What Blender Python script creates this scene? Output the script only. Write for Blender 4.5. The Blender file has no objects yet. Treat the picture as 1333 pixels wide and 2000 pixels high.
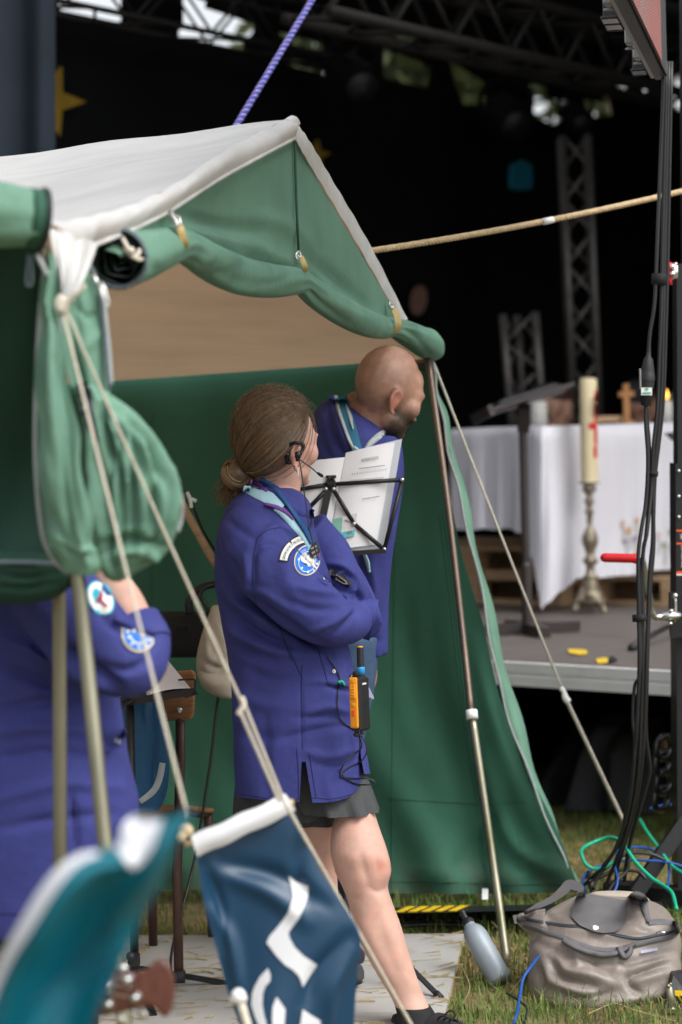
import bpy, bmesh, math, random
import numpy as np
from mathutils import Vector, Matrix
from mathutils.bvhtree import BVHTree
random.seed(7); rng = np.random.default_rng(7)
S = bpy.context.scene
# ------------------------------------------------------------------ camera
LENS = 85.0; F = 2000*LENS/36.0; CX, CY = 666.5, 1000.0
CAM = np.array([0.0, 0.0, 1.55])
PITCH = math.atan(160/F); ROLL = 0.030
_f = np.array([0, math.cos(PITCH), -math.sin(PITCH)])
_r0 = np.array([1.0, 0, 0]); _u0 = np.cross(_r0, _f)
_r = math.cos(ROLL)*_r0 - math.sin(ROLL)*_u0
_u = math.cos(ROLL)*_u0 + math.sin(ROLL)*_r0
cd = bpy.data.cameras.new('camera'); cam = bpy.data.objects.new('camera', cd); S.collection.objects.link(cam)
mw = Matrix.Identity(4)
for i in range(3):
    mw[i][0] = _r[i]; mw[i][1] = _u[i]; mw[i][2] = -_f[i]; mw[i][3] = CAM[i]
cam.matrix_world = mw
cd.sensor_fit = 'VERTICAL'; cd.sensor_height = 36; cd.sensor_width = 24; cd.lens = LENS
cd.clip_start = 0.05; cd.clip_end = 2000
cd.dof.use_dof = True; cd.dof.focus_distance = 6.3; cd.dof.aperture_fstop = 2.4; cd.dof.aperture_blades = 9
S.camera = cam
# ------------------------------------------------------------------ sky, sun, exposure
SUN_EL, SUN_AZ = math.radians(52), math.radians(128)      # azimuth from +Y towards +X
w = bpy.data.worlds.new('World'); S.world = w; w.use_nodes = True
nt = w.node_tree; nt.nodes.clear()
sk = nt.nodes.new('ShaderNodeTexSky'); sk.sky_type = 'NISHITA'; sk.sun_disc = False
sk.sun_elevation = SUN_EL; sk.sun_rotation = SUN_AZ; sk.air_density = 1.0; sk.dust_density = 4.0; sk.ozone_density = 1.0
hs = nt.nodes.new('ShaderNodeHueSaturation'); hs.inputs['Saturation'].default_value = 0.22
bg = nt.nodes.new('ShaderNodeBackground'); bg.inputs['Strength'].default_value = 0.15
ow = nt.nodes.new('ShaderNodeOutputWorld')
nt.links.new(sk.outputs[0], hs.inputs['Color']); nt.links.new(hs.outputs[0], bg.inputs['Color']); nt.links.new(bg.outputs[0], ow.inputs[0])
sl = bpy.data.lights.new('sun', 'SUN'); sl.energy = .75; sl.angle = math.radians(35); sl.color = (1.0, .97, .93)
so = bpy.data.objects.new('sun', sl); S.collection.objects.link(so)
sd = Vector((math.sin(SUN_AZ)*math.cos(SUN_EL), math.cos(SUN_AZ)*math.cos(SUN_EL), math.sin(SUN_EL)))
so.rotation_euler = sd.to_track_quat('Z', 'Y').to_euler(); so.location = (6, -6, 9)
S.view_settings.view_transform = 'Standard'; S.view_settings.look = 'None'
S.view_settings.gamma = 1; S.view_settings.exposure = 0.84; S.view_settings.use_curve_mapping = False
S.render.engine = 'CYCLES'
try:
    S.cycles.use_denoising = True; S.cycles.max_bounces = 6; S.cycles.transparent_max_bounces = 8
except Exception: pass
# ------------------------------------------------------------------ projection helpers (photo pixel + depth -> place)
def P(x, y, d): return CAM + d*(_f + (x-CX)/F*_r - (y-CY)/F*_u)
def PP(pts): return np.array([P(*p) for p in pts])
def ray(x, y):
    v = _f + (x-CX)/F*_r - (y-CY)/F*_u
    return v/np.linalg.norm(v)
def G(x, y, z=0.0):
    v = ray(x, y); t = (z-CAM[2])/v[2]; return CAM + t*v
def proj(V):
    q = np.asarray(V) - CAM; d = q@_f
    return np.stack([CX + F*(q@_r)/d, CY - F*(q@_u)/d, d], -1)
# ------------------------------------------------------------------ materials
def mat(name, col, rough=.7, var=.12, vs=6, bump=.0, bs=150, metal=0, trans=0, back=None, spec=.4, weave=0, sss=0, emit=0, alpha=1, aniso=None, coat=0, stain=None, attr=None, rot=None):
    m = bpy.data.materials.new(name); m.use_nodes = True; n = m.node_tree; N = n.nodes; L = n.links
    b = N['Principled BSDF']; out = N['Material Output']
    b.inputs['Roughness'].default_value = rough; b.inputs['Metallic'].default_value = metal
    b.inputs['Specular IOR Level'].default_value = spec; b.inputs['Coat Weight'].default_value = coat
    tc = N.new('ShaderNodeTexCoord'); no = N.new('ShaderNodeTexNoise'); no.inputs['Scale'].default_value = vs; no.inputs['Detail'].default_value = 5
    mp = N.new('ShaderNodeMapping'); L.new(tc.outputs['Object'], mp.inputs[0]); L.new(mp.outputs[0], no.inputs['Vector'])
    if aniso: mp.inputs['Scale'].default_value = aniso
    if rot is not None:
        m0 = N.new('ShaderNodeMapping'); m0.inputs['Rotation'].default_value = (0, 0, rot); L.new(tc.outputs['Object'], m0.inputs[0]); L.new(m0.outputs[0], mp.inputs[0])
    mr = N.new('ShaderNodeMapRange'); mr.inputs[1].default_value = .3; mr.inputs[2].default_value = .7
    mr.inputs[3].default_value = 1-var; mr.inputs[4].default_value = 1+var; L.new(no.outputs[0], mr.inputs[0])
    mx = N.new('ShaderNodeMix'); mx.data_type = 'RGBA'; mx.blend_type = 'MULTIPLY'; mx.inputs[0].default_value = 1
    c4 = lambda c: (c[0], c[1], c[2], 1)
    cur = None
    if back is not None:
        ge = N.new('ShaderNodeNewGeometry'); bm_ = N.new('ShaderNodeMix'); bm_.data_type = 'RGBA'
        bm_.inputs[6].default_value = c4(col); bm_.inputs[7].default_value = c4(back); L.new(ge.outputs['Backfacing'], bm_.inputs[0]); cur = bm_.outputs[2]
    for (an, ac) in (attr or []):
        at = N.new('ShaderNodeAttribute'); at.attribute_name = an; am = N.new('ShaderNodeMix'); am.data_type = 'RGBA'
        if cur: L.new(cur, am.inputs[6])
        else: am.inputs[6].default_value = c4(col)
        am.inputs[7].default_value = c4(ac); L.new(at.outputs['Fac'], am.inputs[0]); cur = am.outputs[2]
    if stain:
        n2 = N.new('ShaderNodeTexNoise'); n2.inputs['Scale'].default_value = stain[1]; n2.inputs['Detail'].default_value = 8; L.new(mp.outputs[0], n2.inputs['Vector'])
        r2 = N.new('ShaderNodeMapRange'); r2.inputs[1].default_value = stain[2]; r2.inputs[2].default_value = stain[2]+.12; L.new(n2.outputs[0], r2.inputs[0])
        sm = N.new('ShaderNodeMix'); sm.data_type = 'RGBA'
        if cur: L.new(cur, sm.inputs[6])
        else: sm.inputs[6].default_value = c4(col)
        sm.inputs[7].default_value = c4(stain[0]); L.new(r2.outputs[0], sm.inputs[0]); cur = sm.outputs[2]
    if cur: L.new(cur, mx.inputs[6])
    else: mx.inputs[6].default_value = c4(col)
    L.new(mr.outputs[0], mx.inputs[7]); colout = mx.outputs[2]
    L.new(colout, b.inputs['Base Color'])
    if sss:
        b.inputs['Subsurface Weight'].default_value = sss; b.inputs['Subsurface Radius'].default_value = (.012, .005, .003); b.inputs['Subsurface Scale'].default_value = 1
    if emit:
        L.new(colout, b.inputs['Emission Color']); b.inputs['Emission Strength'].default_value = emit
    h = None
    if bump:
        nb = N.new('ShaderNodeTexNoise'); nb.inputs['Scale'].default_value = bs; nb.inputs['Detail'].default_value = 4; L.new(mp.outputs[0], nb.inputs['Vector']); h = nb.outputs[0]
    if weave:
        wv = N.new('ShaderNodeTexVoronoi'); wv.inputs['Scale'].default_value = weave; L.new(mp.outputs[0], wv.inputs['Vector'])
        if h:
            ad = N.new('ShaderNodeMath'); ad.operation = 'ADD'; L.new(h, ad.inputs[0]); L.new(wv.outputs[0], ad.inputs[1]); h = ad.outputs[0]
        else: h = wv.outputs[0]
    if h:
        bu = N.new('ShaderNodeBump'); bu.inputs['Strength'].default_value = bump or .15; bu.inputs['Distance'].default_value = .004; L.new(h, bu.inputs['Height']); L.new(bu.outputs[0], b.inputs['Normal'])
    sh = b.outputs[0]
    if trans:
        tr = N.new('ShaderNodeBsdfTranslucent'); L.new(colout, tr.inputs[0]); ms = N.new('ShaderNodeMixShader'); ms.inputs[0].default_value = trans
        L.new(sh, ms.inputs[1]); L.new(tr.outputs[0], ms.inputs[2]); sh = ms.outputs[0]
    if alpha < 1:
        tp = N.new('ShaderNodeBsdfTransparent'); ms = N.new('ShaderNodeMixShader'); ms.inputs[0].default_value = alpha
        L.new(tp.outputs[0], ms.inputs[1]); L.new(sh, ms.inputs[2]); sh = ms.outputs[0]
    L.new(sh, out.inputs[0]); return m
X = {}
def mm(k, *a, **kw): X[k] = mat(k, *a, **kw)
SAGE = (.135, .270, .195); DKG = (.022, .088, .052)
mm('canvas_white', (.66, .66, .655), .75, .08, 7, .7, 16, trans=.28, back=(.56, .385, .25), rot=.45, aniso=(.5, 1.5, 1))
mm('canvas_trim', (.62, .62, .61), .75, .10, 14, .4, 60, trans=.1)
mm('green_out', SAGE, .66, .10, 5, .35, 45, trans=.08, back=DKG, spec=.3)
mm('green_both', SAGE, .66, .12, 7, .55, 38, spec=.3, stain=((.11, .225, .162), 6, .56))
mm('green_shaded', (.008, .042, .027), .8, .12, 4, .12, 420)  # dark green tent fabric again, darkened to carry the interior shade
mm('green_dark', DKG, .75, .12, 4, .12, 420, trans=.04)
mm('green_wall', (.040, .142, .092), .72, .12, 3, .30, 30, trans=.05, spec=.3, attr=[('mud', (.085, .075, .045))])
mm('zip', (.11, .14, .16), .5, .25, 300, .4, 600)
mm('zip_light', (.35, .38, .38), .5, .25, 300, .4, 600)
mm('zip_dark', (.012, .02, .022), .5, .2, 200)
mm('steel', (.62, .62, .60), .28, .1, 40, metal=1)
mm('chrome', (.8, .8, .8), .12, .05, 40, metal=1)
mm('pole', (.27, .26, .19), .42, .3, 9, .1, 60, metal=.85, aniso=(1, 1, .25), stain=((.20, .20, .12), 7, .56))
mm('pole_bronze', (.17, .13, .10), .4, .3, 9, metal=.7, aniso=(1, 1, .25))
mm('white_plastic', (.78, .78, .76), .4, .04)
mm('strap', (.55, .40, .17), .7, .1, 60)
mm('rope_cream', (.62, .57, .47), .85, .12, 90, .5, 400)
mm('rope_tan', (.56, .42, .25), .85, .18, 60, .5, 300)
mm('rope_blue', (.05, .06, .30), .8, .2, 80, .4, 400)
mm('rope_pink', (.62, .48, .60), .8, .1, 80, .4, 400)
mm('coat', (.040, .047, .198), .8, .10, 14, .5, 50, spec=.25, stain=((.048, .057, .222), 9, .54))
mm('coat_in', (.014, .014, .075), .85, .1, 14)
mm('seam', (.014, .015, .075), .85, .1, 30)
mm('shorts', (.050, .053, .056), .8, .1, 30, .2, 400)
mm('skin', (.55, .335, .265), .5, .09, 26, .14, 160, sss=.12, spec=.35, stain=((.59, .325, .26), 30, .52), attr=[('red', (.56, .20, .15))])
mm('skin_tan', (.43, .235, .16), .38, .14, 40, .2, 190, sss=.1, spec=.45, attr=[('stubble', (.085, .060, .046)), ('red', (.40, .12, .08))])
mm('hair', (.095, .060, .038), .36, .25, 90, spec=.6, attr=[('hl', (.42, .27, .14))])
mm('hair_dark', (.020, .014, .011), .5, .2, 60)
mm('scarf_blue', (.32, .52, .60), .8, .06, 30, .15, 400)
mm('scarf_purple', (.13, .05, .24), .8, .06, 30, .15, 400)
mm('scarf_teal', (.02, .12, .20), .8, .08, 30, .15, 400)
mm('scarf_grey', (.42, .46, .46), .8, .06, 30, .15, 400)
mm('lanyard', (.01, .07, .21), .6, .08, 60)
mm('patch_white', (.75, .75, .73), .85, .05, 200, .3, 900)
mm('patch_black', (.015, .015, .016), .85, .1, 200)
mm('patch_gold', (.66, .58, .36), .8, .08, 200, .3, 900)
mm('patch_blue', (.02, .17, .62), .8, .08, 200, .3, 900)
mm('patch_teal', (.02, .38, .50), .8, .08, 200, .3, 900)
mm('patch_red', (.36, .03, .08), .8, .08, 200)
mm('black', (.012, .012, .013), .45, .15, 20)
mm('black_matte', (.010, .010, .010), .8, .15, 20)
mm('black_gloss', (.010, .010, .011), .22, .1, 20)
mm('rubber', (.016, .016, .017), .6, .15, 40)
mm('cable', (.012, .012, .013), .38, .1, 20, spec=.5)
mm('drape', (.0045, .0050, .0058), .95, .25, 2, spec=.1)
mm('drape_grey', (.020, .026, .036), .95, .15, 2, spec=.1)
mm('orange', (.80, .30, .012), .42, .05, 30)
mm('orange_red', (.75, .09, .02), .4, .05, 30)
mm('sky_blue', (.03, .32, .72), .4, .05, 30)
mm('red', (.56, .012, .018), .32, .06, 30)
mm('paper', (.80, .80, .82), .7, .03, 10)
mm('paper_clear', (.70, .73, .76), .25, .03, 10, trans=.3)
mm('ink', (.22, .22, .24), .8, .1)
mm('card_green', (.18, .42, .34), .6, .1, 30); mm('card_blue', (.10, .47, .55), .6, .1, 30); mm('card_pale', (.62, .60, .62), .6, .15, 60)
mm('wood_chair', (.30, .14, .055), .5, .25, 6, .1, 40, aniso=(3, 3, 18))
mm('wood_pale', (.50, .33, .19), .7, .22, 5, .2, 40, aniso=(3, 3, 20), stain=((.34, .22, .13), 5, .58))
mm('wood_cross', (.46, .22, .08), .5, .2, 8)
mm('lectern', (.034, .026, .025), .4, .2, 20)
mm('brown_metal', (.075, .040, .030), .42, .2, 20, metal=.3)
mm('cap', (.40, .35, .28), .85, .10, 14, .2, 300, stain=((.24, .20, .155), 14, .57))
mm('jacket_blue', (.012, .085, .19), .6, .12, 10, .1, 300)
mm('jeans', (.045, .085, .16), .85, .18, 40, .2, 500)
mm('flag_navy', (.006, .047, .105), .36, .08, 6, .05, 500, trans=.12, spec=.55)
mm('flag_white', (.76, .77, .80), .6, .03, 20, trans=.12)
mm('flag_teal', (.004, .155, .215), .5, .1, 5, trans=.25)
mm('wood_ball', (.55, .43, .26), .5, .12, 60)
mm('guitar', (.105, .038, .026), .35, .25, 10, aniso=(12, 3, 3))
mm('aluminium', (.30, .345, .385), .42, .14, 8, .1, 90, metal=.15, stain=((.24, .28, .32), 14, .55))
mm('tote', (.235, .20, .175), .42, .14, 9, .25, 160, spec=.5, stain=((.285, .248, .22), 22, .56))
mm('tote_grey', (.125, .12, .124), .75, .08, 30, .2, 400)
mm('tote_zip', (.035, .045, .055), .5, .2, 300, .3, 600)
mm('label_lilac', (.42, .42, .58), .7, .05)
mm('board', (.40, .39, .37), .6, .10, 3, .08, 40, stain=((.33, .30, .27), 4, .56))
mm('board_edge', (.48, .33, .19), .8, .2, 40)
mm('straw', (.28, .22, .10), .85, .3, 40)
mm('grass_blade', (.105, .19, .035), .7, .35, 3, trans=.15, attr=[('dry', (.42, .29, .12))])
mm('ground', (.20, .150, .075), .95, .35, 2.5, .9, 30, stain=((.085, .095, .03), 5, .5))
mm('deck', (.115, .098, .090), .62, .16, 3, .1, 60, aniso=(1, 8, 1), stain=((.165, .145, .135), 5, .55))
mm('alu_rail', (.80, .81, .81), .45, .06, 10, metal=.1)
mm('alu_dull', (.30, .30, .30), .42, .06, 10, metal=.5)
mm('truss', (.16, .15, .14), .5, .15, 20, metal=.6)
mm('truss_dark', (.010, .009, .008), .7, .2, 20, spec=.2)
mm('lamp_black', (.004, .004, .004), .8, .1, 20, spec=.1)
mm('cloth_white', (.78, .77, .83), .85, .04, 4, .12, 200, trans=.1)
mm('wax', (.70, .60, .38), .5, .06, 6, sss=.1)
mm('wax_white', (.70, .68, .63), .5, .06, 6, sss=.1)
mm('brass', (.30, .255, .19), .55, .3, 30, .4, 50, metal=.75)
mm('flame', (1.0, .42, .06), .5, .1, 10, emit=3.0)
mm('star_yellow', (.20, .125, .006), .8, .15, 8); mm('shape_teal', (.010, .20, .30), .8, .15, 8); mm('shape_pink', (.20, .11, .08), .8, .15, 8)
mm('embroider_orange', (.62, .33, .12), .8, .1); mm('embroider_green', (.26, .32, .12), .8, .1); mm('embroider_purple', (.30, .20, .36), .8, .1); mm('embroider_pink', (.62, .40, .36), .8, .1)
mm('yellow', (.72, .48, .012), .5, .1, 30)
mm('case_dark', (.020, .020, .023), .7, .2, 5, .1, 60); mm('case_grey', (.040, .040, .046), .75, .2, 5, .1, 60)
mm('case_blue', (.025, .06, .20), .7, .15)
mm('wire_green', (.012, .38, .22), .4, .06); mm('wire_blue', (.014, .075, .30), .4, .06)
mm('led_mesh', (.060, .060, .065), .6, .4, 400)
mm('leaf', (.045, .058, .018), .7, .35, .8, trans=.2); mm('bark', (.09, .065, .045), .9, .25, 6, .5, 20)
mm('lens_glass', (.05, .055, .06), .08, .1)
# ------------------------------------------------------------------ mesh helpers
def cr(pts, n):
    """Catmull-Rom through pts (rows of any width), n samples"""
    p = np.asarray(pts, float); k = len(p)
    if k == 2: t = np.linspace(0, 1, n)[:, None]; return p[0]*(1-t) + p[1]*t
    q = np.vstack([2*p[0]-p[1], p, 2*p[-1]-p[-2]]); s = np.linspace(0, k-1, n); i = np.minimum(s.astype(int), k-2); t = (s-i)[:, None]
    a, b, c, d = q[i], q[i+1], q[i+2], q[i+3]
    return .5*(2*b + (c-a)*t + (2*a-5*b+4*c-d)*t*t + (3*b-a-3*c+d)*t**3)
def lin(pts, n):
    p = np.asarray(pts, float); s = np.linspace(0, len(p)-1, n); i = np.minimum(s.astype(int), len(p)-2); t = (s-i)[:, None]
    return p[i]*(1-t) + p[i+1]*t
def merge(*gs):
    V = []; Fc = []; o = 0
    for v, f in gs:
        V.append(np.asarray(v, float).reshape(-1, 3)); Fc += [tuple(int(i)+o for i in q) for q in f]; o += len(V[-1])
    return np.vstack(V), Fc
def rings(R, closed=True, caps=True):
    """R: (k, n, 3) -> lofted mesh"""
    R = np.asarray(R); k, n = R.shape[:2]; Fc = []
    for i in range(k-1):
        for j in range(n if closed else n-1):
            a = i*n+j; b = i*n+(j+1) % n; Fc.append((a, b, b+n, a+n))
    if caps and closed: Fc.append(tuple(range(n-1, -1, -1))); Fc.append(tuple((k-1)*n+j for j in range(n)))
    return R.reshape(-1, 3), Fc
def frames(p):
    p = np.asarray(p, float); t = np.gradient(p, axis=0); t /= np.linalg.norm(t, axis=1)[:, None]+1e-12
    a = np.array([0, 0, 1.]) if abs(t[0][2]) < .9 else np.array([0, 1., 0]); n = np.cross(t[0], a); n /= np.linalg.norm(n); Ns = [n]
    for i in range(1, len(p)):
        n = Ns[-1] - t[i]*np.dot(Ns[-1], t[i]); n /= np.linalg.norm(n)+1e-12; Ns.append(n)
    Ns = np.array(Ns); return t, Ns, np.cross(t, Ns)
def tube(p, r, n=8, caps=True):
    p = np.asarray(p, float); r = np.broadcast_to(np.asarray(r, float), (len(p),)); t, a, b = frames(p)
    th = np.arange(n)*2*math.pi/n
    R = p[:, None] + r[:, None, None]*(np.cos(th)[None, :, None]*a[:, None] + np.sin(th)[None, :, None]*b[:, None])
    return rings(R, True, caps)
def ptube(pts, rpx, k=0, n=8):
    """tube through (x, y, depth) pixels, radius in metres"""
    p = PP(pts)
    if k: p = cr(p, k)
    r = rpx if np.isscalar(rpx) else cr(np.asarray(rpx, float)[:, None], len(p))[:, 0]
    return tube(p, r, n)
def limb(pts, k=16, n=12):
    """(x, y, depth, radius m) with smooth interpolation"""
    a = np.asarray(pts, float); p = cr(np.hstack([PP(a[:, :3]), a[:, 3:4]]), k); return tube(p[:, :3], np.maximum(p[:, 3], .002), n)
def loftpx(sec, D, k=24, n=28, pw=2.3, yd=None):
    """sections (y, xl, xr, half depth m[, D]) -> closed loft"""
    a = np.array([list(s)+([D] if len(s) == 4 else []) for s in sec], float); a = cr(a, k); th = np.arange(n)*2*math.pi/n; R = []
    for y, xl, xr, hd, d in a:
        c = P((xl+xr)/2, y, d); ra = (xr-xl)/2*d/F; cs, sn = np.cos(th), np.sin(th)
        ex = np.sign(cs)*np.abs(cs)**(2/pw); ey = np.sign(sn)*np.abs(sn)**(2/pw)
        R.append(c + ra*ex[:, None]*_r + max(hd, .002)*ey[:, None]*np.array([0, 1., 0]))
    return rings(R)
def ell(c, rad, axes=None, n=16, m=10):
    c = np.asarray(c, float); A = np.eye(3) if axes is None else np.asarray(axes); rad = np.broadcast_to(np.asarray(rad, float), (3,)); R = []
    for i in range(1, m):
        ph = math.pi*i/m; th = np.arange(n)*2*math.pi/n
        R.append(c + (rad[0]*np.sin(ph)*np.cos(th))[:, None]*A[0] + (rad[1]*np.sin(ph)*np.sin(th))[:, None]*A[1] + rad[2]*np.cos(ph)*A[2])
    v, f = rings(R, True, False); N0 = len(v); v = np.vstack([v, c+rad[2]*A[2], c-rad[2]*A[2]])
    for j in range(n): f.append((N0, (j+1) % n, j)); a = (m-2)*n; f.append((N0+1, a+j, a+(j+1) % n))
    return v, f
def box(c, s, ax=None, bev=0):
    c = np.asarray(c, float); A = np.eye(3) if ax is None else np.asarray(ax, float); s = np.asarray(s, float)/2
    if not bev:
        v = [c + A[0]*s[0]*x + A[1]*s[1]*y + A[2]*s[2]*z for z in (-1, 1) for x, y in ((-1, -1), (1, -1), (1, 1), (-1, 1))]
        return np.array(v), [(3, 2, 1, 0), (4, 5, 6, 7), (0, 1, 5, 4), (1, 2, 6, 5), (2, 3, 7, 6), (3, 0, 4, 7)]
    R = []
    for z, k in ((-1, bev), (-1, 0), (1, 0), (1, bev)):
        zz = s[2]*z - (bev*z if k == 0 else 0); q = []
        x, y = s[0]-k, s[1]-k
        for (px, py) in ((x-bev, -y), (x, -y+bev), (x, y-bev), (x-bev, y), (-x+bev, y), (-x, y-bev), (-x, -y+bev), (-x+bev, -y)): q.append(c + A[0]*px + A[1]*py + A[2]*zz)
        R.append(q)
    return rings(R)
def seg(a, b, r, n=8): return tube([a, b], r, n)
def bar(a, b, wd, th, up=(0, 0, 1)):
    a = np.asarray(a, float); b = np.asarray(b, float); t = b-a; L = np.linalg.norm(t); t /= L; s = np.cross(t, up)
    if np.linalg.norm(s) < 1e-6: s = np.cross(t, (1, 0, 0))
    s /= np.linalg.norm(s); u = np.cross(s, t); return box((a+b)/2, (L, wd, th), (t, s, u))
def lathe(base, axis, prof, n=16):
    base = np.asarray(base, float); ax = np.asarray(axis, float); ax = ax/np.linalg.norm(ax); return tube_prof(base, ax, prof, n)
def tube_prof(base, ax, prof, n):
    a = np.cross(ax, (0, 1, 0.01)); a /= np.linalg.norm(a); b = np.cross(ax, a); th = np.arange(n)*2*math.pi/n
    return rings([base + ax*h + r*(np.cos(th)[:, None]*a + np.sin(th)[:, None]*b) for r, h in prof])
def prism(poly, d):
    """3-D polygon extruded by vector d"""
    p = np.asarray(poly, float); n = len(p); v = np.vstack([p, p+np.asarray(d)]); f = [tuple(range(n-1, -1, -1)), tuple(range(n, 2*n))]
    return v, f + [(i, (i+1) % n, (i+1) % n+n, i+n) for i in range(n)]
def grid(fn, nu, nv):
    V = [fn(i/(nu-1), j/(nv-1)) for i in range(nu) for j in range(nv)]
    return np.array(V), [(i*nv+j, i*nv+j+1, (i+1)*nv+j+1, (i+1)*nv+j) for i in range(nu-1) for j in range(nv-1)]
def loft2(A, B, nu, nv, fold=None, smooth=True):
    """sheet between world polylines A and B; fold(u, v) -> offset vector"""
    a = cr(A, nu) if smooth else lin(A, nu); b = cr(B, nu) if smooth else lin(B, nu)
    t = np.linspace(0, 1, nv); V = a[:, None]*(1-t)[None, :, None] + b[:, None]*t[None, :, None]
    if fold is not None:
        for i in range(nu):
            for j in range(nv): V[i, j] += fold(i/(nu-1), j/(nv-1))
    return V.reshape(-1, 3), [(i*nv+j, i*nv+j+1, (i+1)*nv+j+1, (i+1)*nv+j) for i in range(nu-1) for j in range(nv-1)]
def flip(g): return g[0], [tuple(reversed(f)) for f in g[1]]
def vnormals(V, Fc):
    V = np.asarray(V); N = np.zeros_like(V)
    q = np.array([f for f in Fc if len(f) == 4]); t = np.array([f for f in Fc if len(f) == 3])
    for a in (q, t):
        if len(a):
            n = np.cross(V[a[:, 2]]-V[a[:, 0]], V[a[:, 3 if a.shape[1] == 4 else 1]]-V[a[:, 1 if a.shape[1] == 4 else 0]])
            if a.shape[1] == 3: n = np.cross(V[a[:, 1]]-V[a[:, 0]], V[a[:, 2]]-V[a[:, 0]])
            for k in range(a.shape[1]): np.add.at(N, a[:, k], n)
    return N/(np.linalg.norm(N, axis=1)[:, None]+1e-12)
def fuse(gs, vox=.007, it=3, fac=.5):
    v, f = merge(*gs); me = bpy.data.meshes.new('tmp'); me.from_pydata(v.tolist(), [], f); o = bpy.data.objects.new('tmp', me); S.collection.objects.link(o)
    m = o.modifiers.new('r', 'REMESH'); m.mode = 'VOXEL'; m.voxel_size = vox
    m2 = o.modifiers.new('s', 'SMOOTH'); m2.factor = fac; m2.iterations = it
    ev = o.evaluated_get(bpy.context.evaluated_depsgraph_get()); e = ev.to_mesh(); n = len(e.vertices)
    V = np.empty(n*3); e.vertices.foreach_get('co', V); V = V.reshape(-1, 3); Fc = [tuple(p.vertices) for p in e.polygons]
    ev.to_mesh_clear(); bpy.data.objects.remove(o); bpy.data.meshes.remove(me); return V, Fc
def crease(V, Fc, folds, facing=True):
    """real folds: each (pixel polyline, width px, amplitude m) pushes the surface along its normal"""
    N = vnormals(V, Fc); q = proj(V); px = q[:, :2]; vd = V-CAM; vd /= np.linalg.norm(vd, axis=1)[:, None]; fc = np.clip(-(N*vd).sum(1)*2, 0, 1) if facing else np.ones(len(V))
    out = V.copy()
    for pl, wd, amp in folds:
        p = cr(pl, max(12, 6*len(pl))); sg = np.linspace(0, 1, len(p)); d = np.full(len(V), 1e9); s = np.zeros(len(V))
        for i in range(len(p)-1):
            a, b = p[i], p[i+1]; ab = b-a; t = np.clip(((px-a)@ab)/(ab@ab+1e-9), 0, 1); dd = np.linalg.norm(px-(a+t[:, None]*ab), axis=1); m = dd < d; d[m] = dd[m]; s[m] = (sg[i]+t*(sg[1]-sg[0]))[m]
        tp = np.sin(np.pi*np.clip(.12+.76*s, 0, 1)); out += N*(amp*np.exp(-(d/wd)**2)*tp*fc)[:, None]
    return out
def wob(V, Fc, amp, sc, seed=0):
    """gentle unevenness along the normals"""
    r = np.random.default_rng(seed); N = vnormals(V, Fc); h = np.zeros(len(V))
    for _ in range(7): k = r.normal(0, 1, 3)*sc; h += np.sin(V@k + r.uniform(0, 6.3))
    return V + N*(h*amp/3)[:, None]
# ------------------------------------------------------------------ objects
OFF = {}
def link(o): S.collection.objects.link(o)
def thing(name, label, cat, loc=(0, 0, 0), group=None, kind=None):
    o = bpy.data.objects.new(name, None); link(o); o.location = tuple(float(v) for v in loc); OFF[o.name] = np.array(loc, float); o.empty_display_size = .1
    tag(o, label, cat, group, kind); return o
def tag(o, label=None, cat=None, group=None, kind=None):
    for k, v in (('label', label), ('category', cat), ('group', group), ('kind', kind)):
        if v: o[k] = v
def obj(name, g, m, parent=None, smooth=True, attrs=None, label=None, kind=None, sharp=None):
    v, f = g; off = OFF[parent.name] if parent is not None else np.zeros(3)
    me = bpy.data.meshes.new(name); me.from_pydata((np.asarray(v)-off).tolist(), [], [tuple(int(i) for i in q) for q in f]); me.materials.append(X[m] if isinstance(m, str) else m)
    if smooth: me.polygons.foreach_set('use_smooth', [True]*len(me.polygons))
    if smooth and sharp: me.set_sharp_from_angle(angle=math.radians(sharp))
    for k, a in (attrs or {}).items():
        at = me.attributes.new(k, 'FLOAT', 'POINT'); at.data.foreach_set('value', np.asarray(a, np.float32))
    o = bpy.data.objects.new(name, me); link(o)
    if parent is not None: o.parent = parent
    OFF[o.name] = off
    if label: o['label'] = label
    if kind: o['kind'] = kind
    return o
def solo(name, g, m, label, cat, loc=None, group=None, smooth=True, sharp=None, attrs=None):
    """a thing that is one mesh; its origin sits at its base"""
    v = np.asarray(g[0]); loc = np.array([v[:, 0].mean(), v[:, 1].mean(), v[:, 2].min()]) if loc is None else np.array(loc)
    o = obj(name, (v-loc, g[1]), m, None, smooth, sharp=sharp, attrs=attrs); o.location = loc; OFF[o.name] = loc; tag(o, label, cat, group); return o
def again(o, parent=None, loc=None, rot=None, label=None, name=None):
    c = o.copy(); link(c); OFF[c.name] = OFF[o.name]
    if parent is not None: c.parent = parent
    if loc is not None: c.location = tuple(loc)
    if rot is not None: c.rotation_euler = rot
    if label: c['label'] = label
    return c
def tree_bvh(*gs):
    out = []
    for g in gs: out.append(BVHTree.FromPolygons([Vector(p) for p in g[0]], g[1]))
    return out
def drape_pt(x, y, bv, off=.002, dflt=6.2):
    r = ray(x, y); best = None
    for b in bv:
        h = b.ray_cast(Vector(CAM), Vector(r))
        if h[0] is not None and (best is None or h[3] < best[3]): best = h
    if best is None: return CAM + r*dflt
    return np.array(best[0]) - r*off
def drape(V2, Fc, bv, off=.002, dflt=6.2): return np.array([drape_pt(x, y, bv, off, dflt) for x, y in V2]), Fc
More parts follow.
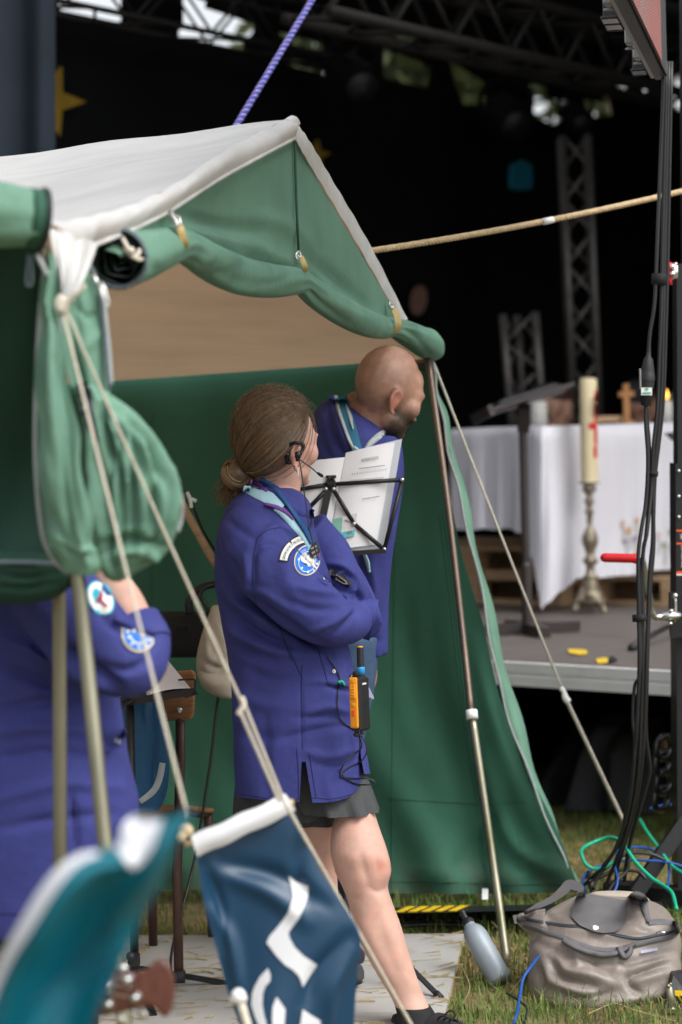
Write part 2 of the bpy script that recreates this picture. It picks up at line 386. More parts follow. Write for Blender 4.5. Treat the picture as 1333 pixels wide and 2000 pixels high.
def poly2(pts, cuts=0, edge=8.):
    """2-D pixel polygon -> triangulated, subdivided flat mesh"""
    bm = bmesh.new(); vs = [bm.verts.new((x, y, 0)) for x, y in pts]; bm.faces.new(vs); bmesh.ops.triangulate(bm, faces=bm.faces[:])
    for _ in range(6):
        es = [e for e in bm.edges if e.calc_length() > edge]
        if not es: break
        bmesh.ops.subdivide_edges(bm, edges=es, cuts=1, use_grid_fill=False); bmesh.ops.triangulate(bm, faces=bm.faces[:])
    bm.verts.index_update(); V = [(v.co.x, v.co.y) for v in bm.verts]; Fc = [tuple(v.index for v in f.verts) for f in bm.faces]; bm.free(); return V, Fc
def dpoly(pts, bv, off=.002, edge=8., dflt=6.2): V, Fc = poly2(pts, edge=edge); return drape(V, Fc, bv, off, dflt)
def ribbon(pl, wpx, bv, off=.002, k=30, dflt=6.2, th=.0):
    p = cr(pl, k); t = np.gradient(p, axis=0); t /= np.linalg.norm(t, axis=1)[:, None]+1e-9; nrm = np.stack([-t[:, 1], t[:, 0]], 1)
    wd = np.broadcast_to(np.asarray(wpx, float), (k,)) if np.isscalar(wpx) else np.interp(np.linspace(0, 1, k), np.linspace(0, 1, len(wpx)), wpx)
    cols = [-.5, -.25, 0, .25, .5]; V = [drape_pt(*(p[i]+nrm[i]*wd[i]*c), bv, off*(1 if abs(c) < .5 else .3), dflt) for i in range(k) for c in cols]; m = len(cols)
    return np.array(V), [(i*m+j, i*m+j+1, (i+1)*m+j+1, (i+1)*m+j) for i in range(k-1) for j in range(m-1)]
def dline(pl, r, bv, off=.001, k=30, dflt=6.2, n=6):
    p = cr(pl, k); return tube(np.array([drape_pt(x, y, bv, off, dflt) for x, y in p]), r, n)
def text2(s, size, align='CENTER'):
    cu = bpy.data.curves.new('t', 'FONT'); cu.body = s; cu.size = size; cu.align_x = align; cu.resolution_u = 2; o = bpy.data.objects.new('t', cu); S.collection.objects.link(o)
    ev = o.evaluated_get(bpy.context.evaluated_depsgraph_get()); e = ev.to_mesh(); V = [(v.co.x, v.co.y) for v in e.vertices]; Fc = [tuple(p.vertices) for p in e.polygons]
    ev.to_mesh_clear(); bpy.data.objects.remove(o); bpy.data.curves.remove(cu); return np.array(V), Fc
# ================================================================== GROUND
g = grid(lambda u, v: np.array([-60+120*u, -8+120*v, 0]), 41, 41)
o = obj('ground', g, 'ground', None, False, kind='structure')
# ================================================================== STAGE
ZS = .65
eA, eB = G(985, 1290, ZS), G(1325, 1309, ZS); E = (eB-eA); E[2] = 0; E /= np.linalg.norm(E); NB = np.array([-E[1], E[0], 0.]); UP = np.array([0, 0, 1.])
SAX = (E, NB, UP); SROT = (0, 0, math.atan2(E[1], E[0]))
def st(e, n, z): return eA + E*e + NB*n + UP*z
stage = thing('stage', 'low outdoor stage with dark wooden deck and silver metal front rail', 'stage', st(0, 0, -ZS))
pan = None
for i in range(-3, 4):
    for j in range(0, 8):
        c = st(i*2+1.0, .02+j*1.0+.5, -.011)
        if pan is None:
            pan = obj('deck_panel', box(c, (1.994, .994, .02), SAX), 'deck', stage, False); pc = c
        else: again(pan, stage, tuple(c-pc))
obj('front_rail', merge(box(st(0, -.012, -.020), (14, .03, .036), SAX), box(st(0, -.004, -.046), (14, .03, .014), SAX), box(st(0, -.016, -.072), (14, .034, .036), SAX)), 'alu_rail', stage, False)
leg = None
for e in (-5, -3, -1, 1, 3, 5):
    c = st(e*1.0+.35, .12, -.37)
    if leg is None: leg = obj('leg', seg(c-UP*.28, c+UP*.28, .024, 10), 'truss_dark', stage); lc = c
    else: again(leg, stage, tuple(c-lc))
obj('under_stage_shade', grid(lambda u, v: st(-7+14*u, 1.5+.03*math.sin(u*200), -.09-.56*v), 240, 3), 'drape', stage)  # black sheet added to make the space under the stage dark
# backdrop plane receding to the right
b0 = np.array([-1.34, 11.5, 0]); bd = np.array([2.67, 4.0, 0]); bd /= np.linalg.norm(bd); bn = np.array([bd[1], -bd[0], 0])
def onB(x, y, off=0.):
    r = ray(x, y); q = b0 + bn*off; t = ((q-CAM)@bn)/(r@bn); return CAM + r*t
holes = [[(115, -30), (236, -30), (236, 44), (115, 19)],
 [(358, -14), (402, 4), (400, 16), (432, 26), (496, 48), (494, 64), (474, 84), (476, 108), (350, 76), (350, 60), (359, 54)],
 [(567, 114), (637, 131), (636, 146), (567, 128)], [(545, 62), (632, 86), (630, 100), (560, 84)],
 [(756, 60), (815, 78), (812, 90), (756, 75)], [(750, 95), (795, 110), (843, 130), (835, 172), (750, 153)],
 [(877, 118), (944, 160), (948, 206), (906, 204), (890, 165)],
 [(1036, 163), (1065, 170), (1070, 192), (1107, 197), (1105, 228), (1080, 246), (1065, 236), (1036, 230)],
 [(1140, 195), (1190, 200), (1195, 224), (1152, 232)], [(1176, 168), (1222, 172), (1222, 188), (1182, 192)],
 [(1255, 170), (1285, 182), (1280, 196), (1255, 187)], [(1312, 142), (1380, 142), (1380, 222), (1316, 214)]]
bm = bmesh.new(); eds = []
for lp in [[(-700, -60), (1900, -60), (1900, 1130), (-700, 1600)]]+holes:
    lp = [lp[k] for k in range(len(lp))]; vs = [bm.verts.new(tuple(onB(x, max(y, -2000)))) for x, y in lp]
    for k in range(len(vs)): eds.append(bm.edges.new((vs[k], vs[(k+1) % len(vs)])))
bmesh.ops.triangle_fill(bm, use_beauty=True, use_dissolve=False, edges=eds, normal=tuple(bn))
bm.verts.index_update(); gB = (np.array([tuple(v.co) for v in bm.verts]), [tuple(v.index for v in f.verts) for f in bm.faces]); bm.free()
solo('backdrop_curtain', gB, 'drape', 'huge black backdrop curtain closing off the rear of the stage', 'curtain', smooth=False)
ztop = 4.46
roof = thing('stage_roof', 'unseen black canopy roof above the stage, shaped to shade it', 'stage roof', (1, 10, ztop))
obj('canopy', prism([(-2.3, 10.2, ztop), (9, 10.2, ztop), (9, 27, ztop), (-1.34+.3, 11.5+.2, ztop)], (0, 0, .12)), 'drape', roof, False)  # out of view; outline set by how much light reaches the stage
solo('wing_light_block', grid(lambda u, v: np.array([4.6+.05*math.sin(u*90), 9.4+13*u, .66+3.78*v]), 160, 2), 'drape', 'unseen black sheet added at the right wing to limit light', 'curtain')  # out of view, added to hold back light from the right
solo('leg_curtain', grid(lambda u, v: P(-420+528*u, -80+560*v, 10.4)+np.array([0, .04*math.sin(u*38), 0]), 120, 3), 'drape_grey', 'dark blue grey curtain hanging at the far left above the tent roof', 'curtain')
def star(cx, cy, R, rot, off): return [onB(cx+(R if k % 2 == 0 else R*.42)*math.sin(rot+k*math.pi/5), cy-(R if k % 2 == 0 else R*.42)*math.cos(rot+k*math.pi/5), off) for k in range(10)]
solo('star_decoration', prism(star(92, 198, 72, .34, .05), bn*.02), 'star_yellow', 'large yellow star on the black backdrop beside the grey curtain', 'star decoration', smooth=False)
solo('star_decoration', prism(star(612, 303, 31, .2, .05), bn*.02), 'star_yellow', 'small yellow star half hidden behind the tent roof slope', 'star decoration', smooth=False)
solo('house_decoration', prism([onB(x, y, .05) for x, y in [(996, 322), (1008, 318), (1016, 312), (1024, 318), (1034, 322), (1036, 345), (1034, 370), (1014, 372), (995, 369), (994, 345)]], bn*.02), 'shape_teal', 'teal house shaped cut-out hanging on the black backdrop', 'decoration', smooth=False)
solo('oval_decoration', prism([onB(815+14*math.cos(a)+3*math.sin(a), 587-29*math.sin(a), .05) for a in np.linspace(0, 2*math.pi, 17)[:-1]], bn*.02), 'shape_pink', 'dull pink oval cut-out low on the backdrop above the tent corner', 'decoration', smooth=False)
# ---- trees behind, seen through the gaps of the backdrop
def foliage(c, rad, n, s, seed):
    r = np.random.default_rng(seed); k = 14; cl = np.array(c)+r.normal(0, 1, (k, 3))*np.array(rad)*.55; idx = r.integers(0, k, n)
    p = cl[idx]+r.normal(0, 1, (n, 3))*np.array(rad)*.22; a = r.normal(0, 1, (n, 3)); a /= np.linalg.norm(a, axis=1)[:, None]; b = np.cross(a, r.normal(0, 1, (n, 3))); b /= np.linalg.norm(b, axis=1)[:, None]
    z = r.uniform(.6, 1.3, n)[:, None]*s; V = np.stack([p-a*z, p-b*z*.5, p+a*z, p+b*z*.5], 1).reshape(-1, 3); return V, np.arange(4*n).reshape(-1, 4).tolist()
def plant_tree(x, y, h, rad, n, s, seed, label):
    t = thing('deciduous_tree', label, 'tree', (x, y, 0), 'trees beyond the stage backdrop'); tp = np.array([x, y, h*.6])
    gs = [tube(cr([(x, y, -.1), (x+.1, y, h*.3), tp], 8), np.linspace(.24, .10, 8), 8)]
    for k in range(6): q = tp+np.array([math.cos(k*1.05)*rad[0]*.7, math.sin(k*1.05)*rad[1]*.7, rad[2]*.5*(k % 3-.6)]); gs.append(tube(cr([(x+.05, y, h*(.3+.04*k)), (tp+q)/2+UP*.3, q], 6), np.linspace(.08, .02, 6), 6))
    obj('trunk', merge(*gs), 'bark', t); obj('crown', foliage((x, y, h*.68), rad, n, s, seed), 'leaf', t, False)
plant_tree(1.15, 23, 7.2, (.95, 1.2, 1.5), 3600, .12, 1, 'dense leafy tree behind the middle gaps of the backdrop')
plant_tree(3.4, 27, 7.6, (2.2, 1.6, 1.6), 420, .12, 2, 'sparse tree behind the bright gaps at upper right')
# ---- trusses
def truss(name, label, a, b, wd, bays, m, nch=4, cr_=.025, br=.010, group=None, up=None, skip=()):
    a = np.array(a); b = np.array(b); t = (b-a)/np.linalg.norm(b-a); u = np.array(up if up is not None else (0, 0, 1.)); s = np.cross(t, u); s /= np.linalg.norm(s); u = np.cross(s, t)
    T = thing(name, label, 'truss', a, group)
    q = [(-1, -1), (1, -1), (1, 1), (-1, 1)] if nch == 4 else [(-1, -.8), (1, -.8), (0, 1)]
    cs = [s*x*wd/2+u*y*wd/2 for x, y in q]
    for c in cs: obj('chord', seg(a+c, b+c, cr_, 10), m, T)
    for k in range(len(cs)):
        c, d = cs[k], cs[(k+1) % len(cs)]
        for j in range(bays):
            p, r = a+(b-a)*(j/bays), a+(b-a)*((j+1)/bays); x, y = (p+c, r+d) if j % 2 == 0 else (p+d, r+c)
            obj('brace', seg(x, y, br, 6), m, T)
    return T
tb, tt = P(1145, 835, 13.6), P(1122, 268, 13.6)
truss('truss_tower', 'grey lattice truss tower standing against the black backdrop', tb, tt, .145, 9, 'truss', 4, .021, .012, up=(0, 1, 0))
truss('truss_tower', 'short pale truss section with three tubes behind the lectern', P(1030, 835, 13.2), P(1012, 614, 13.2), .175, 4, 'truss', 3, .024, .009, up=(0, 1, 0))
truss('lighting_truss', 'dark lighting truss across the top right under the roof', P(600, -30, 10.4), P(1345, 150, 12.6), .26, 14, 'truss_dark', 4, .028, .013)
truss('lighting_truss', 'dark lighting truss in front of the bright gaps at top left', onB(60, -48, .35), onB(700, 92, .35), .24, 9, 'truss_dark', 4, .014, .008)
# ---- stage lamps under the truss
def stage_lamp(x, y, s, lab):
    c = onB(x, y, .45); T = thing('stage_lamp', lab, 'stage light', c, 'lamps hanging from the lighting trusses')
    tl = np.array([.35, -.75, -.55]); tl /= np.linalg.norm(tl)
    obj('body', lathe(c-tl*s*.5, tl, [(s*.10, 0), (s*.34, s*.1), (s*.38, s*.35), (s*.42, s*.9), (s*.44, s)], 14), 'lamp_black', T)
    obj('lens', lathe(c+tl*s*.47, tl, [(.001, 0), (s*.36, .002), (s*.36, .02), (.001, .03)], 14), 'black', T)
    y_ = np.array([1., 0, 0]); obj('yoke', tube(cr([c-y_*s*.5, c-y_*s*.5+UP*s*.5, c+UP*s*.75, c+y_*s*.5+UP*s*.5, c+y_*s*.5], 14), s*.06, 6), 'lamp_black', T)
    obj('clamp', box(c+UP*s*.9, (s*.25, s*.2, s*.4)), 'lamp_black', T)
for k, (x, y, s, lab) in enumerate([(690, 150, .26, 'black stage lamp right of the purple rope, level with the ridge'),
    (990, 225, .28, 'black stage lamp left of the wide mottled gap'), (1124, 228, .2, 'black stage lamp above the lattice truss tower')]): stage_lamp(x, y, s, lab)
# ================================================================== ON THE STAGE
# pallets
def pallet(label, group):
    T = thing('wooden_pallet', label, 'pallet', (0, 0, 0), group)
    def rep(nm, sz, cs, cols=('wood_pale',)):
        p = None
        for c in cs:
            if p is None: p = obj(nm, box(c, sz), cols[0], T, False); c0 = np.array(c)
            else: again(p, T, tuple(np.array(c)-c0))
    rep('bottom_board', (1.2, .1, .022), [(.6, y, .011) for y in (.05, .4, .75)])
    rep('block', (.145, .1, .078), [(x, y, .061) for x in (.0725, .6, 1.1275) for y in (.05, .4, .75)])
    rep('stringer_board', (.145, .8, .022), [(x, .4, .111) for x in (.0725, .6, 1.1275)])
    rep('top_board', (1.2, .1, .022), [(.6, y, .133) for y in (.05, .225, .4, .575, .75)])
    return T
def tree_copy(T, loc, rot, label):
    c = again(T, None, loc, rot, label)
    for ch in [o for o in S.objects if o.parent == T]: again(ch, c)
    return c
r_ = G(1096, 1185, ZS); pl = pallet('lower pale wooden pallet of the stack left under the altar cloth', 'wooden pallets under the altar')
pl.location = tuple(r_-E*1.2+UP*.002); pl.rotation_euler = SROT
tree_copy(pl, tuple(r_-E*1.23+NB*.02+UP*.148), SROT, 'upper pale wooden pallet of the stack left under the altar cloth')
p2 = G(1122, 1180, ZS); tree_copy(pl, tuple(p2+UP*.002), SROT, 'pale wooden pallet under the altar, right behind the brass candlestick')
# altar
DA = .45
cols = np.array([(880, 840, 1036, 11.65), (920, 838, 1034, 11.5), (960, 836, 1033, 11.38), (1000, 835, 1034, 11.24), (1026, 834, 1045, 11.15), (1044, 834, 1110, 11.05), (1058, 834, 1190, 11.0), (1075, 834, 1172, 11.0), (1100, 833, 1152, 11.05), (1130, 832, 1130, 11.1), (1200, 830, 1127, 11.2), (1260, 828, 1118, 11.25), (1325, 826, 1108, 11.3), (1420, 823, 1100, 11.4), (1520, 820, 1095, 11.5)], float)
cols[:, 3] += DA
NC = 220; cc = np.stack([np.interp(np.linspace(0, 14, NC), range(15), cols[:, k]) for k in range(4)], 1)
V = []
for i, (x, yt, yb, d) in enumerate(cc):
    a = P(x, yt, d); b = P(x, yb, d); wv = (.030*math.sin(i*.11)+.012*math.sin(i*.37+1))*(.5+.5*math.sin(i*.031+1))+.003*math.sin(i*.9); zz = a[2]
    V.append(a+np.array([.26, .95, 0])); V.append(a+np.array([.02, .06, 0.004])); V.append(a+np.array([0, .01, 0]))
    for k in range(1, 13): t = k/12; V.append(a*(1-t)+b*t+np.array([0, -wv*t**.8-.012*math.sin(t*5+i*.09), .004*math.sin(i*.33)]))
m_ = 15; gC = (np.array(V), [(i*m_+j, (i+1)*m_+j, (i+1)*m_+j+1, i*m_+j+1) for i in range(NC-1) for j in range(m_-1)])
cloth = solo('altar_cloth', gC, 'cloth_white', 'white cloth with embroidered flowers covering the altar table', 'tablecloth')
bvC = tree_bvh(gC)
tz = P(1100, 833, 11.05+DA)[2]-.02; tc_ = P(1070, 835, 11.05+DA)
T = thing('altar_table', 'wooden altar table hidden under the long white cloth', 'table', (tc_[0]+1, tc_[1]+.6, ZS))
obj('tabletop', box((tc_[0]+.80, tc_[1]+.95, tz-.03), (1.5, .8, .04)), 'wood_chair', T, False)
for dx, dy in ((.15, .65), (1.4, .65), (.15, 1.25), (1.4, 1.25)): obj('leg', box((tc_[0]+dx, tc_[1]+dy, (tz+ZS)/2+.06), (.06, .06, tz-ZS-.2)), 'wood_chair', T, False)
for (x, y, s, c) in [(1216, 1022, 9, 'embroider_pink'), (1228, 1036, 11, 'embroider_orange'), (1244, 1016, 8, 'embroider_orange'), (1222, 1058, 8, 'embroider_purple'), (1240, 1052, 8, 'embroider_purple'), (1311, 1038, 9, 'embroider_green'), (1321, 1050, 9, 'embroider_green'), (1298, 1064, 8, 'embroider_green'), (1313, 1068, 9, 'embroider_purple'), (1286, 1044, 7, 'embroider_pink'), (1340, 1030, 9, 'embroider_orange')]:
    pts = [(x+s*(.55+.45*math.cos(5*a))*math.cos(a)*.8, y+s*(.55+.45*math.cos(5*a))*math.sin(a)) for a in np.linspace(0, 2*math.pi, 26)[:-1]]
    obj('embroidered_flower', dpoly(pts, bvC, .006, 9, 12), c, cloth, False)
    obj('embroidered_stem', dline([(x, y+5), (x+3, y+22), (x-2+s*.3, y+38)], .0022, bvC, .006, 6, 12, 4), 'embroider_green', cloth)
# candle and candlestick
cb = G(1153, 1198, ZS); dC = float((cb-CAM)@_f); mpx = dC/F
T = thing('candlestick', 'tall ornate brass candlestick on three scrolled feet', 'candlestick', cb)
ax = P(1151, 946, dC)-P(1155, 1190, dC); H = np.linalg.norm(ax); ax /= H; base = P(1155, 1190, dC)
pr = [(12, 55), (17, 62), (10, 70), (8, 85), (15, 92), (15, 98), (8, 104), (9, 110), (12, 120), (16, 130), (16, 142), (10, 155), (6, 160), (6, 186), (10, 190), (6, 196), (7, 206), (11, 212), (6, 218), (8, 226), (14, 233), (14, 240), (9, 243), (22, 246), (23, 248), (10, 248)]
obj('stem', lathe(base, ax, [(r*mpx, h*mpx) for r, h in pr], 18), 'brass', T)
obj('foot_body', fuse([ell(base+ax*38*mpx, (16*mpx, 16*mpx, 34*mpx)), ell(base+ax*22*mpx, (26*mpx, 20*mpx, 18*mpx))]+[ell(base+ax*(14+7*(k % 3))*mpx+np.array([math.cos(k*.9)*22*mpx, math.sin(k*.9)*20*mpx, 0]), 7*mpx) for k in range(7)], .004, 2), 'brass', T)
for k, (fx, fy) in enumerate([(1124, 1196), (1180, 1200), (1160, 1186)]):
    q = G(fx, fy, ZS); obj('foot', fuse([limb([(1153+(fx-1153)*.35, 1150, dC, .022), (1153+(fx-1153)*.75, 1172, dC, .017), (fx, fy-6, dC if k < 2 else dC+.2, .017)], 10, 8), ell(P(fx, fy-7, dC if k < 2 else dC+.2), .019), ell(P(1153+(fx-1153)*.85, 1176, dC), .018)], .004, 2), 'brass', T)
cn = thing('paschal_candle', 'thick ivory altar candle with red cross, standing on the brass candlestick', 'candle', P(1151, 946, dC))
c0, c1 = P(1152, 945, dC), P(1149, 739, dC); ca = (c1-c0)/np.linalg.norm(c1-c0)
gw = tube_prof(c0, ca, [(.5*mpx, 0), (17*mpx, 0), (17*mpx, 60*mpx), (17*mpx, 140*mpx), (17*mpx, 203*mpx), (15*mpx, 206*mpx), (1*mpx, 205*mpx)], 28)
obj('wax', gw, 'wax', cn, sharp=40); bw = tree_bvh(gw)
obj('wick', seg(c1, c1+ca*.02, .002, 5), 'black', cn)
for pts in ([(1155, 826), (1167, 822), (1167, 840), (1155, 838)], [(1161, 790), (1167, 786), (1167, 870), (1161, 866)], [(1162, 762), (1166, 758), (1167, 786), (1161, 784)], [(1160, 872), (1166, 868), (1167, 893), (1160, 895)], [(1157, 828), (1150, 824), (1150, 839), (1157, 837)]):
    obj('red_marking', dpoly(pts, bw, .002, 6, dC), 'red', cn, False)
# lectern
lb = G(1030, 1238, ZS); dL = float((lb-CAM)@_f); ml = dL/F
T = thing('lectern', 'dark brown lectern with slanted reading desk and cross foot', 'lectern', lb)
top = P(1021, 795, dL); obj('post', tube_prof(P(1031, 1236, dL), top-P(1031, 1236, dL), [(.024, 0), (.024, .30), (.018, .31), (.018, .97)], 12), 'lectern', T, sharp=30)
d0, d1 = P(936, 812, dL-.12), P(1106, 758, dL+.02); dk = (d1-d0)/np.linalg.norm(d1-d0); dn = np.cross(dk, (0.25, 1, 0)); dn /= np.linalg.norm(dn); dd = np.cross(dn, dk)
obj('desk', box((d0+d1)/2, (np.linalg.norm(d1-d0), .22, .020), (dk, dd, dn), .006), 'lectern', T, False)
obj('ledge', box(d0+dk*.015, (.02, .22, .045), (dk, dd, dn)), 'lectern', T, False)
obj('tilt_bracket', bar(top-UP*.10, (d0+d1)/2-dn*.02, .05, .05, (0, 1, 0)), 'lectern', T, False)
for a in (0, math.pi/2, math.pi, 3*math.pi/2): obj('foot', bar(lb+UP*.028, lb+UP*.022+np.array([math.cos(a+.25), math.sin(a+.25), 0])*.235, .05, .045), 'lectern', T, False)
bk = thing('open_book', 'dark open book lying on the slanted lectern desk', 'book', (d0+d1)/2)
obj('cover', box((d0+d1)/2+dn*.015, (.30, .20, .006), (dk, dd, dn)), 'case_dark', bk, False)
obj('pages', merge(box((d0+d1)/2+dn*.023-dd*.045, (.28, .088, .010), (dk, dd, dn), .003), box((d0+d1)/2+dn*.023+dd*.047, (.28, .088, .009), (dk, dd, dn), .003)), 'case_grey', bk, False)
# things standing on the altar
ztab = P(1100, 833, 11.05+DA)[2]+.006
def ontab(x, d): d += DA; q = P(x, 830, d); return np.array([q[0], q[1], ztab])
c = ontab(1225, 11.6)
T = thing('altar_cross', 'small wooden cross standing on the white altar cloth', 'cross', c)
obj('upright', box(c+UP*.105, (.032, .022, .185), None, .004), 'wood_cross', T, False); obj('crossbar', box(c+UP*.145+np.array([0, -.002, 0]), (.078, .025, .028), None, .004), 'wood_cross', T, False); obj('base', lathe(c, UP, [(.038, 0), (.042, .008), (.03, .014)], 16), 'wood_cross', T)
c = ontab(1304, 11.6)
T = thing('lit_candle', 'white pillar candle burning at the right end of the altar', 'candle', c)
obj('wax', lathe(c, UP, [(.027, 0), (.027, .102), (.022, .106), (.002, .10)], 18), 'wax_white', T); obj('wick', seg(c+UP*.10, c+UP*.118, .0015, 5), 'black', T)
obj('flame', lathe(c+UP*.112, UP, [(.001, 0), (.009, .012), (.010, .020), (.006, .036), (.001, .05)], 10), 'flame', T)
solo('candle_holder', lathe(ontab(1313, 11.75), UP, [(.025, 0), (.03, .01), (.03, .145), (.026, .145), (.026, .02)], 16), 'led_mesh', 'grey glass candle holder beside the burning candle', 'candle holder')
c = ontab(1054, 11.9)
T = thing('pillar_candle', 'thick white unlit candle on the altar behind the lectern', 'candle', c)
obj('wax', lathe(c, UP, [(.042, 0), (.042, .12), (.036, .125), (.004, .118)], 20), 'wax_white', T); obj('wick', seg(c+UP*.11, c+UP*.135, .0015, 5), 'black', T)
c = ontab(1190, 11.7)
T = thing('book_rest', 'low pale wooden book rest lying flat behind the ivory candle', 'book rest', c); obj('plate', box(c+UP*.016, (.17, .14, .012), None, .003), 'wood_pale', T, False); obj('ledge', box(c+UP*.024+np.array([0, -.072, 0]), (.17, .012, .03)), 'wood_pale', T, False)
for fx in (-.07, .07): obj('foot', box(c+UP*.005+np.array([fx, 0, 0]), (.02, .12, .01)), 'wood_pale', T, False)
# tape pieces and mic stand foot on the deck
for pts, lab in (([(1110, 1268), (1128, 1269), (1146, 1270), (1148, 1277), (1130, 1279), (1112, 1276)], 'piece of yellow tape on the stage deck near the lectern foot'), ([(1164, 1288), (1180, 1285), (1190, 1287), (1188, 1294), (1168, 1296)], 'piece of yellow tape at the front edge of the stage deck')):
    solo('floor_tape', prism([G(x, y, ZS+.003) for x, y in pts], (0, 0, .002)), 'yellow', lab, 'tape', smooth=False)
solo('floor_tape', prism([G(x, y, ZS+.003) for x, y in [(1190, 1285), (1198, 1284), (1206, 1291), (1194, 1295), (1189, 1292)]], (0, 0, .006)), 'black_matte', 'scrap of black tape beside the yellow tape at the stage edge', 'tape', smooth=False)
T = thing('microphone_stand', 'black microphone stand foot on the deck beside the lift mast', 'microphone stand', G(1340, 1240, ZS))
mb = G(1345, 1246, ZS); obj('pole', seg(mb+UP*.05, mb+UP*1.0, .011, 10), 'black', T)
for (x, y) in ((1233, 1272), (1440, 1268), (1360, 1215)): q = G(x, y, ZS); obj('leg', tube([mb+UP*.09, q+UP*.02], .011, 8), 'black', T); obj('rubber_foot', seg(q+UP*.02+(mb-q)*.12, q+UP*.012, .016, 8), 'rubber', T)
q = P(1318, 852, 10.2); T = thing('clip_lamp', 'small black clip lamp sticking out beside the lift mast', 'lamp', q)
obj('lamp_head', prism([P(1300, 846, 10.2), P(1340, 842, 10.2), P(1340, 858, 10.2), P(1316, 861, 10.2)], (0, .05, 0)), 'black', T, False); obj('lamp_face', prism([P(1316, 848, 10.19), P(1338, 846, 10.19), P(1336, 856, 10.19), P(1320, 857, 10.19)], (0, -.004, 0)), 'alu_rail', T, False); obj('lamp_arm', tube([P(1338, 850, 10.22), P(1360, 900, 10.22), P(1362, 1240, 10.22)], .007, 6), 'black', T)
# ================================================================== UNDER THE STAGE
def case(name, label, pts, depth, m, strapm):
    V = [np.array(p) for p in pts]; c = np.mean(V, 0); T = thing(name, label, 'case', (c[0], c[1], 0), 'equipment cases under the stage')
    g = prism(V, depth); g = (g[0], g[1]); obj('body', fuse([g], .02, 6), m, T)
    d = np.array(depth)*.5; obj('strap', tube(cr([V[0]+d*1.0-np.array([0, .02, 0]), (V[0]+V[-1])/2+d+UP*.03, V[-1]+d+UP*.02], 10), .012, 6), strapm, T); return T
case('equipment_case', 'slanted dark equipment case under the stage beside the tent edge', [P(1048, 1575, 9.7), P(1062, 1512, 9.75), P(1105, 1452, 9.85), P(1150, 1440, 9.9), P(1150, 1590, 9.8)], (.1, .6, 0), 'case_dark', 'case_grey')
case('equipment_case', 'grey black sloping case under the stage behind the guy rope', [P(1095, 1594, 9.5), P(1128, 1480, 9.55), P(1160, 1420, 9.6), P(1212, 1420, 9.6), P(1200, 1560, 9.55), P(1185, 1594, 9.5)], (.1, .5, 0), 'case_grey', 'black')
case('equipment_case', 'dark case with a blue trimmed stripe under the stage by the cables', [P(1180, 1590, 9.4), P(1188, 1470, 9.45), P(1206, 1430, 9.5), P(1290, 1440, 9.5), P(1290, 1600, 9.4)], (.1, .6, 0), 'case_dark', 'case_blue')
solo('plastic_tub', fuse([prism([P(1300, 1445, 9.2), P(1345, 1440, 9.2), P(1345, 1480, 9.2), P(1304, 1482, 9.2)], (0, .2, 0))], .012, 2), 'wood_pale', 'small beige tub in the dark under the stage beside the mast', 'tub')
# ================================================================== TENT
def Dg(px): return 1.49/(.2303-(px-666.5)/4722)
AX = np.array([-.79, .61, 0]); AX /= np.linalg.norm(AX)
tent = thing('kitchen_tent', 'green and white canvas ridge tent with rolled up doors', 'tent', G(840, 1745, 0))
rake = [(570, 233, Dg(572)), (505, 265, 5.72), (435, 303, Dg(435)), (350, 361, Dg(350)), (290, 393, 4.80), (225, 417, Dg(225)), (165, 432, 4.42), (110, 442, 4.30), (84, 446, 4.27)]
rk = PP(rake); RK60 = cr(rk, 60)
def roof_fold(u, v):
    s = -.05*math.sin(math.pi*min(v*1.0, 1))*math.sin(math.pi*u)
    return np.array([0, 0, s+.004*math.sin(u*31+v*9)+.003*math.sin(v*43+u*17)])
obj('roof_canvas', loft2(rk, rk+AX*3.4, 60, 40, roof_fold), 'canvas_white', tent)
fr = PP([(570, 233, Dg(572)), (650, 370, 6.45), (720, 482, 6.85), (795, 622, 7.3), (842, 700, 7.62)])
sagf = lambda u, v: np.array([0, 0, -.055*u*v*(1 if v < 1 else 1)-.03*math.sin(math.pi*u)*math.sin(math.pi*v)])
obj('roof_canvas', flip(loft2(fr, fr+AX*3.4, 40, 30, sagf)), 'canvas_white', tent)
# valances
lo = PP([(577, 270, 5.93), (500, 311, 5.58), (425, 352, 5.27), (330, 413, 4.93), (265, 446, 4.70), (215, 467, 4.56), (178, 481, 4.47), (172, 500, 4.44), (165, 515, 4.42)])
ra_ = RK60[:54]+np.array([0, -.004, .006]); rb_ = cr(lo, 54)
gv = loft2(ra_, rb_, 54, 8, lambda u, v: np.array([.012*math.sin(v*math.pi), -.020*math.sin(v*math.pi), .004*math.sin(math.pi*v)+.0015*math.sin(u*60)]), False)
obj('valance', flip(gv), 'canvas_white', tent)
obj('valance_hem', tube(cr(lo[:7], 40)+np.array([0, -.002, 0]), .005, 6), 'canvas_trim', tent)
gq = loft2(PP([(82, 446, 4.265), (94, 500, 4.255), (102, 545, 4.25), (110, 590, 4.25)]), PP([(180, 476, 4.45), (166, 516, 4.40), (150, 552, 4.33), (127, 586, 4.26)]), 24, 34,
   lambda u, v: np.array([.012, -.03*math.sin(math.pi*v)+.012*math.sin(v*24)*(.3+u), 0]))
obj('corner_drape', gq, 'canvas_trim', tent)
ov = PP([(573, 233, 5.94), (603, 272, 6.05), (650, 352, 6.4), (722, 476, 6.83), (797, 624, 7.28)]); iv = PP([(577, 268, 5.92), (592, 298, 6.0), (636, 372, 6.32), (708, 494, 6.76), (784, 630, 7.2)])
obj('valance', flip(loft2(ov, iv, 50, 5, lambda u, v: np.array([0, -.012*math.sin(v*3.1), .002*math.sin(u*70)]))), 'canvas_trim', tent)
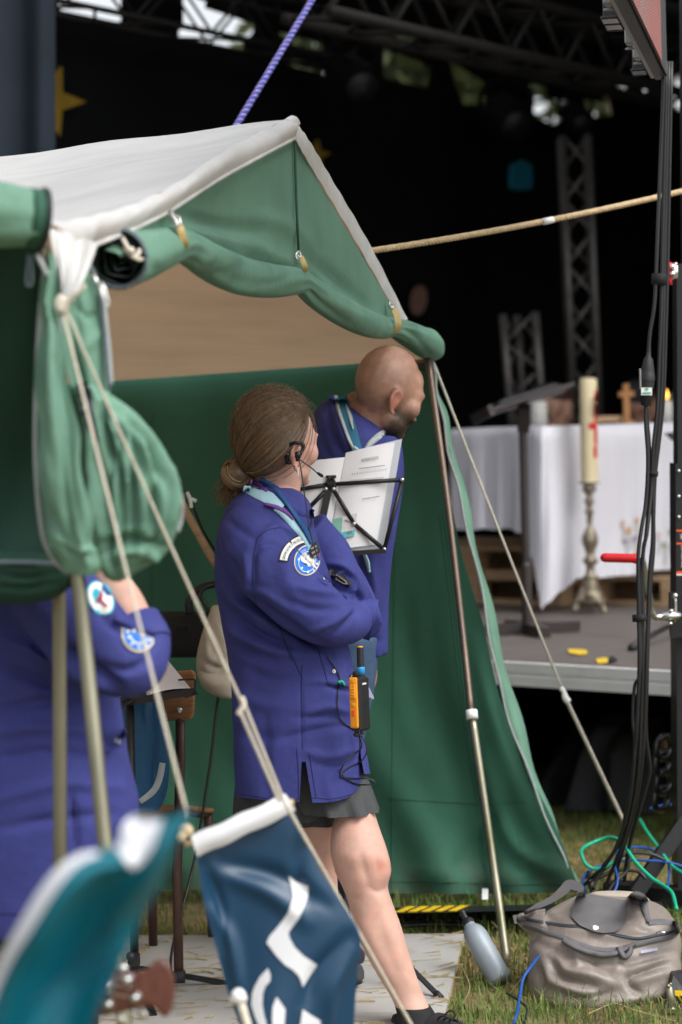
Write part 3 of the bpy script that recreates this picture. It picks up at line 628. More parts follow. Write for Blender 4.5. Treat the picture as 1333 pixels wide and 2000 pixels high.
obj('ridge_cap', fuse([ell(P(571, 240, 5.93), (.012, .03, .014)), limb([(560, 240, 5.9, .010), (573, 235, 5.94, .013), (582, 246, 5.95, .010)], 8, 8)], .004, 2), 'canvas_trim', tent)
# gable panel
ga = [(205, 488, 4.58), (265, 449, 4.72), (330, 415, 4.95), (425, 355, 5.29), (500, 314, 5.6), (577, 272, 5.96), (636, 378, 6.34), (708, 500, 6.78), (760, 590, 7.06), (790, 640, 7.24), (838, 690, 7.6)]
gb = [(235, 505, 4.62), (300, 490, 4.85), (345, 470, 5.0), (400, 492, 5.22), (480, 530, 5.55), (590, 545, 6.04), (630, 580, 6.25), (690, 618, 6.6), (740, 640, 6.9), (785, 650, 7.2), (838, 692, 7.58)]
def gfold(u, v):
    return np.array([.012*math.sin(v*math.pi)*math.sin(u*9+2)+.010*math.exp(-((u-.5-.18*(v-.5))/.03)**2)*v, -.015*math.sin(u*13+v*3)*v, 0])
gG = loft2(PP(ga), PP(gb), 110, 20, gfold, False); V_ = gG[0]
gG = (crease(V_, gG[1], [([(360, 420), (430, 440), (520, 452)], 10, -.016), ([(345, 440), (420, 468), (500, 490)], 9, .014), ([(600, 470), (560, 440), (500, 420)], 12, .012), ([(590, 500), (650, 540), (720, 600)], 10, -.016), ([(600, 520), (640, 570), (700, 605)], 8, .014), ([(480, 470), (540, 505), (585, 515)], 10, .018), ([(470, 490), (530, 525), (580, 530)], 8, -.015)], False), gG[1])
obj('gable_panel', gG, 'green_out', tent)
obj('gable_cord', tube(cr(PP([(576, 274, 5.93), (578, 350, 5.93), (581, 430, 5.92), (584, 492, 5.96)]), 12), .0032, 6), 'green_dark', tent)
# rolled door
roll = [(232, 505, 4.62, .056), (262, 500, 4.72, .054), (300, 491, 4.85, .046), (330, 480, 4.95, .040), (352, 476, 5.02, .034), (378, 488, 5.12, .036), (420, 514, 5.3, .041), (475, 537, 5.52, .043), (530, 546, 5.78, .042), (570, 547, 5.95, .036), (592, 551, 6.05, .027), (612, 570, 6.14, .034), (650, 596, 6.35, .038), (700, 624, 6.65, .038), (740, 638, 6.92, .034), (768, 640, 7.1, .027), (795, 650, 7.25, .038), (820, 663, 7.4, .042), (838, 672, 7.52, .046), (848, 684, 7.58, .034)]
a = np.array(roll); p = cr(np.hstack([PP(a[:, :3]), a[:, 3:]]), 150); t_, n_, b_ = frames(p[:, :3]); R_ = []
for i in range(150):
    q = []; px_ = np.interp(i/149, np.linspace(0, 1, len(roll)), a[:, 0])
    pin = sum(math.exp(-((px_-k)/28.)**2) for k in (350, 594, 768))
    for j in range(36):
        th = j*2*math.pi/36; r = p[i, 3]*(.95+.16*((th/6.2832+.32+.02*math.sin(i*.09)) % 1.0)+.030*math.sin(3*th+i*.05)+.018*math.sin(7*th+i*.11)+pin*.07*math.sin(9*th+i*.02)+.03*math.sin(i*.21+2*th)*.7); q.append(p[i, :3]+r*(math.cos(th)*n_[i]+math.sin(th)*b_[i]))
    R_.append(q)
gR = rings(np.array(R_), True, False); N_ = len(gR[0]); gR[1].append(tuple(range(N_-36, N_)))
gR = (crease(gR[0], gR[1], [([(330, 560), (300, 520), (262, 508)], 8, -0.0102), ([(420, 500), (380, 520), (352, 545)], 9, 0.0136), ([(470, 520), (400, 545), (355, 520)], 8, -0.0136), ([(540, 560), (470, 566), (420, 545)], 9, 0.0136), ([(575, 535), (540, 552), (500, 556)], 7, -0.0119), ([(600, 560), (640, 600), (690, 640)], 7, -0.0119), ([(640, 580), (690, 610), (740, 628)], 7, 0.0119), ([(790, 640), (810, 655), (838, 690)], 6, -0.0136)]), gR[1])
door = obj('rolled_door', gR, 'green_both', tent)
# spiral end of the roll
c = p[0, :3]; nx, bx, tx = n_[0], b_[0], -t_[0]
obj('zip', tube(np.array([c+tx*.004+(.056+.001*math.sin(k*3))*(math.cos(th)*nx+math.sin(th)*bx) for k, th in enumerate(np.linspace(0, 2*math.pi, 50))]), .0045, 6), 'zip', door)
sp = []
for k, th in enumerate(np.linspace(0, 6.6*math.pi, 150)):
    r = .053-.0068*th/math.pi+.0022*math.sin(th*5.3); d = .004+.005*math.sin(th*3.1)-.004*(th/math.pi)
    sp.append([c+tx*d+r*(math.cos(th)*nx+math.sin(th)*bx), c-tx*.12+r*(math.cos(th)*nx+math.sin(th)*bx)])
obj('door_spiral', (np.array(sp).reshape(-1, 3), [(2*i, 2*i+1, 2*i+3, 2*i+2) for i in range(149)]), 'green_dark', door)
obj('zip_edge', tube(np.array([s[0] for s in sp]), .0026, 5), 'zip_dark', door)
obj('toggle_cord', merge(ptube([(240, 466, 4.58), (248, 480, 4.56), (256, 492, 4.56), (268, 500, 4.56), (273, 488, 4.57)], .0042, 14), ptube([(243, 485, 4.575), (254, 498, 4.56), (272, 507, 4.56), (278, 506, 4.6)], .0035, 12), (ell(P(256, 490, 4.555), .008))), 'rope_cream', door)
# straps and clips
def strapring(pts, wd, th): return merge(*[bar(PP(pts)[i], PP(pts)[i+1], th, wd, (0, 1, 0)) for i in range(len(pts)-1)])
def strap3(pts, wd): 
    q = cr(PP(pts), 16); V = []
    s = np.array([1, .2, 0.]); 
    for i in range(16): V += [q[i]-s*wd/2, q[i]+s*wd/2]
    return np.array(V), [(2*i, 2*i+1, 2*i+3, 2*i+2) for i in range(15)]
def strap3t(pts, wd): g = strap3(pts, wd); o_ = np.array([0, -.0022, 0]); return merge(g, (g[0]+o_, g[1]))
s1 = obj('strap', strap3t([(347, 432, 4.93), (352, 446, 4.90), (358, 462, 4.90), (361, 478, 4.91), (356, 488, 4.93)], .016), 'strap', tent)
obj('clip', merge(ptube([(334, 414, 4.91), (338, 424, 4.90), (344, 432, 4.895), (347, 440, 4.89)], .0062, 10), ptube([(341, 420, 4.90), (351, 426, 4.89), (352, 440, 4.885)], .003, 8), ptube([(336, 428, 4.9), (344, 440, 4.885), (350, 440, 4.885)], .003, 8)), 'steel', s1)
s2 = obj('strap', strap3t([(588, 500, 5.95), (592, 510, 5.93), (597, 522, 5.93), (594, 532, 5.95)], .014), 'strap', tent)
obj('clip', merge(ptube([(584, 490, 5.93), (578, 498, 5.92), (582, 507, 5.92), (588, 500, 5.92), (584, 490, 5.93)], .003, 14), ptube([(580, 499, 5.92), (588, 504, 5.92)], .004, 5)), 'steel', s2)
obj('strap', strap3t([(574, 565, 5.95), (582, 556, 5.93), (590, 549, 5.93)], .010), 'strap', tent)
s3 = obj('strap', strap3t([(766, 596, 7.0), (774, 612, 6.98), (779, 630, 6.97), (777, 644, 6.98), (768, 652, 7.0)], .018), 'strap', tent)
obj('clip', ptube([(763, 588, 7.0), (761, 596, 6.99), (766, 602, 6.98), (770, 596, 6.99)], .004, 10), 'steel', s3)
# far side wall, seen inside
zl = cr([(843, 712), (856, 780), (878, 880), (905, 1000), (945, 1180), (975, 1330), (1020, 1480), (1085, 1640), (1133, 1738)], 40)
def wall(u, v):
    zx = np.interp(v, np.linspace(0, 1, 40), zl[:, 0]); yT = 712+ (1-u)*0
    x = zx + (-260-zx)*u; yt = 702+45*u**.8 if u < .6 else 702+45*.6**.8+40*(u-.6); yb = 1742+10*math.sin(u*9)*.4
    y = yt+(yb-yt)*v; dt = 7.62+1.55*u; db = 7.72+.45*u
    d = dt+(db-dt)*v; d += .020*math.sin(u*34+v*5)*v*(1-.5*v)+.03*math.exp(-((u-.035-.10*v)/.025)**2)*v+.012*math.sin(u*70+v*11)*v**3-.02*math.exp(-((v-.955)/.02)**2)*math.sin(u*13)
    return P(x, y, d)
gW = grid(wall, 130, 60); gW = (crease(gW[0], gW[1], [([(860, 1740), (930, 1650), (1000, 1560)], 16, .02), ([(1110, 1730), (1000, 1690), (860, 1700)], 14, .02), ([(1100, 1725), (1000, 1640), (950, 1500)], 16, -.025), ([(980, 1700), (900, 1715), (780, 1705)], 9, -.012), ([(1000, 1500), (960, 1380), (930, 1250)], 18, -.02), ([(840, 1500), (800, 1300), (790, 1100)], 25, .015)], False), gW[1])
vv_ = np.tile(np.linspace(0, 1, 60), 130); uu_ = np.repeat(np.linspace(0, 1, 130), 60); mud = np.clip((vv_-.90)/.10, 0, 1)**1.3*np.clip(.45+.35*np.sin(uu_*61)+.3*np.sin(uu_*143+vv_*40)+.25*np.sin(uu_*300+vv_*90), 0, 1)*.75
sw = obj('side_wall', gW, 'green_wall', tent, attrs={'mud': mud}); bvW = tree_bvh(gW)
for pl_ in ([(858, 1000), (880, 1180), (905, 1400), (935, 1600), (948, 1738)], [(866, 1000), (888, 1180), (912, 1400), (941, 1600), (953, 1738)]): obj('seam', dline(pl_, .0012, bvW, .001, 40, 7.8, 4), 'green_dark', sw)
for pl_ in ([(775, 760), (772, 1000), (768, 1300), (764, 1736)], [(300, 800), (298, 1000), (296, 1300), (294, 1736)], [(760, 1560), (850, 1566), (940, 1570), (1030, 1566)]): obj('seam', dline(pl_, .0012, bvW, .001, 40, 7.9, 4), 'green_dark', sw)
obj('loop_tag', dpoly([(942, 1735), (954, 1735), (954, 1757), (942, 1757)], bvW, .004, 30, 7.7), 'paper', sw, False)
obj('hem_seam', dline([(600, 1722), (760, 1722), (900, 1724), (1000, 1728), (1120, 1727)], .0016, bvW, .001, 40, 7.8, 4), 'green_dark', sw)
ou = cr([(848, 712), (860, 766), (884, 855), (918, 1000), (959, 1175), (1003, 1350), (1050, 1510), (1096, 1640), (1136, 1738)], 50); zi = cr([tuple(q) for q in zl[::5]]+[(1133, 1738)], 50)
fl = obj('door_edge_fold', loft2(PP([(x, y, 7.60+.12*i/49) for i, (x, y) in enumerate(zi)]), PP([(x, y, 7.66+.12*i/49) for i, (x, y) in enumerate(ou)]), 60, 8, lambda u, v: np.array([.006*math.sin(u*40)*v, -.02*math.sin(math.pi*v), 0])), 'green_both', tent)
obj('zip', tube(np.array([P(x+2.5*math.sin(i*.9)+1.5*math.sin(i*.37), y, 7.59+.12*i/49) for i, (x, y) in enumerate(zi)]), .0042, 6), 'zip_light', fl)
# back end of the tent and eave pole
eL = fr[-1]+AX*3.4; nL = rk[-1]+AX*3.4
obj('end_wall', loft2([eL, eL*.5+nL*.5, nL], [eL*[1, 1, 0], (eL*.5+nL*.5)*[1, 1, 0], nL*[1, 1, 0]], 20, 12, lambda u, v: np.array([.03*math.sin(u*20), 0, .02])), 'green_dark', tent)
ep = [(838, 706, 7.6), (700, 726, 7.95), (500, 738, 8.25), (350, 748, 8.5), (218, 757, 8.75), (-100, 775, 9.2)]
obj('eave_pole', ptube(ep, .011, 30, 8), 'pole_bronze', tent)
obj('eave_hem', tube(cr(PP([(x, y+9, d-.01) for x, y, d in ep]), 30), .006, 6), 'green_dark', tent)
obj('pole_sleeve', ptube([(342, 748, 8.48), (352, 747, 8.45)], .015, 0, 8), 'white_plastic', tent)
obj('hanging_loop', merge(ptube([(281, 768, 8.5), (274, 780, 8.5), (275, 800, 8.5), (279, 818, 8.5)], .007, 10, 6), ptube([(281, 768, 8.49), (287, 782, 8.49), (285, 805, 8.49), (287, 822, 8.49)], .007, 10, 6)), 'rope_cream', tent)
# poles
pk = PP([(836, 700, 7.50), (872, 960, 7.38), (900, 1200, 7.28), (921, 1396, 7.18)])
p1 = obj('corner_pole', tube(cr(pk, 20), .0105, 10), 'pole_bronze', tent)
p2_ = obj('corner_pole', tube(cr(PP([(921, 1392, 7.175), (947, 1570, 7.1), (972, 1745, 7.02), (992, 1892, 6.93)]), 16), .0126, 10), 'pole', tent)
obj('pole_collar', tube(PP([(921, 1388, 7.17), (923, 1404, 7.16)]), .018, 12), 'white_plastic', p2_)
obj('front_pole', tube(cr(PP([(112, 610, 4.44), (115, 900, 4.5), (117, 1300, 4.54), (118, 1690, 4.56), (120, 2440, 4.6)]), 20), .0132, 12), 'pole', tent)
obj('front_pole', tube(cr(PP([(128, 980, 4.42), (150, 1110, 4.42), (176, 1350, 4.4), (206, 1650, 4.36), (250, 2060, 4.32), (300, 2540, 4.26)]), 20), .0140, 12), 'pole', tent)
# ---- near side: corner strip, hanging flap, bundle, shade-darkened sheet, rolled side wall
gs_ = loft2(PP([(104, 500, 4.34), (108, 590, 4.36), (122, 680, 4.38), (150, 790, 4.42)]), PP([(168, 515, 4.46), (190, 560, 4.46), (204, 640, 4.46), (216, 790, 4.47)]), 40, 24, lambda u, v: np.array([0, -.012*math.sin(v*9+u*3)-.02*math.sin(v*3.1), 0]))
gs_ = (crease(gs_[0], gs_[1], [([(125, 610), (150, 660), (165, 720)], 7, -.008), ([(150, 600), (175, 620), (190, 610)], 7, .008), ([(160, 690), (185, 660), (200, 640)], 7, -.007)], False), gs_[1])
cs_ = obj('corner_strip', gs_, 'green_both', tent)
obj('zip', ptube([(172, 512, 4.45), (184, 535, 4.445), (196, 575, 4.44), (203, 640, 4.44), (208, 700, 4.44), (214, 762, 4.44)], .0042, 26, 6), 'zip', cs_)
obj('zip_tape', ptube([(200, 570, 4.45), (208, 640, 4.45), (213, 690, 4.45), (217, 750, 4.45)], .005, 26, 6), 'zip_light', cs_)
obj('zip_pull', merge(ptube([(180, 535, 4.43), (186, 545, 4.42), (190, 555, 4.42)], .0055, 8, 6), ptube([(194, 553, 4.42), (200, 575, 4.41), (207, 596, 4.41), (213, 596, 4.41), (209, 578, 4.41), (201, 556, 4.415), (194, 553, 4.42)], .0028, 24, 6)), 'steel', cs_)
obj('zip_pull', merge(ptube([(72, 498, 4.22), (82, 516, 4.21), (93, 538, 4.21)], .0045, 10, 6), ptube([(114, 622, 4.24), (118, 645, 4.24), (121, 672, 4.24)], .0045, 10, 6)), 'zip_light', cs_)
fA = [(96, 480, 4.30), (84, 560, 4.30), (76, 660, 4.29), (71, 800, 4.28), (72, 920, 4.28), (84, 1040, 4.29), (106, 1092, 4.30), (132, 1118, 4.31)]
fB = [(106, 500, 4.27), (112, 590, 4.24), (126, 690, 4.22), (148, 810, 4.20), (164, 920, 4.20), (180, 1030, 4.22), (190, 1090, 4.24), (196, 1122, 4.26)]
gF = loft2(PP(fA), PP(fB), 60, 26, lambda u, v: np.array([.004*math.sin(u*30), -.05*math.sin(math.pi*v)-.010*math.sin(v*11+u*6), .004*math.sin(u*25)]))
gF = (crease(gF[0], gF[1], [([(88, 560), (86, 760), (92, 1000)], 5, .010), ([(118, 760), (138, 960), (168, 1100)], 5, -.012), ([(84, 700), (92, 860), (104, 1040)], 5, -.010), ([(100, 1040), (140, 1070), (185, 1075)], 6, -.012), ([(98, 640), (105, 800), (118, 960)], 8, -.010), ([(110, 700), (130, 880), (150, 1060)], 8, .009), ([(100, 1000), (125, 1060), (160, 1085)], 9, .012)], False), gF[1])
ff = obj('tied_back_flap', gF, 'green_both', tent)
za = cr(PP(fA), 60); obj('zip', tube(za+np.array([0, -.006, 0]), .0042, 6), 'zip_light', ff)
# bundle
gb_ = fuse([loftpx([(748, 140, 176, .02), (758, 142, 196, .035), (775, 150, 224, .05), (805, 158, 265, .06), (850, 165, 302, .065), (900, 168, 330, .066), (955, 172, 352, .066), (1010, 176, 352, .066), (1050, 180, 342, .066), (1085, 186, 322, .06), (1108, 194, 286, .055), (1126, 205, 252, .045), (1137, 222, 238, .02)], 4.42, 40, 36, 2.4)], .007, 6)
bf = [([(196, 775), (216, 880), (214, 1000), (206, 1090)], 7, -.022), ([(176, 770), (190, 880), (190, 1000), (196, 1090)], 9, .014), ([(225, 790), (236, 890), (232, 990), (215, 1060)], 7, -.014), ([(212, 780), (226, 890), (222, 1000)], 6, .012),
      ([(252, 830), (262, 900), (252, 980), (240, 1040)], 7, -.016), ([(240, 800), (249, 890), (242, 980)], 7, .012), ([(295, 880), (306, 940), (300, 1010), (310, 1075)], 9, -.026), ([(278, 850), (284, 930), (276, 1010)], 10, .016), ([(325, 920), (332, 980), (326, 1040)], 10, .014), ([(205, 1062), (260, 1050), (310, 1078)], 9, -.016), ([(215, 1090), (270, 1075), (312, 1090)], 8, .016), ([(195, 1040), (215, 1090), (228, 1130)], 6, -.014), ([(178, 930), (180, 1010), (190, 1070)], 7, -.012)]
ys_ = [760, 800, 850, 900, 960, 1020, 1070, 1110]; xl_ = np.interp(ys_, [748, 780, 850, 960, 1050, 1110, 1137], [140, 150, 165, 172, 180, 195, 222]); xr_ = np.interp(ys_, [748, 775, 805, 850, 900, 955, 1010, 1050, 1085, 1126], [176, 224, 265, 302, 330, 352, 352, 342, 322, 252])
for k, fr_ in enumerate(np.linspace(.10, .93, 11)): bf.append(([(xl_[q]+(xr_[q]-xl_[q])*(fr_+.03*math.sin(q*1.3+k)), ys_[q]) for q in range(k % 3, 8-(k*2) % 3)], 5.5, -.017 if k % 2 else .013))
bf += [([(200, 1080), (240, 1062), (290, 1060), (335, 1072)], 6, -.016), ([(190, 1050), (230, 1040), (280, 1030)], 6, .010), ([(250, 1100), (280, 1090), (320, 1094)], 5, .010)]
gb_ = (crease(gb_[0], gb_[1], bf), gb_[1])
bu_ = obj('gathered_flap', gb_, 'green_both', tent); bvb = tree_bvh(gb_)
obj('hem_band', ribbon([(160, 748), (166, 775), (172, 810), (182, 840), (190, 862)], [28, 30, 26, 16, 10], bvb, .004, 24, 4.36), 'zip_dark', bu_)
obj('edge_zip', ptube([(332, 905, 4.41), (345, 940, 4.41), (354, 975, 4.41), (355, 1010, 4.42), (347, 1040, 4.42)], .004, 20, 6), 'zip_light', bu_)
# near-side sheet, tent shade put into its dark green and downward tilt
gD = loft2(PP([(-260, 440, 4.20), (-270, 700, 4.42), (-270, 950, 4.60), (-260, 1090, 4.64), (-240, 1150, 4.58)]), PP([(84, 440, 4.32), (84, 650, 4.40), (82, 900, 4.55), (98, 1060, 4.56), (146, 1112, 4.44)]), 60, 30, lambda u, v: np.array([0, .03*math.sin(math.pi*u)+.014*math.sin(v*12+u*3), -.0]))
obj('shaded_sheet', gD, 'green_shaded', tent)
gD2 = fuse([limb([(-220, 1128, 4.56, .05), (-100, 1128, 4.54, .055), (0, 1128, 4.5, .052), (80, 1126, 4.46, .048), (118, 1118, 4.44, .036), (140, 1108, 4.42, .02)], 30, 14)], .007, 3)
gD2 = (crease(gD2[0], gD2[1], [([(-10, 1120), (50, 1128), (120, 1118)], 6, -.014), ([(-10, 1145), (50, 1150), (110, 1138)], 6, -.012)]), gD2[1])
obj('shaded_roll', gD2, 'green_shaded', tent); obj('tie_cord', ptube([(-60, 1098, 4.44), (20, 1098, 4.43), (90, 1100, 4.40), (140, 1104, 4.37)], .0045, 20, 6), 'zip', tent)
rs = [(68, 428, 4.20, .050), (40, 424, 4.19, .052), (0, 418, 4.17, .056), (-60, 408, 4.13, .06), (-200, 390, 4.05, .062), (-400, 372, 3.95, .062)]
a = np.array(rs); p = cr(np.hstack([PP(a[:, :3]), a[:, 3:]]), 60); t_, n_, b_ = frames(p[:, :3])
R_ = [[p[i, :3]+p[i, 3]*(1+.03*math.sin(3*th+i*.1)+.03*math.sin(8*th+i*.06))*(math.cos(th)*n_[i]+math.sin(th)*b_[i]) for th in np.arange(32)*2*math.pi/32] for i in range(60)]
gRS = rings(np.array(R_), True, False); rr = obj('rolled_side_wall', gRS, 'green_both', tent)
c = p[0, :3]; nx, bx, tx = n_[0], b_[0], -t_[0]
obj('zip', tube(np.array([c+tx*.012+.052*(math.cos(th)*nx+math.sin(th)*bx) for th in np.linspace(0, 2*math.pi, 44)]), .006, 6), 'zip_dark', rr)
obj('zip_band', rings(np.array([[c+tx*dd_+rr_*(math.cos(th)*nx+math.sin(th)*bx) for th in np.arange(36)*2*math.pi/36] for dd_, rr_ in ((-.015, .0525), (.012, .0535), (.010, .047), (-.03, .02))]), True, True), 'green_dark', rr)
obj('zip_pull', merge(ptube([(56, 495, 4.2), (54, 520, 4.2), (52, 555, 4.2), (62, 556, 4.2), (63, 530, 4.2), (60, 498, 4.2)], .0018, 20, 6)), 'zip', rr)
# guy ropes
def hang(a, b, sag, n=24):
    a = np.asarray(a); b = np.asarray(b); t = np.linspace(0, 1, n)[:, None]; q = a*(1-t)+b*t; q[:, 2] -= (4*sag*t*(1-t))[:, 0]; return q
k0 = P(121, 596, 4.22)
obj('guy_knot', fuse([ell(k0, (.014, .012, .020)), limb([(113, 590, 4.22, .007), (120, 605, 4.21, .008), (130, 596, 4.21, .007), (122, 612, 4.21, .007)], 14, 8), limb([(124, 606, 4.21, .0045), (134, 590, 4.205, .005), (148, 574, 4.20, .005), (160, 564, 4.20, .005), (167, 556, 4.20, .0055)], 16, 8)], .0035, 1), 'rope_cream', tent)
obj('guy_rope', tube(hang(P(122, 606, 4.215), P(368, 1600, 4.02), .004), .0028, 8), 'rope_cream', tent)
g1 = obj('guy_rope', tube(hang(P(128, 603, 4.215), P(477, 1382, 4.45), .004), .0028, 8), 'rope_cream', tent)
obj('slider', merge(ell(P(474, 1370, 4.445), (.006, .006, .010)), ptube([(472, 1362, 4.44), (477, 1378, 4.44), (470, 1388, 4.44), (466, 1396, 4.44)], .0052, 12, 8)), 'rope_cream', g1)
obj('guy_rope', merge(tube(hang(P(478, 1378, 4.45), P(552, 1560, 4.53), 0), .0034, 8), tube(hang(P(470, 1392, 4.44), P(546, 1566, 4.52), 0), .0034, 8), tube(hang(P(552, 1560, 4.53), P(905, 2180, 4.95), .0), .0036, 8)), 'rope_cream', tent)
g2 = obj('guy_rope', merge(tube(hang(P(847, 708, 7.60), P(1100, 1350, 7.95), .006), .0040, 8), tube(hang(P(1106, 1366, 7.96), P(1222, 1612, 8.12), 0), .0068, 8)), 'rope_cream', tent)
obj('tensioner', fuse([limb([(1095, 1343, 7.94, .010), (1102, 1352, 7.94, .009), (1104, 1362, 7.94, .012), (1111, 1372, 7.94, .012)], 10, 10)], .004, 1), 'white_plastic', g2)
obj('guy_loop', ptube([(845, 706, 7.58), (850, 722, 7.56), (848, 734, 7.57)], .006, 8, 6), 'zip_light', tent)
# ---- long ropes crossing behind
def laid_rope(name, label, q, r, m1, m2, turns, strands=3):
    T = thing(name, label, 'rope', q[0]); t_, a_, b_ = frames(q)
    for k in range(strands):
        th = np.linspace(0, 2*math.pi*turns, len(q))+k*2*math.pi/strands
        obj('strand', tube(q+.55*r*(np.cos(th)[:, None]*a_+np.sin(th)[:, None]*b_), r*.6, 6), m1 if k or not m2 else m2, T)
    return T
q = hang(P(690, 495, 6.9), P(1420, 352, 7.6), .016, 260); rp = laid_rope('hemp_rope', 'taut tan laid rope running from the tent roof to the right edge', q, .0086, 'rope_tan', None, 38)
obj('tape_wrap', tube(PP([(1062, 433, 7.23), (1080, 429, 7.25)]), .0105, 10), 'white_plastic', rp)
q = hang(P(452, 262, 7.75), P(782, -285, 8.6), 0, 400); T = thing('braided_rope', 'blue and white braided rope slanting up behind the tent ridge', 'rope', q[0])
obj('core', tube(q, .0105, 10), 'rope_blue', T); t_, a_, b_ = frames(q)
for k in range(2):
    th = np.linspace(0, 2*math.pi*32, len(q))*(1 if k == 0 else 1)+k*math.pi; obj('strand', tube(q+.0085*(np.cos(th)[:, None]*a_+np.sin(th)[:, None]*b_), .0026, 5), 'rope_pink', T)
# ================================================================== PEOPLE
def head_axes(phi, pitch=0, roll=0):
    f = np.array([math.cos(phi)*math.cos(pitch), math.sin(phi)*math.cos(pitch), -math.sin(pitch)]); r = np.cross(f, UP); r /= np.linalg.norm(r); u = np.cross(r, f)
    r2 = r*math.cos(roll)+u*math.sin(roll); u2 = u*math.cos(roll)-r*math.sin(roll); return f, r2, u2
def head_shapes(c, ax, s=1.0, man=False):
    f, r, u = ax; A = (f, r, u); L = lambda a, b, d: c+s*(a*f+b*r+d*u)
    E_ = lambda a, b, d, x, y, z: ell(L(a, b, d), (x*s, y*s, z*s), A, 18, 12)
    g = [E_(-.010, 0, .014, .096, .075, .102), E_(.046, 0, .026, .047, .062, .058), E_(.046, 0, -.045, .046, .056, .062), E_(.038, 0, -.086, .050, .050, .034), E_(.076, 0, -.107, .019, .024, .017),
         E_(.092, 0, -.040, .017, .010, .022), E_(.108, 0, -.052, .010, .010, .009), E_(.100, .008, -.056, .008, .007, .006), E_(.100, -.008, -.056, .008, .007, .006), E_(.091, 0, -.010, .012, .009, .022), E_(.088, 0, -.076, .011, .022, .006), E_(.087, 0, -.085, .011, .019, .007)]
    for k in (-1, 1):
        g += [E_(.086, k*.030, .010, .013, .024, .008), E_(.064, k*.038, -.036, .030, .027, .034), E_(.060, k*.030, .000, .034, .032, .040), E_(.066, k*.032, -.012, .026, .016, .012)]
        ear = [(.006, .076, .016, .007), (.000, .080, .028, .0075), (-.014, .082, .034, .0075), (-.026, .084, .024, .007), (-.028, .083, .004, .0065), (-.021, .080, -.014, .006), (-.010, .080, -.028, .0075), (-.002, .077, -.026, .007)]
        pts = cr([list(L(a, k*b, d-.052))+[q*s] for a, b, d, q in ear], 18); g += [tube(pts[:, :3], pts[:, 3], 8), E_(-.012, k*.077, -.048, .017, .008, .026)]
    return g
def hand_shapes(w, d, n, s=1.0, curl=.5, side=1):
    """palm from wrist w along d, back of hand along n; five separate fingers"""
    d = np.asarray(d, float); d /= np.linalg.norm(d); n = np.asarray(n, float); n -= d*(n@d); n /= np.linalg.norm(n); t = np.cross(d, n)*side
    g = [ell(w+d*.045*s, (.050*s, .040*s, .016*s), (d, t, n))]
    for k, (o, L) in enumerate(((.030, .072), (.010, .080), (-.011, .075), (-.030, .058))):
        b = w+d*.075*s+t*o*s; a1 = curl*.7; a2 = curl*1.7; p1 = b+(d*math.cos(a1)-n*math.sin(a1))*L*.45*s; p2 = p1+(d*math.cos(a2)-n*math.sin(a2))*L*.32*s; p3 = p2+(d*math.cos(a2+.5)-n*math.sin(a2+.5))*L*.25*s
        g.append(tube([b-d*.02*s, b, p1, p2, p3], np.array([.0095, .0095, .0085, .0078, .006])*s, 8))
    b = w+d*.02*s+t*.03*s; g.append(tube([w+d*.015*s+t*.015*s, b, b+(d*.5+t*.7-n*.2)*.035*s, b+(d*.9+t*.7-n*.5)*.055*s], np.array([.012, .0115, .010, .007])*s, 8)); return g
# ------------------------------------------------------------------ WOMAN
WD = 6.3
wom = thing('person', 'person in purple blue coat with hair bun and headset, standing with folded arms', 'person', G(700, 1960, .022))
hc = P(546, 858, 6.30); HA = head_axes(math.radians(41), .02, 0); hf, hr, hu = HA; hsx = 1.00
legR = loftpx([(1500, 600, 696, .08, 6.30), (1540, 626, 716, .084, 6.28), (1584, 654, 731, .087, 6.255), (1620, 648, 743, .086, 6.225), (1660, 645, 757, .082, 6.2), (1690, 651, 764, .076, 6.2), (1708, 657, 764, .072, 6.2), (1730, 668, 758, .064, 6.2), (1757, 679, 765, .062, 6.2), (1805, 690, 783, .064, 6.2), (1850, 708, 796, .060, 6.2), (1900, 735, 812, .050, 6.2), (1940, 760, 827, .042, 6.2), (1965, 772, 838, .040, 6.19), (1985, 778, 848, .040, 6.18), (2010, 780, 856, .034, 6.16)], 6.2, 50, 28, 2.05)
legL = loftpx([(1500, 520, 690, .10, 6.42), (1584, 572, 684, .092, 6.44), (1640, 582, 672, .084, 6.46), (1690, 594, 660, .072, 6.48), (1730, 600, 660, .060, 6.5), (1780, 600, 662, .062, 6.52), (1830, 602, 656, .054, 6.55), (1880, 608, 648, .040, 6.57), (1905, 608, 646, .036, 6.58), (1930, 604, 650, .032, 6.6)], 6.5, 40, 24, 2.05)
pel = loftpx([(1330, 480, 680, .13), (1420, 490, 680, .12), (1500, 500, 680, .09), (1550, 520, 670, .06)], 6.32, 16, 24)
tor = loftpx([(950, 510, 580, .05), (985, 470, 592, .12), (1040, 440, 600, .15), (1150, 440, 630, .14), (1260, 462, 650, .12), (1340, 480, 670, .13)], 6.32, 24, 24)
neck = limb([(540, 1010, 6.33, .060), (545, 975, 6.325, .053), (552, 940, 6.315, .050), (556, 900, 6.31, .050)], 12, 18)
nape = limb([(520, 985, 6.34, .055), (528, 950, 6.33, .050), (536, 910, 6.31, .052)], 10, 16)
armRb = limb([(500, 1060, 6.16, .05), (560, 1140, 6.10, .045), (650, 1205, 6.09, .038), (690, 1195, 6.25, .034), (692, 1182, 6.40, .026)], 20, 10)
armLb = limb([(610, 1060, 6.48, .05), (670, 1130, 6.5, .042), (705, 1190, 6.42, .036), (688, 1160, 6.28, .03), (670, 1160, 6.24, .024)], 20, 10)
handL = hand_shapes(P(664, 1160, 6.24), np.array([-.9, .15, -.35]), np.array([0, -1, .3]), .92, .3)
handR = hand_shapes(P(694, 1180, 6.44), np.array([-.6, .2, .3]), np.array([0, 1, .2]), .9, .3)
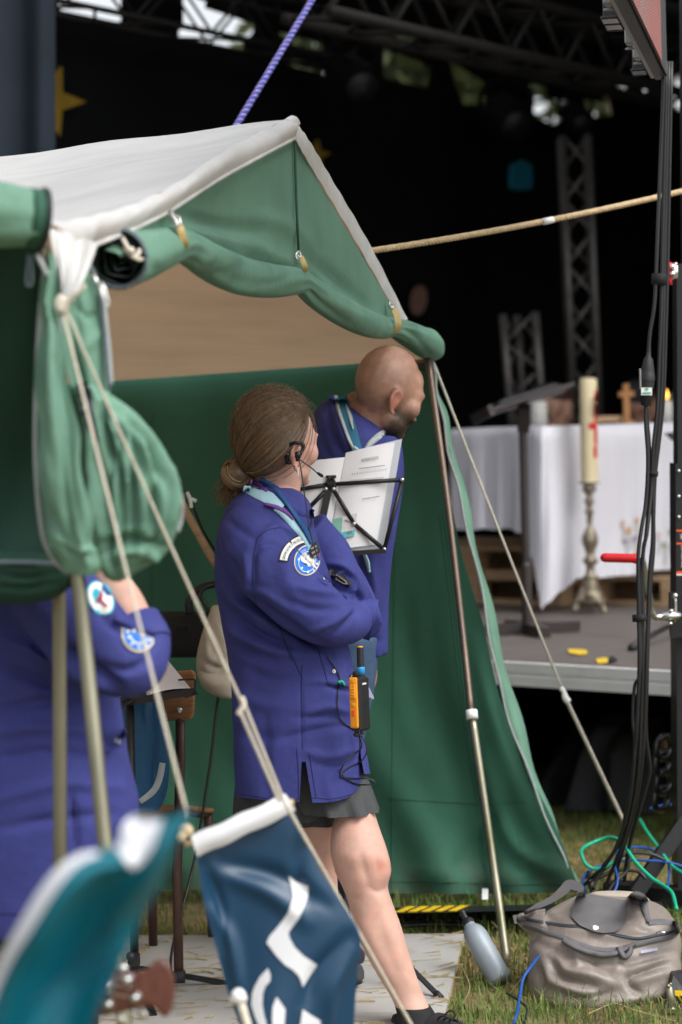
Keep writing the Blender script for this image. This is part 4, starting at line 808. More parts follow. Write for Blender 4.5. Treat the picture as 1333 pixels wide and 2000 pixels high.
gBody = fuse(head_shapes(hc, HA, hsx)+[legR, legL, pel, tor, neck, nape, armRb, armLb]+handL+handR, .0048, 4, .5)
gBody = (crease(gBody[0], gBody[1], [([(742, 1668), (756, 1690), (752, 1715)], 11, .006), ([(722, 1735), (740, 1742), (756, 1735)], 6, -.004), ([(705, 1668), (712, 1700), (722, 1728)], 9, -.005), ([(672, 1745), (690, 1752), (700, 1752)], 6, -.004), ([(735, 1780), (755, 1850), (790, 1930)], 12, -.004), ([(705, 1790), (725, 1840), (755, 1900)], 14, .005)]), gBody[1])
q = proj(gBody[0]); red = np.clip(.5*np.exp(-(((q[:, 0]-744)/9)**2+((q[:, 1]-1694)/11)**2))+.25*np.exp(-(((q[:, 0]-746)/20)**2+((q[:, 1]-1690)/30)**2)), 0, 1)
erel = (gBody[0]-hc)/hsx; red = np.clip(red+.55*np.exp(-(((erel@hf+.014)/.022)**2+((erel@hu+.048)/.036)**2))*(np.abs(erel@hr) > .076), 0, 1)
body = obj('body', gBody, 'skin', wom, attrs={'red': red}); bvBody = tree_bvh(gBody)
# hair
RAD = np.array([.112, .089, .114])*hsx; HC = hc+hu*.012-hf*.006
def h2w(d): return HC + (d*RAD)@np.stack([hf, hr, hu])
bunc = P(464, 925, 6.30); bl = P(499, 911, 6.27)
def w2h(p): v = np.asarray(p)-HC; return np.array([v@hf, v@hr, v@hu])/RAD
def fmax(u, r):   # hairline: how far forward hair grows at height u
    return np.interp(u, [-.72, -.5, -.3, -.12, .05, .2, .4, .6, .8, 1], [-.46, -.44, -.40, -.26, -.08, .12, .32, .56, .84, 1.0])
nu_, nv_ = 70, 90; V = []; ok = []
for i in range(nu_):
    th = math.pi*i/(nu_-1)
    for j in range(nv_):
        ph = 2*math.pi*j/nv_; d = np.array([math.sin(th)*math.cos(ph), math.sin(th)*math.sin(ph), math.cos(th)])
        e = fmax(d[2], d[1])-d[0]; ok.append(e > 0 and d[2] > -.72); V.append(h2w(d*(1.0+.12*np.clip(-d[0]+.3, 0, 1)*(1-.45*max(0, -d[2]))+.03*min(1, max(0, e)*3))*.985))
Fh = []
for i in range(nu_-1):
    for j in range(nv_):
        a, b = i*nv_+j, i*nv_+(j+1) % nv_
        if ok[a] and ok[b] and ok[a+nv_] and ok[b+nv_]: Fh.append((a, a+nv_, b+nv_, b))
def strands(P0, rad, taper=True):
    """(n, k, 3) centre lines -> thin three-sided tubes"""
    n, k = P0.shape[:2]; t = np.gradient(P0, axis=1); t /= np.linalg.norm(t, axis=2)[..., None]+1e-9; a = np.cross(t, np.array([.3, .5, .8])); a /= np.linalg.norm(a, axis=2)[..., None]+1e-9; b = np.cross(t, a)
    r = np.broadcast_to(np.asarray(rad).reshape(-1, 1), (n, k)).copy()
    if taper: r *= np.clip(np.minimum(np.linspace(.5, 4, k), np.linspace(4, .4, k)), 0, 1)
    R = np.stack([P0+r[..., None]*(math.cos(x)*a+math.sin(x)*b) for x in (0, 2.094, 4.189)], 2); V = R.reshape(-1, 3); base = np.arange(n*(k-1)); s, i = base//(k-1), base % (k-1); o = (s*k+i)*3; Fc = []
    for j in range(3): Fc.append(np.stack([o+j, o+(j+1) % 3, o+3+(j+1) % 3, o+3+j], 1))
    return V, np.concatenate(Fc).tolist()
db = w2h(bunc); Rb = np.linalg.norm(db); db /= Rb; d0s = []
while len(d0s) < 4200:
    d = rng.normal(0, 1, 3); d /= np.linalg.norm(d)
    e = fmax(d[2], d[1])-d[0]
    if d[2] > -.66 and e > 0 and (e < .35 or rng.random() < .35): d0s.append(d)
d0s = np.array(d0s); n = len(d0s); k = 16; t = np.linspace(0, 1, k)[None, :, None]; om = np.arccos(np.clip(d0s@db, -1, 1))[:, None, None]
sl_ = (np.sin((1-t)*om)*d0s[:, None]+np.sin(t*om)*db)/np.sin(om); e0 = np.clip(fmax(sl_[..., 2], 0)-sl_[..., 0], 0, 1)
sl_ += rng.normal(0, .012, (n, 1, 3))*np.sin(t*3.14); 
Rr = 1.0+.010*(np.sin(d0s[:, 0]*9+d0s[:, 2]*13)+np.sin(d0s[:, 1]*21-d0s[:, 2]*9))[:, None]+.12*np.clip(-sl_[..., 0]+.3, 0, 1)*(1-.45*np.clip(-sl_[..., 2], 0, 1))+.03*np.clip(e0*3, 0, 1)+rng.uniform(-.012, .014, (n, 1)); Rr = Rr*(1-t[..., 0]**4)+Rb*.86*t[..., 0]**4
st_ = HC + (sl_*Rr[..., None]*RAD)@np.stack([hf, hr, hu])
cl_ = np.sin(d0s[:, 0]*9+d0s[:, 2]*13)+np.sin(d0s[:, 1]*17-d0s[:, 2]*7+1)+np.sin(d0s@np.array([23., 11., 19.])); hl = np.clip(rng.random(n)**2.0*.7+.17*cl_, 0, 1); hlv = (hl[:, None]*np.linspace(.35, 1.25, k)[None])
gs_, hs_ = [], []
shell = (np.array(V), Fh); gs_.append(shell); hs_.append(np.zeros(len(V)))
g_ = strands(st_, rng.uniform(.0006, .0013, n)); gs_.append(g_); hs_.append(np.repeat(np.clip(hlv, 0, 1).reshape(-1), 3))
# bun: coiled strands
def coil(c, R, rt, axis, n, seed, turns=.75):
    r = np.random.default_rng(seed); axis = np.asarray(axis, float); axis /= np.linalg.norm(axis); a = np.cross(axis, UP); a /= np.linalg.norm(a); b = np.cross(axis, a); k = 20; out = []
    for _ in range(n):
        s0 = r.uniform(0, 6.28); th = s0+np.linspace(0, 6.28*turns, k); ps = r.uniform(0, 6.28)+np.linspace(0, .9, k); rr = rt*np.sqrt(r.uniform(.72, 1.0)); q = (R+rr*np.cos(ps))[:, None]*(np.cos(th)[:, None]*a+np.sin(th)[:, None]*b)+(rr*1.15*np.sin(ps))[:, None]*axis; out.append(c+q)
    return np.array(out)
vx = np.array([.35, -.75, .25])
for c, R, rt, n_, sd_ in ((bunc, .018, .025, 1100, 3), (bl, .010, .016, 420, 4)):
    gs_.append(ell(c, (R+rt)*.93, (np.array([1, 0, 0]), np.array([0, 1, 0]), UP))); hs_.append(np.full(len(gs_[-1][0]), .15))
    q = coil(c, R, rt, vx if sd_ == 3 else (.8, -.4, .3), n_, sd_); gs_.append(strands(q, rng.uniform(.0006, .0012, n_), False)); h = np.clip(.25+.9*rng.random(n_), 0, 1); hs_.append(np.repeat(np.repeat(h, 20), 3))
# loose tail
n_ = 420; s0 = bunc+np.array([0, .035, 0])+rng.normal(0, .014, (n_, 3)); e_ = np.array([P(x, y, 6.37+z) for x, y, z in zip(rng.normal(452, 15, n_), rng.uniform(950, 992, n_), rng.normal(0, .02, n_))]); m0 = (s0+e_)/2+rng.normal(0, .006, (n_, 3))+np.array([-.012, 0, 0]); t = np.linspace(0, 1, 10)[None, :, None]
gs_.append(strands((1-t)**2*s0[:, None]+2*t*(1-t)*m0[:, None]+t*t*e_[:, None], rng.uniform(.0005, .0010, n_))); hs_.append(np.repeat(np.repeat(np.clip(rng.random(n_), 0, 1), 10), 3))
# flyaways
n_ = 480; d = rng.normal(0, 1, (n_*6, 3)); d /= np.linalg.norm(d, axis=1)[:, None]; d = d[(d[:, 2] > .1) & (d[:, 0] < fmax(d[:, 2], 0))][:n_]; n_ = len(d); d2 = d+rng.normal(0, .22, (n_, 3)); t = np.linspace(0, 1, 10)[None, :, None]
q = d[:, None]*(1-t)+d2[:, None]*t; q /= np.linalg.norm(q, axis=2)[..., None]; q *= (1.06+.12*np.clip(-q[..., :1]+.3, 0, 1)+rng.uniform(.02, .11, (n_, 1, 1))*np.sin(t*2.6)); gs_.append(strands(HC+(q*RAD)@np.stack([hf, hr, hu]), .00042)); hs_.append(np.full(n_*30, .4))
obj('hair', merge(*gs_), 'hair', wom, attrs={'hl': np.concatenate(hs_)})
# coat
coat_t = loftpx([(952, 492, 572, .07), (966, 466, 592, .12), (984, 446, 606, .165), (1010, 434, 612, .185), (1045, 425, 618, .195), (1095, 420, 634, .20), (1150, 422, 652, .195), (1200, 430, 666, .185), (1260, 442, 682, .18), (1320, 451, 694, .18), (1400, 455, 704, .19), (1480, 458, 708, .20), (1530, 460, 711, .205), (1560, 462, 708, .205), (1570, 466, 700, .19)], WD, 60, 44, 2.35)
armR = limb([(478, 1030, 6.20, .066), (492, 1065, 6.13, .082), (520, 1105, 6.09, .086), (562, 1148, 6.06, .084), (606, 1186, 6.06, .080), (642, 1210, 6.08, .070), (668, 1218, 6.13, .057), (690, 1210, 6.22, .050), (704, 1192, 6.34, .046)], 36, 20)
armL = limb([(600, 1030, 6.46, .06), (640, 1080, 6.48, .062), (668, 1125, 6.46, .054), (692, 1165, 6.42, .052), (706, 1198, 6.36, .050), (714, 1220, 6.30, .046)], 26, 18)
foreL = limb([(702, 1188, 6.34, .046), (688, 1158, 6.25, .043), (676, 1138, 6.18, .040)], 12, 16)
gCoat = fuse([coat_t, armR, armL, foreL], .0062, 5, .5)
cf = [([(470, 1165), (500, 1178), (545, 1208), (600, 1246), (650, 1276)], 9.0, -0.0290), ([(470, 1150), (520, 1160), (570, 1195)], 7.2, 0.0087), ([(440, 1150), (462, 1172), (500, 1200), (550, 1235)], 8.1, 0.0174), ([(430, 1170), (460, 1205), (510, 1240), (570, 1262)], 7.2, -0.0203),
      ([(430, 1215), (470, 1240), (530, 1268), (590, 1280)], 9.0, 0.0188), ([(440, 1250), (480, 1272), (540, 1292)], 8.1, -0.0145), ([(500, 1060), (492, 1100), (494, 1150)], 9.0, -0.0130), ([(510, 1050), (540, 1030), (575, 1040)], 8.1, 0.0116), ([(500, 1075), (530, 1062), (565, 1075)], 6.3, -0.0087), ([(440, 1010), (470, 1035), (500, 1050)], 9.0, -0.0087),
      ([(425, 1080), (455, 1110), (470, 1150)], 10.8, -0.0116), ([(600, 1235), (650, 1215), (700, 1180)], 7.2, 0.0087), ([(640, 1250), (680, 1215), (706, 1170)], 6.3, -0.0087), ([(560, 1170), (610, 1190), (660, 1190)], 8.1, -0.0087), ([(575, 1145), (620, 1155), (670, 1160)], 8.1, 0.0116), ([(620, 1140), (660, 1150), (700, 1165)], 5.4, -0.0101),
      ([(640, 1100), (665, 1105), (688, 1118)], 5.4, 0.0116), ([(645, 1112), (668, 1116), (690, 1130)], 4.5, -0.0116), ([(700, 1140), (700, 1160), (712, 1185)], 4.5, -0.0087), ([(640, 1340), (670, 1345), (690, 1352)], 5.4, -0.0116), ([(600, 1332), (640, 1332), (690, 1345)], 5.4, 0.0087), ([(600, 1395), (640, 1382), (680, 1390)], 6.3, 0.0101), ([(560, 1440), (620, 1425), (690, 1412)], 8.1, -0.0101), ([(575, 1400), (625, 1400), (680, 1402)], 7.2, -0.0087),
      ([(600, 1470), (650, 1478), (700, 1462)], 7.2, 0.0101), ([(610, 1490), (660, 1500), (704, 1480)], 7.2, -0.0087), ([(470, 1300), (510, 1320), (560, 1330)], 10.8, -0.0101), ([(460, 1340), (500, 1370), (560, 1380)], 12.6, 0.0087), ([(462, 1420), (500, 1440), (570, 1440)], 12.6, -0.0072), ([(480, 1300), (476, 1420), (484, 1540)], 14.4, 0.0101), ([(520, 1400), (516, 1480), (520, 1556)], 12.6, -0.0087), ([(650, 1500), (640, 1530), (646, 1560)], 10.8, 0.0087), ([(682, 1290), (690, 1330), (694, 1400)], 5.4, -0.0116),
      ([(560, 1080), (560, 1130), (580, 1180)], 14.4, 0.0072), ([(480, 1090), (486, 1130), (476, 1160)], 7.2, 0.0116), ([(588, 1330), (590, 1400), (590, 1462)], 2.7, -0.0058)]
Vc = crease(gCoat[0], gCoat[1], cf); Vc = wob(Vc, gCoat[1], .0016, 26, 2)
# side slit: a real wedge cut through the lower hem
qp = proj(Vc); wdg = np.interp(qp[:, 1], [1462, 1475, 1565], [0, 5, 25]); cenx = np.interp(qp[:, 1], [1462, 1565], [592, 598]); dx_ = qp[:, 0]-cenx; inw = (np.abs(dx_) < wdg/2) & (qp[:, 1] > 1463) & (qp[:, 2] < WD)
hem = np.interp(qp[:, 0], [450, 480, 540, 586, 612, 650, 680, 696, 708, 716], [1556, 1559, 1564, 1566, 1568, 1567, 1558, 1546, 1528, 1516]); bot = qp[:, 1] > hem
keep = [f for f in gCoat[1] if not all(inw[i] or bot[i] for i in f)]
sw_ = np.where(inw, np.sign(dx_)*wdg/2-dx_, 0)*qp[:, 2]/F; up_ = np.where(bot, qp[:, 1]-hem, 0)*qp[:, 2]/F; Vc = Vc+sw_[:, None]*_r+up_[:, None]*_u
gCoat = (Vc, keep); coat = obj('coat', gCoat, 'coat', wom); bvW_ = tree_bvh(gCoat); bvWo = bvW_+bvBody
for pl_ in ([(590, 1300), (589, 1380), (591, 1462)], [(503, 1050), (495, 1090), (494, 1140), (502, 1185)], [(503, 1050), (525, 1035), (548, 1030)], [(470, 1552), (530, 1560), (586, 1562)], [(612, 1558), (650, 1560), (690, 1550), (706, 1530)], [(580, 1462), (583, 1510), (584, 1560)], [(604, 1470), (610, 1510), (618, 1556)], [(552, 1242), (575, 1290), (588, 1320)], [(622, 1270), (634, 1310), (642, 1335), (660, 1338), (694, 1345)], [(545, 1220), (560, 1265), (570, 1290)]):
    obj('seam', dline(pl_, .0011, bvW_, .0004, 40, 6.1, 5), 'seam', coat)
cu = [P(702, 1180, 6.30), P(736, 1216, 6.26)]; axc = cu[1]-P(690, 1205, 6.26); axc /= np.linalg.norm(axc)
cuff = tube_prof(P(700, 1204, 6.26), axc, [(.050, 0), (.053, .02), (.055, .042), (.053, .042), (.048, .01), (.012, .0)], 28)
cfv = cuff[0].copy(); obj('cuff', (cfv, cuff[1]), 'coat', wom, sharp=50); obj('cuff_shade', tube_prof(P(700, 1204, 6.26)+axc*.036, axc, [(.0505, 0), (.001, .001)], 24), 'coat_in', wom)  # dark disc across the cuff opening stands in for its shaded hollow
# hem flap on the far side of the front opening
obj('front_flap', loft2(PP([(704, 1440, 6.24), (706, 1480, 6.22), (712, 1512, 6.2)]), PP([(709, 1440, 6.36), (718, 1480, 6.36), (723, 1510, 6.34)]), 14, 8, lambda u, v: np.array([.006*math.sin(v*3.1), 0, 0])), 'coat', wom)
# shorts
def short(sec, D, hemw):
    g = loftpx(sec, D, 22, 60, 2.1); V = g[0].copy(); k = len(V)//60
    for i in range(k):
        w_ = (i/(k-1))**2
        for j in range(60): c = V[i*60:(i+1)*60].mean(0) if j == 0 else c; V[i*60+j] += (V[i*60+j]-c)*(.07*w_*math.sin(j*.9)+.04*w_*math.sin(j*1.9+1))
    return V, g[1][:-2]
gsh = merge(short([(1400, 500, 690, .10, 6.31), (1480, 520, 702, .12, 6.30), (1540, 556, 725, .120, 6.275), (1582, 584, 738, .122, 6.26)], 6.22, 0), short([(1400, 470, 680, .16, 6.4), (1500, 464, 690, .14, 6.42), (1560, 462, 690, .13, 6.43), (1602, 466, 690, .128, 6.44)], 6.4, 0), short([(1400, 490, 680, .13, 6.34), (1480, 480, 690, .14, 6.34), (1540, 474, 680, .15, 6.34), (1590, 476, 640, .15, 6.34)], 6.32, 0))
obj('shorts', gsh, 'shorts', wom)
# scarf, lanyard, collar
sc = obj('neck_scarf', ribbon([(476, 954), (502, 962), (528, 974), (552, 992)], [12, 22, 25, 20], bvWo, .010, 30), 'scarf_blue', wom)
obj('scarf_fold', ribbon([(540, 990), (562, 1010), (584, 1036), (602, 1060), (616, 1084)], [16, 17, 14, 12, 10], bvWo, .009, 30), 'scarf_blue', sc)
obj('scarf_trim', ribbon([(518, 984), (540, 990), (560, 1000), (574, 1014)], [6, 11, 12, 6], bvWo, .013, 24), 'scarf_purple', sc)
obj('scarf_trim', ribbon([(490, 940), (502, 944), (514, 952), (522, 960)], [7, 11, 10, 5], bvWo, .013, 20), 'scarf_purple', sc)
obj('scarf_trim', ribbon([(612, 1068), (620, 1080), (626, 1094)], [5, 7, 5], bvWo, .012, 12), 'scarf_purple', sc)
obj('collar', ribbon([(512, 940), (538, 956), (560, 976), (590, 994), (612, 1004)], [10, 16, 20, 24, 16], bvWo, .012, 34), 'coat', wom)
obj('collar_edge', ribbon([(612, 1002), (611, 1018), (604, 1034)], [4, 7, 4], bvWo, .013, 12), 'coat_in', wom)
lan = obj('lanyard', ribbon([(508, 936), (532, 950), (552, 972), (574, 1002), (594, 1032), (610, 1062)], [10, 11, 11, 11, 12, 11], bvWo, .018, 40), 'lanyard', wom)
obj('badge', dpoly([(616+10*math.cos(a)+2*math.sin(a), 1074-16*math.sin(a)) for a in np.linspace(0, 6.283, 25)[:-1]], bvWo, .016, 7), 'patch_black', lan, False)
for pts in ([(607, 1070), (619, 1064), (620, 1068), (608, 1074)], [(609, 1079), (620, 1072), (621, 1076), (610, 1083)], [(612, 1087), (621, 1081), (622, 1084), (614, 1090)]): obj('badge_print', dpoly(pts, bvWo, .019, 9), 'tote', lan, False)
# sleeve badges
def ringpoly(cx, cy, ro, ri, a0, a1, n=30, sx=1.0, rot=0.0):
    def pt(R, a): x, y = R*math.cos(a)*sx, R*math.sin(a); return (cx+x*math.cos(rot)+y*math.sin(rot), cy-(y*math.cos(rot)-x*math.sin(rot)))
    return [pt(ro, a0+(a1-a0)*i/n) for i in range(n+1)], [pt(ri, a0+(a1-a0)*i/n) for i in range(n+1)]
def ringmesh(bv, off, *a, **k):
    o_, i_ = ringpoly(*a, **k); n = len(o_); V2 = []
    for t in (0, .5, 1): V2 += [(o_[j][0]*(1-t)+i_[j][0]*t, o_[j][1]*(1-t)+i_[j][1]*t) for j in range(n)]
    return drape(V2, [(m*n+j, m*n+j+1, (m+1)*n+j+1, (m+1)*n+j) for m in range(2) for j in range(n-1)], bv, off)
def arctext(s, cx, cy, R, a0, a1, size, bv, off, sx=1.0, rot=0.0):
    V2, Fc = text2(s, size, 'LEFT'); x0, x1 = V2[:, 0].min(), V2[:, 0].max(); out = []
    for x, y in V2:
        a = a0+(a1-a0)*(x-x0)/(x1-x0); r = R+y; X_, Y_ = r*math.cos(a)*sx, r*math.sin(a); out.append((cx+X_*math.cos(rot)+Y_*math.sin(rot), cy-(Y_*math.cos(rot)-X_*math.sin(rot))))
    return drape(out, Fc, bv, off)
rad = math.radians
pa = obj('arc_badge', ringmesh(bvW_, .003, 603, 1101, 59, 39.5, rad(175), rad(96)), 'patch_black', coat); 
obj('badge_field', ringmesh(bvW_, .0042, 603, 1101, 56.5, 42, rad(172), rad(97)), 'patch_white', pa)
obj('badge_lettering', arctext('GROUPE NOTRE DAME DES LILAS', 603, 1101, 46.6, rad(170), rad(98), 7.6, bvW_, .0054), 'patch_black', pa, False)
pr = obj('round_badge', ringmesh(bvW_, .003, 600.5, 1094, 30.5, .5, 0, 2*math.pi, 48, sx=.83, rot=.25), 'patch_gold', coat)
obj('badge_field', ringmesh(bvW_, .0044, 600.5, 1094, 28, .5, 0, 2*math.pi, 48, sx=.82, rot=.25), 'patch_blue', pr)
obj('badge_ring', ringmesh(bvW_, .0056, 600.5, 1097, 20.5, 19.2, 0, 2*math.pi, 48, sx=.82, rot=.25), 'patch_white', pr)
obj('badge_lettering', arctext('SEINE SAINT DENIS', 600.5, 1096, 21.4, rad(146), rad(36), 5.2, bvW_, .0056, sx=.84, rot=.25), 'patch_white', pr, False)
sc_ = 180/1333.
obj('badge_map', dpoly([(520+x*sc_, 1020+y*sc_) for x, y in [(500, 500), (530, 480), (575, 492), (620, 470), (640, 440), (665, 462), (690, 500), (705, 560), (700, 620), (730, 650), (738, 690), (700, 670), (660, 630), (610, 640), (590, 600), (560, 590), (510, 560)]], bvW_, .0062, 4), 'patch_white', pr, False)
for x, y, r in ((475, 535, 3.0), (522, 660, 2.6), (608, 718, 3.0), (740, 600, 2.8), (712, 520, 1.8), (690, 690, 1.8)): cx_, cy_ = 520+x*sc_, 1020+y*sc_; obj('badge_symbol', dpoly([(cx_+r*math.cos(a)*(1 if i % 2 else .55), cy_+r*math.sin(a)*(1 if i % 2 else .7)) for i, a in enumerate(np.linspace(0, 6.283, 9)[:-1])], bvW_, .0064, 5), 'patch_white', pr, False)
for pl_ in ([(590, 1092), (600, 1098), (606, 1106)], [(598, 1085), (602, 1096), (612, 1098)], [(594, 1100), (604, 1092), (612, 1090)]): obj('badge_stitch', dline(pl_, .0006, bvW_, .007, 8, 6.1, 4), 'patch_gold', pr)
# buttons, sleeve tab, watch
tb_ = obj('sleeve_tab', dpoly([(620, 1127), (632, 1121), (648, 1133), (640, 1142), (634, 1141)], bvW_, .003, 6), 'coat', coat, False)
def button(x, y, par, bv, r=4.2, m='coat_in', m2='patch_white'):
    b = obj('button', dpoly([(x+r*math.cos(a), y-r*1.1*math.sin(a)) for a in np.linspace(0, 6.283, 15)[:-1]], bv, .005, 9), m, par, False)
    obj('button_mark', ringmesh(bv, .0062, x, y, r*.62, r*.34, rad(60), rad(350), 12), m2, b)
button(634.5, 1129, tb_, bvW_); button(653, 1311, coat, bvW_, 3.6, 'patch_white', 'patch_black')
wa = obj('watch', ribbon([(644, 1115), (655, 1123), (668, 1131), (684, 1144)], [13, 17, 17, 12], bvWo, .010, 20), 'black', wom); bvwt = bvWo
obj('watch_face', dpoly([(650, 1122), (657, 1121), (676, 1134), (680, 1141), (672, 1141), (656, 1132)], bvWo, .013, 6), 'alu_dull', wa, False); obj('watch_glass', dpoly([(655, 1125), (659, 1124), (674, 1135), (676, 1139), (671, 1138), (659, 1131)], bvWo, .0145, 6), 'black_gloss', wa, False)
# pocket items
obj('pocket_pen', dline([(673, 1338), (668, 1331), (661, 1333)], .004, bvW_, .004, 8, 6.1), 'wire_green', coat)
# headset
hs = obj('headset', merge(ptube([(561, 902, 6.225), (559, 885, 6.215), (564, 871, 6.21), (574, 865, 6.205), (586, 866, 6.205), (593, 868, 6.205), (591, 879, 6.205), (587, 887, 6.20)], .0046, 26, 8), ptube([(562, 884, 6.215), (561, 902, 6.22), (568, 903, 6.215)], .0055, 8, 8), box(P(582, 889, 6.20), (.015, .015, .020), None, .003), box(P(581, 897, 6.2), (.008, .012, .012), None, .002)), 'black_gloss', wom)
obj('boom', ptube([(584, 896, 6.195), (596, 905, 6.19), (610, 915, 6.185), (620, 924, 6.18)], .0016, 14, 6), 'black', hs); obj('microphone', limb([(620, 923, 6.18, .0025), (624, 926, 6.18, .0042), (630, 930, 6.18, .0042), (632, 931, 6.18, .002)], 10, 10), 'black_matte', hs)
obj('cable', ptube([(584, 896, 6.19), (588, 915, 6.185), (592, 940, 6.18), (596, 970, 6.16), (600, 998, 6.14), (604, 1030, 6.12), (612, 1060, 6.10), (620, 1085, 6.1)], .0016, 30, 6), 'black', hs)
er = obj('earring', lathe(P(582, 932, 6.205), (P(582, 912, 6.205)-P(582, 932, 6.205)), [(.0006, 0), (.0018, .004), (.0022, .018), (.0012, .024)], 8), 'patch_white', wom); obj('earring_ring', ptube([(582, 912, 6.205), (585, 905, 6.2), (583, 900, 6.2)], .0009, 8, 5), 'chrome', er)
obj('earring_stud', ell(P(575.5, 911, 6.205), .0022), 'black_gloss', wom)
obj('eyelash', merge(*[ptube([(613.5, 842+i, 6.33), (617, 841+i, 6.32), (618.5, 839.5+i, 6.315)], .0006, 6, 4) for i in range(3)]), 'hair', wom)
# shoes and socks
obj('sock', loftpx([(1966, 772, 842, .046, 6.185), (1978, 775, 850, .046, 6.18), (2000, 778, 862, .044, 6.17)], 6.18, 10, 20), 'black_matte', wom)
sh1 = obj('shoe', fuse([limb([(784, 1996, 6.22, .030), (800, 2004, 6.20, .036), (830, 2010, 6.17, .040), (860, 2012, 6.14, .040), (890, 2020, 6.11, .036), (915, 2028, 6.09, .026)], 20, 14), limb([(778, 1980, 6.22, .016), (780, 2000, 6.22, .024)], 6, 10), limb([(850, 1990, 6.15, .02), (872, 2000, 6.13, .026)], 6, 10)], .005, 3), 'case_dark', wom)
obj('sole', fuse([limb([(780, 2024, 6.22, .020), (830, 2032, 6.17, .024), (880, 2040, 6.12, .025), (918, 2042, 6.09, .018)], 16, 10)], .005, 1), 'rubber', sh1)
obj('lace', merge(*[ptube([(856+i*9, 1990+i*4, 6.12), (864+i*9, 1984+i*4, 6.09), (876+i*9, 1988+i*4, 6.06)], .0024, 8, 6) for i in range(3)], ptube([(868, 1982, 6.1), (880, 1974, 6.08), (890, 1980, 6.07), (884, 1992, 6.07)], .0022, 12, 6), ptube([(880, 1990, 6.08), (896, 1994, 6.06), (900, 2006, 6.06)], .0022, 8, 6)), 'black', sh1)
sh2 = obj('shoe', fuse([limb([(622, 1912, 6.66, .034), (650, 1908, 6.64, .038), (680, 1903, 6.62, .034), (704, 1900, 6.60, .025)], 16, 14)], .005, 3), 'case_grey', wom)
obj('sole', fuse([limb([(618, 1926, 6.66, .018), (660, 1922, 6.63, .020), (706, 1912, 6.60, .014)], 12, 10)], .005, 1), 'rubber', sh2)
# ------------------------------------------------------------------ walkie-talkie at her hip
rc = P(703, 1374, 6.05); ru = P(700, 1322, 6.05)-P(704, 1432, 6.05); ru /= np.linalg.norm(ru); rn2 = np.array([.87, -.49, 0]); rn2 -= ru*(rn2@ru); rn2 /= np.linalg.norm(rn2); rn1 = np.cross(rn2, ru)
rn1 = rn1 if rn1[1] < 0 else -rn1; RA = (rn2, rn1, ru)
T = thing('walkie_talkie', 'black and orange two-way radio with stubby antenna clipped to the purple coat', 'radio', rc-ru*.075)
obj('casing', box(rc, (.034, .050, .136), RA, .006), 'black', T, False)
lf = rc-rn2*.0+rn1*.0
sp_ = obj('side_panel', fuse([box(rc+rn1*.026+ru*.004-rn2*.002, (.024, .008, .128), RA, .003)], .002, 2), 'orange', T)
for dz, s_, h_ in ((.056, .0075, 0), (.030, .0085, 1), (-.002, .006, 0)):
    if h_: obj('talk_button', fuse([box(rc+rn1*.031+ru*(dz+.002)-rn2*.002, (.016, .004, .036), RA, .0015)]+[box(rc+rn1*.0332+ru*(dz+q_)-rn2*.002, (.012, .002, .002), RA) for q_ in (-.005, .002, .009)], .0012, 1), 'orange', sp_)
    else: obj('round_button', lathe(rc+rn1*.029+ru*dz-rn2*.002, rn1, [(s_, 0), (s_, .0015), (s_*.85, .002), (.0005, .0018)], 16), 'orange', sp_)
obj('alarm_button', box(rc+rn1*.0305+ru*(-.022)-rn2*.002, (.009, .003, .015), RA, .001), 'orange_red', sp_, False)
for q_ in range(8): obj('speaker_slot', box(rc+rn2*.0172+rn1*(-.008+.006*(q_ % 3))+ru*(-.006+.006*(q_//3)), (.001, .0035, .003), RA), 'black_matte', T, False)
obj('display_strip', box(rc+rn2*.0172+rn1*.004+ru*.050, (.001, .02, .004), RA), 'alu_rail', T, False)
at = rc+ru*.066-rn1*.008+rn2*.002
an = obj('antenna', lathe(at, ru, [(.0095, 0), (.0095, .022), (.0092, .025), (.0085, .070), (.008, .074), (.0005, .075)], 16), 'black', T, sharp=40)
obj('antenna_band', lathe(at+ru*.006, ru, [(.0100, 0), (.0100, .018), (.0096, .019)], 16), 'sky_blue', an); obj('antenna_tip', lathe(at+ru*.0735, ru, [(.0078, 0), (.0078, .003), (.0005, .004)], 14), 'orange', an)
obj('knob', lathe(rc+ru*.066+rn1*.014, ru, [(.008, 0), (.008, .012), (.006, .016), (.0005, .016)], 12), 'black_matte', T); obj('knob', lathe(rc+ru*.066+rn1*.0-rn2*.008, ru, [(.005, 0), (.005, .008), (.0005, .009)], 12), 'black_matte', T)
obj('belt_clip', merge(ptube([(683, 1322, 6.07), (687, 1318, 6.05), (685, 1330, 6.04), (684, 1345, 6.05)], .003, 10, 6)), 'chrome', T)
obj('plug', merge(ell(P(697, 1435, 6.04), (.009, .006, .006)), ell(P(708, 1431, 6.04), (.006, .006, .005)), ell(P(708, 1418, 6.05), (.006, .008, .008))), 'rubber', T)
tg = obj('paper_tag', prism([P(718, 1336, 6.09), P(731, 1362, 6.09), P(730, 1366, 6.09), P(718, 1360, 6.09)], (0, .002, 0)), 'label_lilac', T, False)
cb_ = [(640, 1283), (650, 1297), (662, 1318), (665, 1333), (661, 1350), (660, 1380), (663, 1400), (674, 1414), (690, 1424), (702, 1434), (712, 1446), (717, 1462), (714, 1476), (704, 1488), (684, 1498), (668, 1510), (668, 1518), (690, 1520), (720, 1521), (731, 1526), (729, 1532), (700, 1532), (678, 1522), (666, 1508), (674, 1490), (690, 1474), (704, 1464), (707, 1452), (702, 1436), (696, 1400), (692, 1365), (686, 1340), (685, 1326)]
p = cr(cb_, 150); bvR = bvW_; obj('cable', tube(np.array([drape_pt(x, y, bvR, .006 if i < 110 else .07, 6.08) if x < 705 else P(x, y, 6.08) for i, (x, y) in enumerate(p)]), .0019, 6), 'cable', T)
